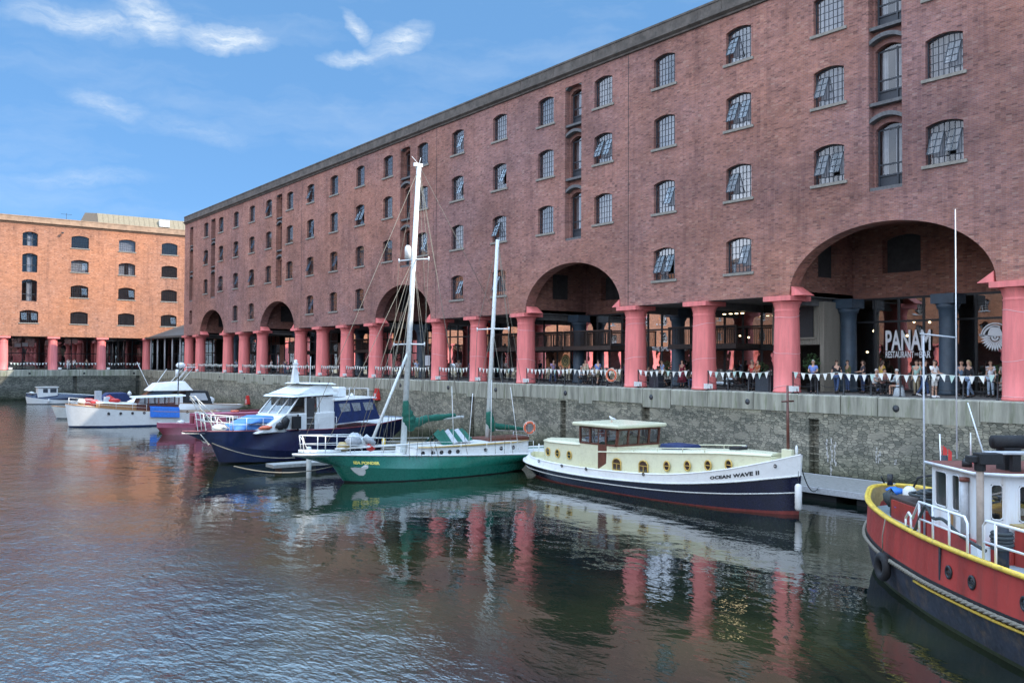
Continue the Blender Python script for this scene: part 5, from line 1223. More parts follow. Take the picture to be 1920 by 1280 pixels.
mb.add(pv,[(r_*13+i,r_*13+(i+1)%13,(r_+1)*13+(i+1)%13,(r_+1)*13+i) for r_ in range(3) for i in range(13)]); mb.build('bare_patch',M['offwhite'],sp_)
lifebuoy('lifebuoy','orange lifebuoy on the stern rail of the green ketch',(31.95,41.2,2.35),R(70),r=.3)
fender('small yellow fender on the rail of the green ketch beside the main mast',(23.6,43.2,1.75),.5,.1,'tugyellow')
rope('taut pale mooring line from the green ketch bow down to the water',[(20.3,41.9,.9),(15.2,42.5,1.1)],.03,.35,'rope')

# ---------------- navy motor cruiser with canopy
cz_=thing('motor_cruiser','large navy motor cruiser with white cabin, raked windscreen and navy canopy aft','motor cruiser',(23.5,54.7,0),R(194))
xs=[-6.1,-5.4,-3,0,3,5,6.1,6.5]
rows=[rw([0]*8,[-.4]*8,[-5.9,-5.3,-3,0,3,4.6,5.2,5.4]),
      rw([1.5,1.6,1.7,1.75,1.4,.8,.25,.03],[.02,.02,.02,.02,.05,.1,.12,.15],[-5.9,-5.3,-3,0,3,4.5,5.3,5.5]),
      rw([1.65,1.75,1.9,1.95,1.55,.85,.28,.03],[.35,.35,.38,.5,.75,.98,1.15,1.2],[-6,-5.4,-3,0,3,4.7,5.7,6.0]),
      rw([1.7,1.82,2.0,2.05,1.85,1.2,.48,.04],[2.2,2.2,2.1,1.85,1.78,1.88,1.97,2.05])]
S=hull(cz_,rows,[('bottom',M['black']),('hull',M['navy']),('hull',M['navy'])],40,(.12,.06),M['offwhite'],inner=(M['maroon'],M['white']))
mb=MB(); mb.frustum(1.75,(-1.9,3.9,-1.45,1.45),2.75,(-1.9,2.0,-1.35,1.35)); mb.build('trunk_cabin',M['white'],cz_,bev=.08)
mb=MB(); mb.box(-1.9,.9,-1.6,1.6,1.75,2.85); mb.build('cabin_side',M['white'],cz_,bev=.05)
mb=MB(); mb.frustum(1.95,(3.0,5.0,-.85,.85),2.35,(3.2,4.7,-.65,.65)); mb.build('foredeck_cover',M['bluecloth'],cz_,bev=.12)
mb=MB(); mb.frustum(2.35,(2.4,4.1,-1.1,1.1),2.75,(2.3,3.0,-1.0,1.0)); mb.build('windscreen_cover',M['bluecloth'],cz_,bev=.10)
# windscreen and side windows
fr=MB(); gl=MB(); ys=[-1.45,-.5,.5,1.45]
for y in ys: fr.bar((1.75,y,2.8),(.75,y*.93,3.85),.07,.07)
fr.bar((1.75,-1.45,2.8),(1.75,1.45,2.8),.08,.08)
gl.quad((1.72,-1.45,2.8),(1.72,1.45,2.8),(.75,1.35,3.85),(.75,-1.35,3.85))
for s in (1,-1):
    for (a_,b_,c_,d_) in ((1.7,.75,.05,.0),):
        gl.quad((1.65,s*1.5,2.8),(-1.9,s*1.5,2.8),(-1.9,s*1.42,3.85),(.75,s*1.38,3.85))
    for xa,xb in ((.35,.3),(-.15,-.2),(-.6,-.6)): fr.bar((xa,s*1.51,2.8),(xb,s*1.43,3.85),.12,.08)
    fr.box(-1.9,-.75,s*1.44-.06,s*1.44+.06,2.8,3.85); fr.bar((1.7,s*1.5,2.83),(-1.9,s*1.5,2.83),.12,.08)
fr.build('windscreen_frame',M['white'],cz_); gl.build('windscreen_glass',M['boatglass'],cz_)
mb=MB(); mb.box(-1.85,-1.8,-1.4,1.4,1.9,3.8); mb.box(-.9,-.2,-.9,.9,2.8,3.2); mb.build('saloon_fittings',M['cabinin'],cz_)
mb=MB(); k=MB(); mb.add([(1.35,-1.6,3.86),(1.35,1.6,3.86),(-2.1,1.65,3.95),(-2.1,-1.65,3.95),(1.2,-1.5,3.98),(1.2,1.5,3.98),(-2.1,1.55,4.12),(-2.1,-1.55,4.12)],[(0,3,2,1),(4,5,6,7),(0,1,5,4),(1,2,6,5),(2,3,7,6),(3,0,4,7)]); mb.frustum(4.02,(-2.0,1.0,-1.5,1.5),4.62,(-1.9,-.7,-1.15,1.15)); mb.build('cabin_roof',M['offwhite'],cz_,bev=.03)
mb=MB(); mb.add([(-.1,-1.3,4.66),(-.1,1.3,4.66),(-2.2,1.4,4.60),(-2.2,-1.4,4.60),(-.2,-1.1,4.72),(-.2,1.1,4.72),(-2.0,1.2,4.70),(-2.0,-1.2,4.70)],[(0,3,2,1),(4,5,6,7),(0,1,5,4),(1,2,6,5),(2,3,7,6),(3,0,4,7)]); mb.build('flybridge_visor',M['white'],cz_)
mb=MB(); mb.frustum(4.7,(-.2,.3,-.14,.14),5.85,(-.05,.14,-.08,.08)); mb.lathe([(0,0),(.14,0),(.2,.08),(.1,.16),(.12,.3),(0,.34)],(0,0,5.85),12); mb.box(-.1,.1,-.35,.35,5.7,5.78); mb.tube([(-.9,.3,4.7),(-.95,.3,6.4)],.02,5); mb.build('signal_mast',M['white'],cz_)
# aft canopy
mb=MB(); cv=[(-1.95,1.75,2.0),(-5.5,1.75,2.2),(-5.9,1.2,2.3)]; 
pl=[(-1.95,1.82,2.1),(-5.6,1.8,2.25),(-6.05,1.3,2.3),(-6.05,-1.3,2.3),(-5.6,-1.8,2.25),(-1.95,-1.82,2.1)]; pu=[(-1.9,1.62,3.55),(-5.1,1.6,3.62),(-5.4,1.2,3.6),(-5.4,-1.2,3.6),(-5.1,-1.6,3.62),(-1.9,-1.62,3.55)]
mb.add(pl+pu,[(i,(i+1)%6,6+(i+1)%6,6+i) for i in range(6)]+[(0,5,4,3,2,1)]); mb.build('canopy',M['navycloth'],cz_)
for s in (1,-1):
    for (a_,b_) in ((-2.35,-3.15),(-3.45,-4.05),(-4.45,-5.15)):
        g=MB(); 
        def cp(x,f): 
            lo=Vector((x,1.815,2.12+.03*(-1.95-x))); hi=Vector((x*.97,1.61,3.58)); q=lo.lerp(hi,f); return (q.x,s*(q.y+.015),q.z)
        g.add([cp(a_,.48),cp(b_,.5),cp(b_,.86),cp(a_+.15,.86)],[(0,1,2,3)]); g.build('canopy_window',M['vinyl'],cz_)
mb=MB(); mb.add([(-1.8,1.72,3.56),(-1.8,-1.72,3.56),(-5.6,-1.5,3.64),(-5.6,1.5,3.64),(-1.8,1.7,3.66),(-1.8,-1.7,3.66),(-5.5,-1.45,3.74),(-5.5,1.45,3.74)],[(0,1,2,3),(7,6,5,4),(0,4,5,1),(1,5,6,2),(2,6,7,3),(3,7,4,0)]); mb.build('hardtop',M['white'],cz_)
mb=MB(); mb.box(-3.7,-3.0,-.6,.6,3.74,4.4); mb.build('flybridge_seat',M['white'],cz_,bev=.1); mb=MB(); mb.box(-2.3,-1.9,-.9,.9,3.74,4.35); mb.build('flybridge_screen',M['iron'],cz_)
mb=MB(); stanchions(mb,[(-2.4,1.5,3.74),(-3.6,1.5,3.74),(-4.8,1.45,3.74),(-5.3,1.0,3.74),(-5.3,-1.0,3.74),(-4.8,-1.45,3.74),(-2.4,-1.5,3.74)],.55,.018,(1,)); mb.lathe([(0,0),(.14,0),(.16,.1),(.05,.22),(0,.22)],(-4.3,.4,3.74),10); mb.build('flybridge_rail',M['white'],cz_)
# deck rails and lit pulpit
mb=MB()
for s in (1,-1): stanchions(mb,[(x,s*(along(S,3,x).y-.05),along(S,3,x).z+.02) for x in (5.2,4.2,3.2,2.0,.8,-.5,-1.8)],.75,.016,(1,.5))
mb.build('side_rail',M['white'],cz_)
mb=MB(); tp=[(5.2,.95,2.85),(6.3,.4,2.95),(6.9,.25,3.1),(6.9,-.25,3.1),(6.3,-.4,2.95),(5.2,-.95,2.85)]; mb.tube(tp,.03,8); mb.tube([(x,y,z-.4) for x,y,z in tp],.022,6)
for x,y,z in tp: mb.tube([(x,y,z),(x-.15,y*.8,2.0)],.026,6)
mb.tube([(6.2,.35,2.3),(7.25,.3,4.05),(7.3,.3,4.05),(5.2,.6,2.1)],.028,6); mb.tube([(6.2,-.35,2.3),(7.25,-.3,4.05),(5.2,-.6,2.1)],.028,6); mb.tube([(7.25,.3,4.05),(7.25,-.3,4.05)],.028,6)
mb.tube([(6.3,.4,2.5),(6.9,-.25,2.7)],.02,6); mb.tube([(6.3,-.4,2.5),(6.9,.25,2.7)],.02,6); mb.build('pulpit',M['offwhite'],cz_)
mb=MB(); mb.frustum(1.9,(6.0,6.75,-.24,.24),1.98,(6.0,6.75,-.24,.24)); mb.bar((6.65,0,1.75),(6.15,0,1.2),.08,.10); mb.bar((6.4,-.2,1.35),(6.4,.2,1.35),.05,.08)
for k in range(3): mb.bar((6.75-k*.16,-.22,1.75-k*.17),(6.75-k*.16,.22,1.75-k*.17),.03,.05)
mb.tube([(6.85,.22,1.85),(6.3,.22,1.25)],.025,6); mb.tube([(6.85,-.22,1.85),(6.3,-.22,1.25)],.025,6); mb.build('anchor_platform',M['offwhite'],cz_)
mb=MB(); mb.blob((5.5,.1,2.15),(.5,.35,.2),10,0,.2,3); mb.build('coiled_warps',M['offwhite'],cz_); mb=MB(); mb.blob((3.2,1.35,2.08),(.5,.2,.14),10,0,.15,4); mb.build('folded_lifejacket',M['orange'],cz_)
mb=MB(); mb.blob((2.3,1.5,2.15),(.3,.2,.22),9,0,.25,5); mb.blob((1.9,1.55,2.35),(.28,.16,.35),9,0,.25,6); mb.box(.95,1.5,1.62,1.85,1.95,2.7); mb.build('folded_bicycle_cover',M['black'],cz_)
mb=MB(); mb.box(.95,1.0,1.5,1.62,1.8,2.8); mb.box(-.25,.35,1.605,1.62,1.85,3.8); mb.build('side_door',M['darkroom'],cz_)
rope('mooring line drooping from the navy cruiser bow to a floating timber',[(17.6,52.9,1.3),(21.4,49.8,.5)],.03,.3,'rope')
t=thing('floating_finger','short grey floating finger pontoon between the navy cruiser and the green ketch','pontoon',(24,47.6,0)); mb=MB(); mb.box(-5,12,-.55,.55,.30,.48); mb.build('decking',M['pontoon'],t); mb=MB()
for k in range(4): mb.box(-4.5+k*4,-2.5+k*4,-.5,.5,-.3,.29)
mb.build('float',M['black'],t)
t=thing('mooring_pile','short wooden pile beside the bow of the green ketch','pile',(19.9,44.5,0)); mb=MB(); mb.lathe([(.0,-2),(.13,-2),(.13,1.5),(.11,1.62),(0,1.64)],(0,0,0),12); mb.build('post',M['offwhite'],t)
# ---------------- pink narrow boat
pk=thing('narrowboat','pink cabin narrowboat with maroon hull and low roof','narrowboat',(29,77.0,0),R(180))
xs=[-7.6,-7,-4,0,4,6,7.2,7.6]
rows=[rw([0]*8,[-.4]*8),rw([.7,.95,1.05,1.05,1.05,.95,.4,.03],[-.1]*8,[-7.4,-7,-4,0,4,5.9,7.0,7.35]),rw([.8,1.0,1.08,1.08,1.08,1.0,.45,.03],[.45,.42,.4,.4,.4,.45,.55,.6]),rw([.85,1.02,1.1,1.1,1.1,1.02,.5,.04],[.72,.7,.66,.66,.66,.72,.85,.95])]
S=hull(pk,rows,[('bottom',M['black']),('hull',M['maroon']),('gunwale',M['pinkboat'])],30,(.05,.05),M['pinkboat'],inner=(M['pinkboat'],M['pinkboat']))
cabin(pk,'cabin',[(-6.2,.9),(0,.92),(5.0,.9)],lambda x:.6,lambda x:1.62,M['pinkboat'],M['pinkboat'],.03,.06)
for s in (1,-1):
    for x in (4.0,2.0,0,-2,-4):
        mb=MB(); mb.box(x-.5,x+.5,s*.93-.012,s*.93+.012,1.0,1.42); w=mb.build('window',M['offwhite'],pk,bev=.005); mb=MB(); mb.box(x-.44,x+.44,s*.95-.004,s*.95+.004,1.05,1.37); mb.build('pane',M['boatglass'],w)
mb=MB(); mb.box(5.03,5.09,-.35,.35,.75,1.5); mb.build('front_door',M['maroon'],pk); mb=MB(); mb.tube([(3.4,.5,1.75),(3.4,.5,2.0),(1.2,.5,2.0),(1.2,.5,1.75)],.02,5); mb.box(-1,1,-.3,.3,1.7,1.85); mb.build('roof_rail',M['maroon'],pk)
mb=MB(); mb.ring((1.5,.2,1.78),.3,.07,'z'); mb.build('roof_lifering',M['orange'],pk)
mb=MB(); mb.blob((6,.0,.95),(.35,.3,.2),8,0,.2,3); mb.build('coiled_warps',M['offwhite'],pk)
# ---------------- dinghy
dg_=thing('dinghy','small dark green rowing dinghy lying between the white yacht and the pink boat','dinghy',(24.6,83.0,0),R(185))
rows=[rw([0]*5,[-.1]*5,[-1.7,-1,0,1,1.5]),rw([.5,.6,.65,.5,.03],[.05,.0,.0,.05,.15],[-1.8,-1,0,1.1,1.7]),rw([.6,.72,.78,.6,.04],[.5,.45,.45,.52,.65],[-1.85,-1,0,1.15,1.9])]
hull(dg_,rows,[('hull',M['weed']),('hull',M['weed'])],16,(.25,.08),M['teak'],inner=(M['offwhite'],M['weed']))
mb=MB(); mb.box(-.2,.1,-.62,.62,.3,.34); mb.box(-1.4,-1.1,-.6,.6,.3,.34); mb.build('thwart',M['teak'],dg_)
# ---------------- white classic motor yacht
wy=thing('motor_yacht','long white classic motor yacht with varnished wheelhouse and blue tarpaulin','motor yacht',(23.3,89.3,0),R(172))
xs=[-6.8,-6,-3,0,3,5.4,6.6,7.1]
rows=[rw([0]*8,[-.5]*8,[-6.4,-5.8,-3,0,3,4.9,5.9,6.3]),rw([1.1,1.35,1.55,1.6,1.4,.75,.3,.03],[.0]*8,[-6.5,-5.8,-3,0,3,4.9,5.9,6.32]),rw([1.2,1.4,1.6,1.65,1.45,.8,.33,.03],[.13]*8,[-6.55,-5.85,-3,0,3,5,6.0,6.42]),rw([1.3,1.5,1.75,1.8,1.7,1.15,.5,.04],[1.2,1.2,1.25,1.4,1.65,1.9,2.02,2.10],[-6.8,-6,-3,0,3,5.1,6.2,6.7])]
S=hull(wy,rows,[('bottom',M['antiblue']),('boot_top',M['antiblue']),('hull',M['white'])],36,(.06,.05),M['teak'],inner=(M['teak'],M['white']))
cabin(wy,'trunk_cabin',[(.5,1.2),(2.4,1.1),(4.2,.75)],lambda x:1.3,lambda x:1.95+.06*x,M['teak'],M['offwhite'])
DX=1.1
mb=MB(); mb.box(-4.0+DX,-.3+DX,-1.3,1.3,1.2,1.9); mb.build('wheelhouse_body',M['brown'],wy)
fr=MB(); gl=MB()
for s in (1,-1):
    for x in (-4,-3.1,-2.2,-1.3,-.3): fr.bar((x+DX,s*1.3,1.9),(x+DX+(-.3 if x>-1 else 0),s*1.3,2.62),.10,.08)
    gl.quad((-4+DX,s*1.29,1.9),(-.3+DX,s*1.29,1.9),(-.6+DX,s*1.29,2.62),(-4+DX,s*1.29,2.62)); fr.bar((-4+DX,s*1.3,1.93),(-.3+DX,s*1.3,1.93),.1,.08)
for y in (-1.25,-.4,.4,1.25): fr.bar((-.3+DX,y,1.9),(-.6+DX,y,2.62),.09,.08)
gl.quad((-.32+DX,-1.25,1.9),(-.32+DX,1.25,1.9),(-.62+DX,1.25,2.62),(-.62+DX,-1.25,2.62)); fr.build('window_frame',M['brown'],wy); gl.build('window_glass',M['boatglass'],wy)
mb=MB(); mb.add([(.1+DX,-1.35,2.6),(.1+DX,1.35,2.6),(-4.6+DX,1.45,2.72),(-4.6+DX,-1.45,2.72),(.0+DX,-1.25,2.72),(.0+DX,1.25,2.72),(-4.6+DX,1.35,2.84),(-4.6+DX,-1.35,2.84)],[(0,3,2,1),(4,5,6,7),(0,1,5,4),(1,2,6,5),(2,3,7,6),(3,0,4,7)]); mb.build('wheelhouse_roof',M['offwhite'],wy)
mb=MB(); mb.add([(-.3,1.78,1.75),(-2.9,1.72,1.6),(-2.9,1.86,.75),(-.3,1.9,.85),(-.3,1.3,1.85),(-2.9,1.3,1.7)],[(0,1,2,3),(4,5,1,0)]); mb.build('tarpaulin',M['tarp'],wy)
for x in (3.2,2.2,1.2,.2,-3.6): porthole(wy,(x,along(S,3,x).y-.03,1.25),1,.09,'black',1)
mb=MB()
for s in (1,-1): stanchions(mb,[(x,s*(along(S,3,x).y-.05),along(S,3,x).z+.02) for x in (6.4,5.2,4,2.6,1.2,0)],.6,.016,(1,.5))
mb.build('guard_rail',M['white'],wy)
mb=MB(); mb.blob((5.4,.1,2.3),(.35,.3,.25),9,0,.2,3); mb.blob((4.2,.2,2.2),(.45,.35,.25),9,1,.2,4); mb.blob((2.6,.3,2.35),(.5,.3,.22),9,1,.2,6); mb.box(3.0,3.5,-.3,.3,2.0,2.7,2); mb.build('deck_gear',[M['offwhite'],M['red'],M['lightgrey']],wy)
mb=MB(); mb.tube([(-3.0,0,2.8),(-3.05,0,6.7)],[.06,.035],8); mb.tube([(-3.0,-.7,5.0),(-3.0,.7,5.0)],.025,6); mb.build('mast',M['iron'],wy); mb=MB(); mb.lathe([(0,-.35),(.14,-.33),(.16,0),(.14,.33),(0,.35)],(-2.85,.25,4.9),12); mb.build('radar_reflector',M['white'],wy)
# ---------------- white flybridge cruiser behind, with black canopy
fy=thing('flybridge_cruiser','white flybridge cruiser with black aft canopy behind the classic yacht','motor cruiser',(26.6,97.5,0),R(176))
xs=[-5.8,-5,-2,1,3.5,5,5.6]
rows=[rw([0]*7,[-.3]*7),rw([1.5,1.6,1.7,1.6,1.1,.4,.03],[.05]*7,[-5.7,-5,-2,1,3.2,4.4,4.9]),rw([1.6,1.7,1.9,1.85,1.4,.6,.04],[1.35,1.35,1.4,1.55,1.7,1.8,1.85])]
S=hull(fy,rows,[('bottom',M['antiblue']),('hull',M['white'])],28,(.05,.05),M['offwhite'],inner=(M['teak'],M['white']))
mb=MB(); mb.frustum(1.5,(-2.4,3.3,-1.4,1.4),2.35,(-2.4,1.6,-1.3,1.3)); mb.build('cabin',M['white'],fy,bev=.06)
mb=MB(); mb.frustum(2.36,(-2.2,1.5,-1.25,1.25),2.95,(-2.0,.4,-1.15,1.15)); mb.build('cabin_windows',M['boatglass'],fy); mb=MB(); mb.frustum(2.38,(-2.1,1.2,-1.1,1.1),2.9,(-2,.3,-1.0,1.0)); mb.build('cabin_inside',M['cabinin'],fy)
mb=MB(); mb.add([(1.0,-1.5,2.96),(1.0,1.5,2.96),(-3.4,1.6,2.96),(-3.4,-1.6,2.96),(.2,-1.1,3.75),(.2,1.1,3.75),(-2.6,1.2,3.95),(-2.6,-1.2,3.95)],[(0,3,2,1),(4,5,6,7),(0,1,5,4),(1,2,6,5),(2,3,7,6),(3,0,4,7)]); mb.build('flybridge',M['white'],fy,bev=.08)
mb=MB(); mb.add([(-2.4,1.55,1.5),(-2.4,-1.55,1.5),(-5.4,-1.5,1.5),(-5.4,1.5,1.5),(-2.7,1.4,3.0),(-2.7,-1.4,3.0),(-4.9,-1.3,2.9),(-4.9,1.3,2.9)],[(0,4,5,1),(1,5,6,2),(2,6,7,3),(3,7,4,0),(4,7,6,5)]); mb.build('canopy',M['black'],fy)
mb=MB(); mb.add([(-3.0,1.56,1.95),(-4.9,1.52,1.95),(-4.6,1.40,2.7),(-3.1,1.44,2.7)],[(0,1,2,3)]); mb.build('canopy_window',M['lightgrey'],fy)
mb=MB()
for s in (1,-1):
    mb.tube([(-1.6,s*1.0,3.8),(-3.0,s*.9,5.4)],.035,6); mb.tube([(-2.3,s*1.0,3.9),(-3.5,s*.9,5.35)],.035,6); mb.tube([(-.2,s*.9,3.7),(.9,s*.6,3.5),(2.0,s*.5,5.9)] if s>0 else [(-.2,s*.9,3.7),(-1.2,s*.9,5.2)],.03,6)
mb.box(-3.7,-2.8,-1.1,1.1,5.36,5.44); mb.blob((-2.4,0,5.6),(.5,.45,.3),10,0,.05,2); mb.build('radar_arch',M['white'],fy)
mb=MB(); mb.blob((-5.0,1.2,1.75),(.6,.3,.3),9,0,.1,2); mb.blob((-5.5,.2,1.95),(.4,.3,.3),9,0,.1,5); mb.build('stowed_fenders',M['white'],fy)
# ---------------- small speedboat with blue hood behind the bow of the yacht
sb_=thing('speedboat','low white speedboat with navy hood, partly hidden behind the classic yacht','speedboat',(24.8,112,0),R(180))
rows=[rw([0]*5,[-.2]*5,[-3.4,-2,0,2,3]),rw([1,1.1,1.15,.8,.03],[.05]*5,[-3.4,-2,0,2,3.1]),rw([1.1,1.2,1.3,1.0,.04],[.95,.95,1.0,1.15,1.3],[-3.5,-2,0,2.2,3.6])]
hull(sb_,rows,[('bottom',M['antiblue']),('hull',M['white'])],20,(.05,.05),M['offwhite'],inner=(M['offwhite'],M['white']))
mb=MB(); mb.frustum(1.0,(-3,1.2,-1.1,1.1),2.35,(-2.2,-.2,-.9,.9)); mb.build('hood',M['navycloth'],sb_,bev=.15); mb=MB(); mb.blob((-2.6,.6,2.2),(.25,.2,.3),9,0,.05,2); mb.build('horn',M['white'],sb_)
sb2=thing('sailing_dinghy','low pale boat with red bundled gear lying behind the white yacht foredeck','boat',(21.6,104.5,0),R(180))
hull(sb2,rows,[('bottom',M['antiblue']),('hull',M['offwhite'])],20,(.05,.05),M['offwhite'],inner=(M['teak'],M['white']))
mb=MB(); mb.blob((.2,.4,1.6),(.8,.3,.45),10,0,.15,2); mb.blob((-2.0,.3,1.7),(.6,.4,.6),10,0,.15,8); mb.build('bundled_sail',M['red'],sb2); mb=MB(); mb.box(-1.2,-.6,-.3,.3,1.0,2.8); mb.build('cuddy',M['lightgrey'],sb2)
# ---------------- small fishing boat at the far wall
fb_=thing('fishing_boat','small white and dark blue fishing boat with boxy wheelhouse at far left pontoon','fishing boat',(24.0,140.3,0),R(180))
xs=[-3.4,-2.5,-.5,1.5,2.8,3.3]
rows=[rw([0]*6,[-.3]*6),rw([.8,1.0,1.15,.95,.4,.03],[.05]*6,[-3.3,-2.4,-.5,1.4,2.5,2.9]),rw([.9,1.08,1.2,1.05,.5,.03],[.5,.5,.55,.75,.95,1.05],[-3.35,-2.45,-.5,1.45,2.7,3.1]),rw([.95,1.12,1.25,1.12,.6,.05],[.85,.85,.9,1.15,1.4,1.5])]
hull(fb_,rows,[('bottom',M['antiblue']),('hull',M['white']),('gunwale_band',M['navy'])],24,(.25,.06),M['pontoon'],inner=(M['offwhite'],M['white']))
mb=MB(); mb.box(-.8,1.7,-.8,.8,.6,2.25); mb.build('wheelhouse',M['white'],fb_,bev=.04); mb=MB(); mb.box(-.95,1.85,-.92,.92,2.26,2.36); mb.build('wheelhouse_roof',M['offwhite'],fb_)
for x0,x1 in ((-.65,.15),(.45,1.05)):
    mb=MB(); mb.box(x0,x1,.801,.812,1.55,2.1); mb.build('window',M['iron'],fb_)
mb=MB(); mb.blob((2.3,.1,1.5),(.4,.3,.2),8,0,.2,4); mb.build('coiled_warps',M['offwhite'],fb_)
fender('tiny white fender on the side of the small far fishing boat',(23.6,139.0,.45),.5,.12)
t=thing('pontoon','long grey pontoon at far left in front of the dark wall','pontoon',(5,142.6,0)); mb=MB(); mb.box(-40,12.5,-1.2,1.2,.35,.55); mb.build('decking',M['pontoon'],t); mb=MB()
for k in range(9): mb.box(-39+k*5.6,-35+k*5.6,-1.1,1.1,-.3,.34)
mb.build('float',M['black'],t)
# ---------------- near pontoon beside the wall
t=thing('pontoon','grey boarded pontoon against the wall between the barge and the red tug','pontoon',(38.3,26.0,0)); mb=MB()
y=-10
while y<4.6: mb.box(-3.0,1.2,y,y+.135,.50,.54); y+=.147
mb.build('decking',M['pontoon'],t); mb=MB(); mb.box(-3.08,-3.003,-10,4.7,.30,.56); mb.box(1.203,1.28,-10,4.7,.30,.56); mb.box(-3.08,1.28,4.62,4.7,.30,.555); mb.build('edge_beam',M['lightgrey'],t); mb=MB()
for k in range(4): mb.box(-2.9,1.1,-9.6+k*3.6,-7.0+k*3.6,-.4,.49)
mb.build('float',M['black'],t)
t=thing('guide_pile','grey steel guide pile at the end of the near pontoon','pile',(36.6,29.6,0)); mb=MB(); mb.tube([(0,0,-2),(0,0,2.0)],.13,12); mb.build('post',M['lightgrey'],t)
rope('dark mooring rope from the barge bow to the near pontoon',[(31.5,22.6,1.9),(35.4,24.5,.55)],.022,.5)
rope('second dark mooring rope from barge bow, slacker, to the near pontoon',[(31.6,22.9,1.7),(35.4,26.0,.55)],.022,.7)
# ---------------- old red tug in the foreground
tg=thing('tugboat','red and black old tug with yellow rail and white wheelhouse in the right foreground','tug',(27.75,16.44,0),math.atan2(.809,.588))
# local: +X towards the far end, +Y = left/water side; centre shifted so that v = -.2 is y = 0
L_=[0,-.25,-1,-2.7,-4.8,-6.8,-8.6,-11.5,-14.5,-18,-20]
X=L_[::-1]
def rr(b,z,dx=0): return [(x-dx*max(0,1+x/3) if x>-3 else x,bb,zz) for x,bb,zz in zip(X,b[::-1],z[::-1])]
rows=[rr([0]*11,[-.5]*11,.9),
 rr([.04,.5,1.0,1.65,2.1,2.3,2.4,2.3,2.0,1.2,.6],[-.1]*11,.75),
 rr([.05,.6,1.1,1.78,2.22,2.42,2.5,2.42,2.1,1.3,.7],[.16,.16,.15,.14,.13,.12,.12,.12,.13,.2,.3],.6),
 rr([.07,.72,1.22,1.92,2.38,2.58,2.66,2.6,2.3,1.5,.8],[1.05,1.03,.98,.90,.84,.82,.82,.88,1.0,1.2,1.4],.12),
 rr([.08,.72,1.2,1.90,2.37,2.57,2.65,2.6,2.3,1.5,.8],[1.32,1.29,1.22,1.13,1.06,1.03,1.03,1.08,1.2,1.4,1.6],.05),
 rr([.08,.70,1.16,1.85,2.30,2.50,2.60,2.55,2.25,1.45,.8],[2.12,2.10,2.05,1.98,1.93,1.90,1.90,1.92,1.95,2.0,2.1],0)]
S=hull(tg,rows,[('bottom',M['weed']),('waterline_band',M['weed']),('hull',M['tugblack']),('rubbing_band',M['black']),('bulwark',M['tugred'])],60,(.62,.09),M['tugdeck'],inner=(M['tugyellow'],M['tan']))
mb=MB()
for s in (1,-1): mb.tube([(p.x,s*(p.y+.04),p.z+.03) for p in S[5]],.058,8)
mb.build('yellow_rail',M['tugyellow'],tg)
mb=MB()
for s in (1,-1):
    # twisted rope fender lying along the band
    P_=[Vector((p.x,s*(p.y+.07),p.z+.10)) for p in cr([tuple(q) for q in S[3]],260)]
    for ph in (0,2.09,4.19):
        mb.tube([q+Vector((0,math.sin(i*1.1+ph)*.028,math.cos(i*1.1+ph)*.028)) for i,q in enumerate(P_)],.035,5)
mb.build('rope_fender',M['rope'],tg)
mb=MB()
for s in (1,-1): mb.tube([(p.x,s*(p.y+.035),p.z-.02) for p in S[3] if p.x<-7.2],.035,6)
mb.build('yellow_line',M['tugyellow'],tg)
for x in (-9.1,-10.1,-11.95,-13.6):
    for s in (1,-1):
        a=along(S,4,x); b=along(S,5,x); q=a.lerp(b,.42); porthole(tg,(q.x,s*(q.y+.005),q.z),s,.12,'black',1.05)
mb=MB(); q=along(S,5,-8.65); 
for s in (1,-1): mb.box(-8.70,-8.62,s*q.y-.03*1,s*q.y+.045,1.05,q.z+.02)
mb.build('bulwark_seam',M['tugblack'],tg)
def tl(u,v,z): return (-(u-.4),v+.2-.2,z)
# tug local x = -(u-0.4)... helper to place by distance from the far tip
def T(u,v,z): return (-(u-.35),v,z)
# wheelhouse
zb,zt=1.3,3.42
mb=MB(); x1=-(7.7-.35); x0=-(10.0-.35)
pl=[(x1,1.0),(x1,-1.9),(x0,-1.9),(x0-.28,-1.2),(x0-.28,.35),(x0,1.0)]
def wall(mb,a,b,z0,z1,holes,m=0,th=.05):
    """flat wall a->b with rectangular holes (s0,s1,z0,z1) along it"""
    A=Vector((a[0],a[1],0));B=Vector((b[0],b[1],0)); L=(B-A).length; d=(B-A)/L; n=Vector((d.y,-d.x,0))*th
    ed=sorted({0,L,*[h[0] for h in holes],*[h[1] for h in holes]})
    def Q(s,z,o=0): p=A+d*s+n*o; return (p.x,p.y,z)
    for s,e in zip(ed,ed[1:]):
        cov=sorted([h for h in holes if h[0]<=(s+e)/2<=h[1]],key=lambda h:h[2]); z=z0
        for h in cov+[None]:
            top=h[2] if h else z1
            if top>z:
                for o in (0,-1): mb.quad(Q(s,z,o),Q(e,z,o),Q(e,top,o),Q(s,top,o),m)
            if h: z=h[3]
    for h in holes:
        for (p,q) in (((h[0],h[2]),(h[1],h[2])),((h[0],h[3]),(h[1],h[3])),((h[0],h[2]),(h[0],h[3])),((h[1],h[2]),(h[1],h[3]))): mb.quad(Q(*p),Q(*q),Q(*q,-1),Q(*p,-1),m)
    return Q
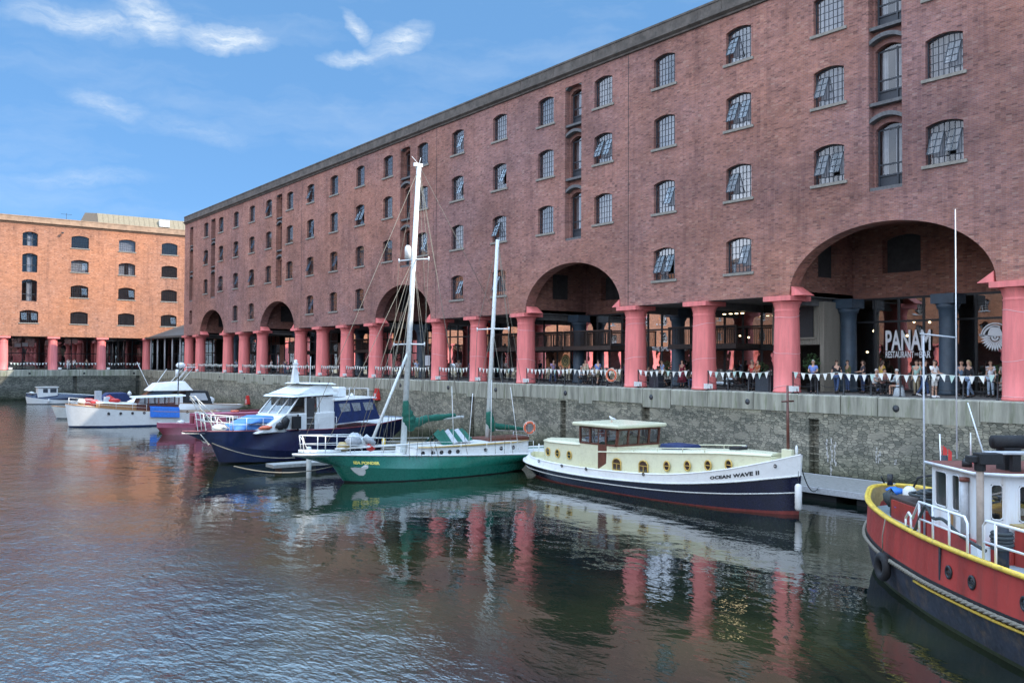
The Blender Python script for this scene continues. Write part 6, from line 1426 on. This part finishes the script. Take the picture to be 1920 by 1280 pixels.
def wwin(Q,h):
    gl=MB(); fr=MB(); gl.quad(Q(h[0],h[2],-.5),Q(h[1],h[2],-.5),Q(h[1],h[3],-.5),Q(h[0],h[3],-.5))
    c=[(h[0]+.06,h[2]),(h[1]-.06,h[2]),(h[1],h[2]+.06),(h[1],h[3]-.06),(h[1]-.06,h[3]),(h[0]+.06,h[3]),(h[0],h[3]-.06),(h[0],h[2]+.06)]
    fr.tube([Q(s,z,.1) for s,z in c],.022,6,0,True,True); g_=fr.build('window_gasket',M['tugwhite'],tg); gl.build('pane',M['boatglass'],g_)
base=zb
hs=[(.20,.82,2.38,3.28),(1.10,1.48,2.38,3.28)]
Q=wall(mb,pl[0],pl[5],base,zt,[(a,b,c,d) for a,b,c,d in hs]); [wwin(Q,h) for h in hs]
hs=[(.30,.56,2.35,3.2)]; Q=wall(mb,pl[5],pl[4],base,zt,hs); [wwin(Q,h) for h in hs]
hs=[(.22,1.33,2.32,3.18)]; Q=wall(mb,pl[4],pl[3],base,zt,hs); [wwin(Q,h) for h in hs]
hs=[(.14,.55,2.3,3.2)]; Q=wall(mb,pl[3],pl[2],base,zt,hs); [wwin(Q,h) for h in hs]
Q=wall(mb,pl[2],pl[1],base,zt,[(.5,1.1,2.4,3.2)]); wwin(Q,(.5,1.1,2.4,3.2)); Q=wall(mb,pl[1],pl[0],base,zt,[(1.0,2.0,2.4,3.2)]); wwin(Q,(1,2,2.4,3.2))
mb.build('wheelhouse',M['tugwhite'],tg)
# interior fittings seen through the glass
mb=MB(); mb.box(x0+.0,x0+.5,-1.2,.3,1.4,2.45); mb.lathe([(0,-.03),(.34,-.03),(.34,.03),(0,.03)],(x0+.7,-.4,2.35),16,axis='x'); mb.box(x1-.5,x1-.1,-1.5,.4,1.4,2.1); mb.build('console',M['cabinin'],tg)
mb=MB(); mb.box(x0-.1,x0+.05,-.9,-.3,2.45,2.7); mb.box(x0-.12,x0+.02,-.1,.25,2.45,2.62); mb.build('instruments',M['offwhite'],tg)
mb=MB(); mb.box(x0+.3,x1-.02,1.052,1.10,1.32,2.22); 
mb=MB(); rp=[(x1+.12,1.12),(x1+.12,-2.0),(x0-.05,-2.0),(x0-.48,-1.25),(x0-.48,.42),(x0-.08,1.12)]
mb.prism(rp,3.43,3.50,'z'); mb.build('wheelhouse_roof',M['rust'],tg); mb=MB(); mb.tube([(x,y,3.455) for x,y in rp],.045,6,0,True,True); mb.build('roof_edge',M['tugwhite'],tg)
mb=MB(); mb.tube([(x0+.42,1.09,1.9),(x0+.42,1.09,3.25)],.095,12); mb.build('side_pipe',M['lightgrey'],tg); mb=MB(); mb.tube([(x0+.42,1.09,3.2),(x0+.42,1.09,3.3)],.12,12); mb.tube([(x0+.42,1.09,1.8),(x0+.42,1.09,1.92)],.11,12); mb.build('pipe_collar',M['rust'],tg)
mb=MB(); mb.add([(x1-1.08,1.056,2.3),(x1-1.25,1.056,2.3),(x1-1.22,1.056,1.35),(x1-1.14,1.056,1.32)],[(0,1,2,3)]); mb.build('rust_stain',M['teak'],tg)
# casing below and in front of the wheelhouse
mb=MB(); mb.prism([(x1+.1,1.1),(x1+.1,-2.0),(x0-.1,-2.0),(x0-.4,-1.3),(x0-.4,.4),(x0-.1,1.1)],1.28,1.82,'z'); mb.build('deckhouse_coaming',M['tugred'],tg)
mb=MB(); mb.prism([(x0-.42,.35),(x0-1.4,.0),(x0-1.7,-.6),(x0-1.4,-1.4),(x0-.42,-1.6)],1.28,2.2,'z'); mb.build('engine_casing',M['tugred'],tg,bev=.05)
mb=MB(); mb.prism([(x0-.40,.45),(x0-.8,.35),(x0-.9,-.3),(x0-.8,-1.2),(x0-.40,-1.4)],2.21,2.30,'z'); mb.build('canvas_cover',M['tan'],tg,bev=.03)
# mast forward of wheelhouse with black flood lamp, coiled ropes on a post
mp=T(10.75,1.32,0)
mb=MB(); mb.tube([(mp[0],mp[1],1.3),(mp[0],mp[1],3.75)],.085,12); mb.build('derrick_post',M['postgrey'],tg)
mb=MB(); mb.box(mp[0]-.16,mp[0]+.16,mp[1]-.16,mp[1]+.16,1.29,1.85); mb.build('post_box',M['tugwhite'],tg,bev=.02)
mb=MB(); mb.tube([(mp[0]-.28,mp[1]-.35,1.29),(mp[0]-.28,mp[1]-.35,2.35)],.15,12); mb.build('towing_bitt',M['tugblack'],tg)
for k in range(5): mb=MB(); mb.ring((mp[0]-.28,mp[1]-.35,1.85+k*.085),.20+.02*(k%2),.045,'z',20,6); mb.build('rope_coil',M['ropedark'],tg)
mb=MB(); mb.box(mp[0]-.2,mp[0]+.15,mp[1]-.45,mp[1]+.1,3.76,4.02); mb.box(mp[0]-.12,mp[0]+.12,mp[1]+.05,mp[1]+.3,3.8,3.95); mb.tube([(mp[0],mp[1],3.6),(mp[0],mp[1],3.8)],.13,10); mb.build('flood_lamp',M['rubber'],tg,bev=.02)
mb=MB(); mb.box(x0-.2,x0+.05,-.65,.85,3.92,3.99); mb.build('radar_scanner',M['lightgrey'],tg,bev=.02); mb=MB(); mb.lathe([(0,-.5),(.17,-.5),(.17,.5),(0,.5)],(x0+.4,-.1,4.18),14,axis='y'); mb.box(x0+.2,x0+.6,-.2,.2,3.5,4.05); mb.box(x0-.15,x0+.0,.0,.2,3.5,3.92); mb.build('horn_unit',M['rubber'],tg)
mb=MB(); mb.tube([(x0-.1,-.9,3.56),(x0+.3,-1.4,3.58),(x1-.5,-1.8,3.6)],.07,8); mb.tube([(x0-.0,-.8,3.62),(x0+.5,-1.5,3.66),(x1-.5,-1.9,3.66)],.06,8); mb.build('roof_rope',M['lightgrey'],tg)
mb=MB(); mb.lathe([(0,0),(.3,0),(.05,.2),(0,.22)],(x1-.45,.0,3.5),4,smooth=False); mb.build('red_bucket',M['red'],tg); mb=MB(); mb.lathe([(0,0),(.12,0),(.12,.14),(.05,.22),(0,.22)],(x1-1.35,.75,3.5),12); mb.build('roof_vent',M['black'],tg)
for p,h,l,r in ((T(7.05,0,3.5),6.9,0,.022),(T(7.6,-.1,3.5),.75,0,.025),(T(10.2,.9,3.8),1.35,.45,.022)):
    mb=MB(); mb.tube([p,(p[0]+l,p[1]+l*.4,p[2]+h)],[r,r*.6],8); mb.build('whip_antenna',M['tugwhite'],tg)
p=T(7.35,1.05,1.4); mb=MB(); mb.tube([p,(p[0],p[1],6.95)],[.028,.024],8); mb.tube([(p[0],p[1]+.1,6.93),(p[0]-.1,p[1]-.85,6.82)],.025,6); mb.build('mast',M['lightgrey'],tg)
# handrails
def hoop(u0,u1,vo,h,step=False):
    mb=MB(); a=lambda u:along(S,5,-(u-2.4)); pts=[]
    def q(u,z): p=a(u); return (p.x,p.y-.08,p.z+z)
    if step: path=[q(u0-.45,.25),q(u0-.25,.42),q(u0,.32),q(u0+.45,h*.98),q(u1-.12,h),q(u1,h-.12),q(u1,0.02)]
    else: path=[q(u0,.02),q(u0,h-.12),q(u0+.12,h),q(u1,h)]
    mb.tube(path,.032,8); mb.tube([q(u0+(.5 if step else 0),h*.48),q(u1,h*.48)],.026,8)
    n=3
    for k in range(n+(0 if step else 1)): u=u0+.45+(u1-u0-.45)*k/n; mb.tube([q(u,0),q(u,h)],.028,8)
    if step: mb.tube([q(u0-.45,.25),q(u0-.45,-.02)],.028,8); mb.tube([q(u0-.1,.0),q(u0-.1,.33)],.028,8)
    mb.build('handrail',M['tugwhite'],tg)
hoop(9.2,12.1,0,.82,True); hoop(12.75,16.5,0,.88)
mb=MB()
def q(u,z,o=.08): p=along(S,5,-(u-2.4)); return (p.x,p.y-o,p.z+z)
pth=[Vector(q(8.9,.05)),Vector(q(9.3,.02)),Vector(q(9.75,.5)),Vector(q(10.1,.78)),Vector(q(10.5,.55)),Vector(q(11,.6)),Vector(q(11.4,.3,.3)),Vector(q(11.9,.05,.6))]
mb.tube(cr([tuple(p) for p in pth],30),.04,8); mb.build('draped_hose',M['ropedark'],tg)
# foredeck/afterdeck clutter near the far tip
mb=MB(); mb.box(*sorted((-6.6,-3.6)),-.9,.55,1.35,2.05); mb.build('hatch_box',M['darkwood'],tg,bev=.04)
mb=MB(); rnd=random.Random(4)
for k in range(7): mb.ring((-5.2+rnd.uniform(-.3,.3),-.1+rnd.uniform(-.15,.15),2.1+k*.05),.55-.02*k,.045,'z',22,6)
mb.build('rope_pile',M['ropedark'],tg)
mb=MB(); mb.box(-6.5,-6.4,.56,.9,1.3,2.0); mb.box(-6.3,-3.9,.56,.62,1.35,1.95); mb.build('red_locker',M['tugred'],tg)
mb=MB(); mb.tube([(-2.3,-.6,1.5),(-2.3,-.6,3.35)],.09,12); mb.build('black_post',M['tugblack'],tg)
mb=MB(); mb.tube([(-1.0,-.2,2.1),(-.9,-.45,2.5),(-2.0,-.6,2.75),(-4,-1.4,2.9),(-5,-1.8,2.2)],.035,6); mb.tube([(-2,-1.4,1.8),(-3.2,-1.7,2.6),(-4.4,-1.8,2.5)],.045,6); mb.tube([(-2.6,-1.6,1.8),(-3.0,-1.2,2.5),(-4.8,-1.5,2.1)],.05,6); mb.build('tangled_pipes',M['black'],tg)
mb=MB(); mb.blob((-2.0,.45,1.75),(.45,.35,.12),10,0,.3,3); mb.blob((-.75,.2,2.05),(.25,.3,.12),9,0,.3,5); mb.build('blue_sheet',M['tarp'],tg)
mb=MB(); mb.lathe([(0,0),(.18,0),(.2,.1),(.2,.45),(.1,.55),(0,.56)],(-1.5,.1,1.75),14); mb.lathe([(0,0),(.14,0),(.14,.3),(0,.3)],(-1.9,-.1,1.8),12); mb.tube([(-1.6,-.35,2.1),(-2.2,-.5,2.15)],.14,10); mb.build('plastic_drum',M['offwhite'],tg)
mb=MB(); mb.blob((-1.2,.55,1.9),(.3,.2,.25),9,0,.3,8); mb.build('rope_heap',M['ropedark'],tg); mb=MB(); mb.lathe([(0,0),(.09,0),(.09,.35),(0,.35)],(-.45,.25,2.2),10); mb.build('mooring_bitt',M['black'],tg)
mb=MB(); mb.lathe([(0,-.18),(.2,-.16),(.27,0),(.2,.16),(0,.18)],(x1+.28,.6,2.2),16,axis='y'); mb.build('round_float',M['offwhite'],tg)
# small red ensign on a staff
mb=MB(); mb.tube([(-1.35,-1.0,1.9),(-1.1,-1.05,3.9)],.025,6); mb.build('flagstaff',M['white'],tg); mb=MB()
for k in range(4): mb.quad((-1.13-.03*k,-1.05-.07*k,3.6-.05*k),(-1.13-.03*(k+1),-1.05-.07*(k+1)+.03*(-1)**k,3.55-.05*(k+1)),(-1.2-.03*(k+1),-1.0-.07*(k+1)+.03*(-1)**k,2.75),(-1.2-.03*k,-1.0-.07*k,2.8))
mb.build('flag',M['red'],tg)
mb=MB()
for k in range(3): mb.bar((-3.2-k*.7,-1.9+k*.05,1.9),(-4.0-k*.7,-1.2,2.35),.12,.05)
mb.build('scrap_planks',M['tan'],tg)
# deck fittings were measured from a datum 2.05 m beyond the stem
for o in list(C.objects):
    if o.parent==tg and o.name.split('.')[0] in ('wheelhouse','window_gasket','console','instruments','wheelhouse_roof','roof_edge','side_pipe','pipe_collar','rust_stain','deckhouse_coaming','engine_casing','canvas_cover','derrick_post','post_box','towing_bitt','rope_coil','flood_lamp','radar_scanner','horn_unit','roof_rope','red_bucket','roof_vent','whip_antenna','mast','hatch_box','rope_pile','red_locker','round_float'): o.location=(2.05,.2,0)
# hanging tyre
m4=Matrix.Translation((27.75,16.44,0))@Matrix.Rotation(math.atan2(.809,.588),4,'Z')
q_=along(S,4,-7.0+.0); lp=m4@Vector((-5.5,along(S,4,-5.5).y+.17,.72))
t=thing('tyre_fender','black tyre hung by a rope over the tug side below the yellow rail','tyre',lp,math.atan2(.809,.588)); mb=MB(); 
mb.ring((0,0,0),.27,.115,'y',28,10); mb.build('tyre',M['rubber'],t); mb=MB(); mb.tube([(0,0,.3),(.05,-.02,.8),(.05,-.1,1.25)],.018,6); mb.build('lanyard',M['rope'],t)
rope('rope slung from the tug bow rail up to the pontoon edge',[(27.9,16.9,2.35),(34.6,20.0,.7)],.03,.3)
# ================================================================ WORLD, SUN, CAMERA
SUN=Vector((1,-1.5,1.207)).normalized()
w=bpy.data.worlds.new('World'); scene.world=w; w.use_nodes=True; n=w.node_tree; n.nodes.clear()
out=n.nodes.new('ShaderNodeOutputWorld'); bg=n.nodes.new('ShaderNodeBackground'); sky=n.nodes.new('ShaderNodeTexSky'); sky.sky_type='NISHITA'; sky.sun_disc=False
sky.sun_elevation=math.asin(SUN.z); sky.sun_rotation=math.atan2(SUN.x,SUN.y); sky.air_density=AIR; sky.dust_density=DUST; sky.ozone_density=OZ; sky.altitude=0
tc=N(n,'ShaderNodeTexCoord'); sp=N(n,'ShaderNodeSeparateXYZ'); ln(n,tc.outputs['Generated'],sp.inputs[0])
az=math_(n,'MULTIPLY',math_(n,'ARCTAN2',sp.outputs[0],sp.outputs[1]),57.2958); el=math_(n,'MULTIPLY',math_(n,'ARCSINE',sp.outputs[2]),57.2958)
cb=N(n,'ShaderNodeCombineXYZ'); ln(n,az,cb.inputs[0]); ln(n,el,cb.inputs[1])
wn=noise(n,cb.outputs[0],.22,5,.6); wc_=N(n,'ShaderNodeVectorMath',operation='MULTIPLY_ADD'); ln(n,wn.outputs['Color'],wc_.inputs[0]); wc_.inputs[1].default_value=(3.4,2.4,0); ln(n,cb.outputs[0],wc_.inputs[2])
s2=N(n,'ShaderNodeSeparateXYZ'); ln(n,wc_.outputs[0],s2.inputs[0])
mp=N(n,'ShaderNodeMapping'); mp.inputs['Scale'].default_value=(.32,1.3,1); mp.inputs['Rotation'].default_value=(0,0,R(-12)); ln(n,wc_.outputs[0],mp.inputs[0])
fib=noise(n,mp.outputs[0],1.5,9,.70)
tot=None
# wisps: azimuth, elevation, half length, half height, tilt, strength
for (a,e,L,h,t,s) in CLOUDS:
    ca,sa=math.cos(R(t)),math.sin(R(t)); dx=math_(n,'SUBTRACT',s2.outputs[0],a+1.7); dy=math_(n,'SUBTRACT',s2.outputs[1],e+1.2)
    u=math_(n,'ADD',math_(n,'MULTIPLY',dx,ca/L),math_(n,'MULTIPLY',dy,sa/L)); v=math_(n,'SUBTRACT',math_(n,'MULTIPLY',dy,ca/h),math_(n,'MULTIPLY',dx,sa/h))
    d=math_(n,'SQRT',math_(n,'ADD',math_(n,'MULTIPLY',u,u),math_(n,'MULTIPLY',v,v)))
    m=math_(n,'MULTIPLY',math_(n,'MAXIMUM',math_(n,'SUBTRACT',1,d),0),s); tot=m if tot is None else math_(n,'MAXIMUM',tot,m)
cf=math_(n,'MULTIPLY',tot,ramp(n,fib.outputs[0],[(.22,(.0,)*3),(.82,(1,)*3)]).outputs[0])
cf=math_(n,'MINIMUM',cf,.85)
veil=ramp(n,noise(n,mp.outputs[0],.25,5,.6).outputs[0],[(.48,(0,)*3),(.75,(.16,)*3)]).outputs[0]
cf=math_(n,'MAXIMUM',cf,veil)
hs=N(n,'ShaderNodeHueSaturation'); hs.inputs['Saturation'].default_value=SKY_SAT; hs.inputs['Value'].default_value=SKY_VAL; ln(n,sky.outputs[0],hs.inputs['Color'])
# invented bank of bright cloud, out of view westward, added to light the facade
ca_=math_(n,'COSINE',math_(n,'MULTIPLY',math_(n,'ADD',az,102),1/57.2958))
bn=noise(n,tc.outputs['Generated'],2.6,5,.6)
bk_=ramp(n,math_(n,'ADD',math_(n,'MULTIPLY',ca_,.5),math_(n,'MULTIPLY',math_(n,'SUBTRACT',bn.outputs[0],.5),.7)),[(.12,(0,)*3),(.34,(1,)*3)]).outputs[0]
up=ramp(n,sp.outputs[2],[(0,(.55,)*3),(.10,(1,)*3),(.86,(1,)*3),(.97,(0,)*3)]).outputs[0]
skyb=mix(n,.65,hs.outputs[0],(.79,1.80,3.3)); skyc=mix(n,cf,skyb,CLOUD_COL); hi=ramp(n,sp.outputs[2],[(.383,(0,)*3),(.45,(1,)*3)]).outputs[0]; skyc=mix(n,hi,skyc,FILL_VEIL)
ln(n,mix(n,math_(n,'MULTIPLY',bk_,up),skyc,(FILL_BANK*.84,FILL_BANK*.95,FILL_BANK*1.14)),bg.inputs[0]); bg.inputs[1].default_value=SKY_STR; ln(n,bg.outputs[0],out.inputs[0])
sl=bpy.data.lights.new('sun','SUN'); sl.energy=SUN_STR; sl.angle=R(.5); sl.color=(1,.88,.74); so=bpy.data.objects.new('sun',sl); C.objects.link(so); so.rotation_euler=SUN.to_track_quat('Z','Y').to_euler(); so.location=(60,-60,80)
cam=bpy.data.cameras.new('camera'); co=bpy.data.objects.new('camera',cam); C.objects.link(co); cam.sensor_width=36; cam.lens=1700/1920*36; cam.clip_end=2000; cam.clip_start=.1
yaw=math.atan(1265/1700); pitch=math.atan(38.6/1700); roll=.0048
co.location=(0,0,6.1)
co.matrix_world=Matrix.Translation((0,0,6.1))@Matrix.Rotation(-yaw,4,'Z')@Matrix.Rotation(math.pi/2+pitch,4,'X')@Matrix.Rotation(roll,4,'Z')
scene.camera=co
vs=scene.view_settings; vs.view_transform='Standard'; vs.look='None'; vs.exposure=EXPO; vs.gamma=1
scene.render.engine='CYCLES'; scene.cycles.max_bounces=6; scene.cycles.transparent_max_bounces=12; scene.cycles.caustics_reflective=False; scene.cycles.caustics_refractive=False
scene.render.resolution_x=1024; scene.render.resolution_y=682
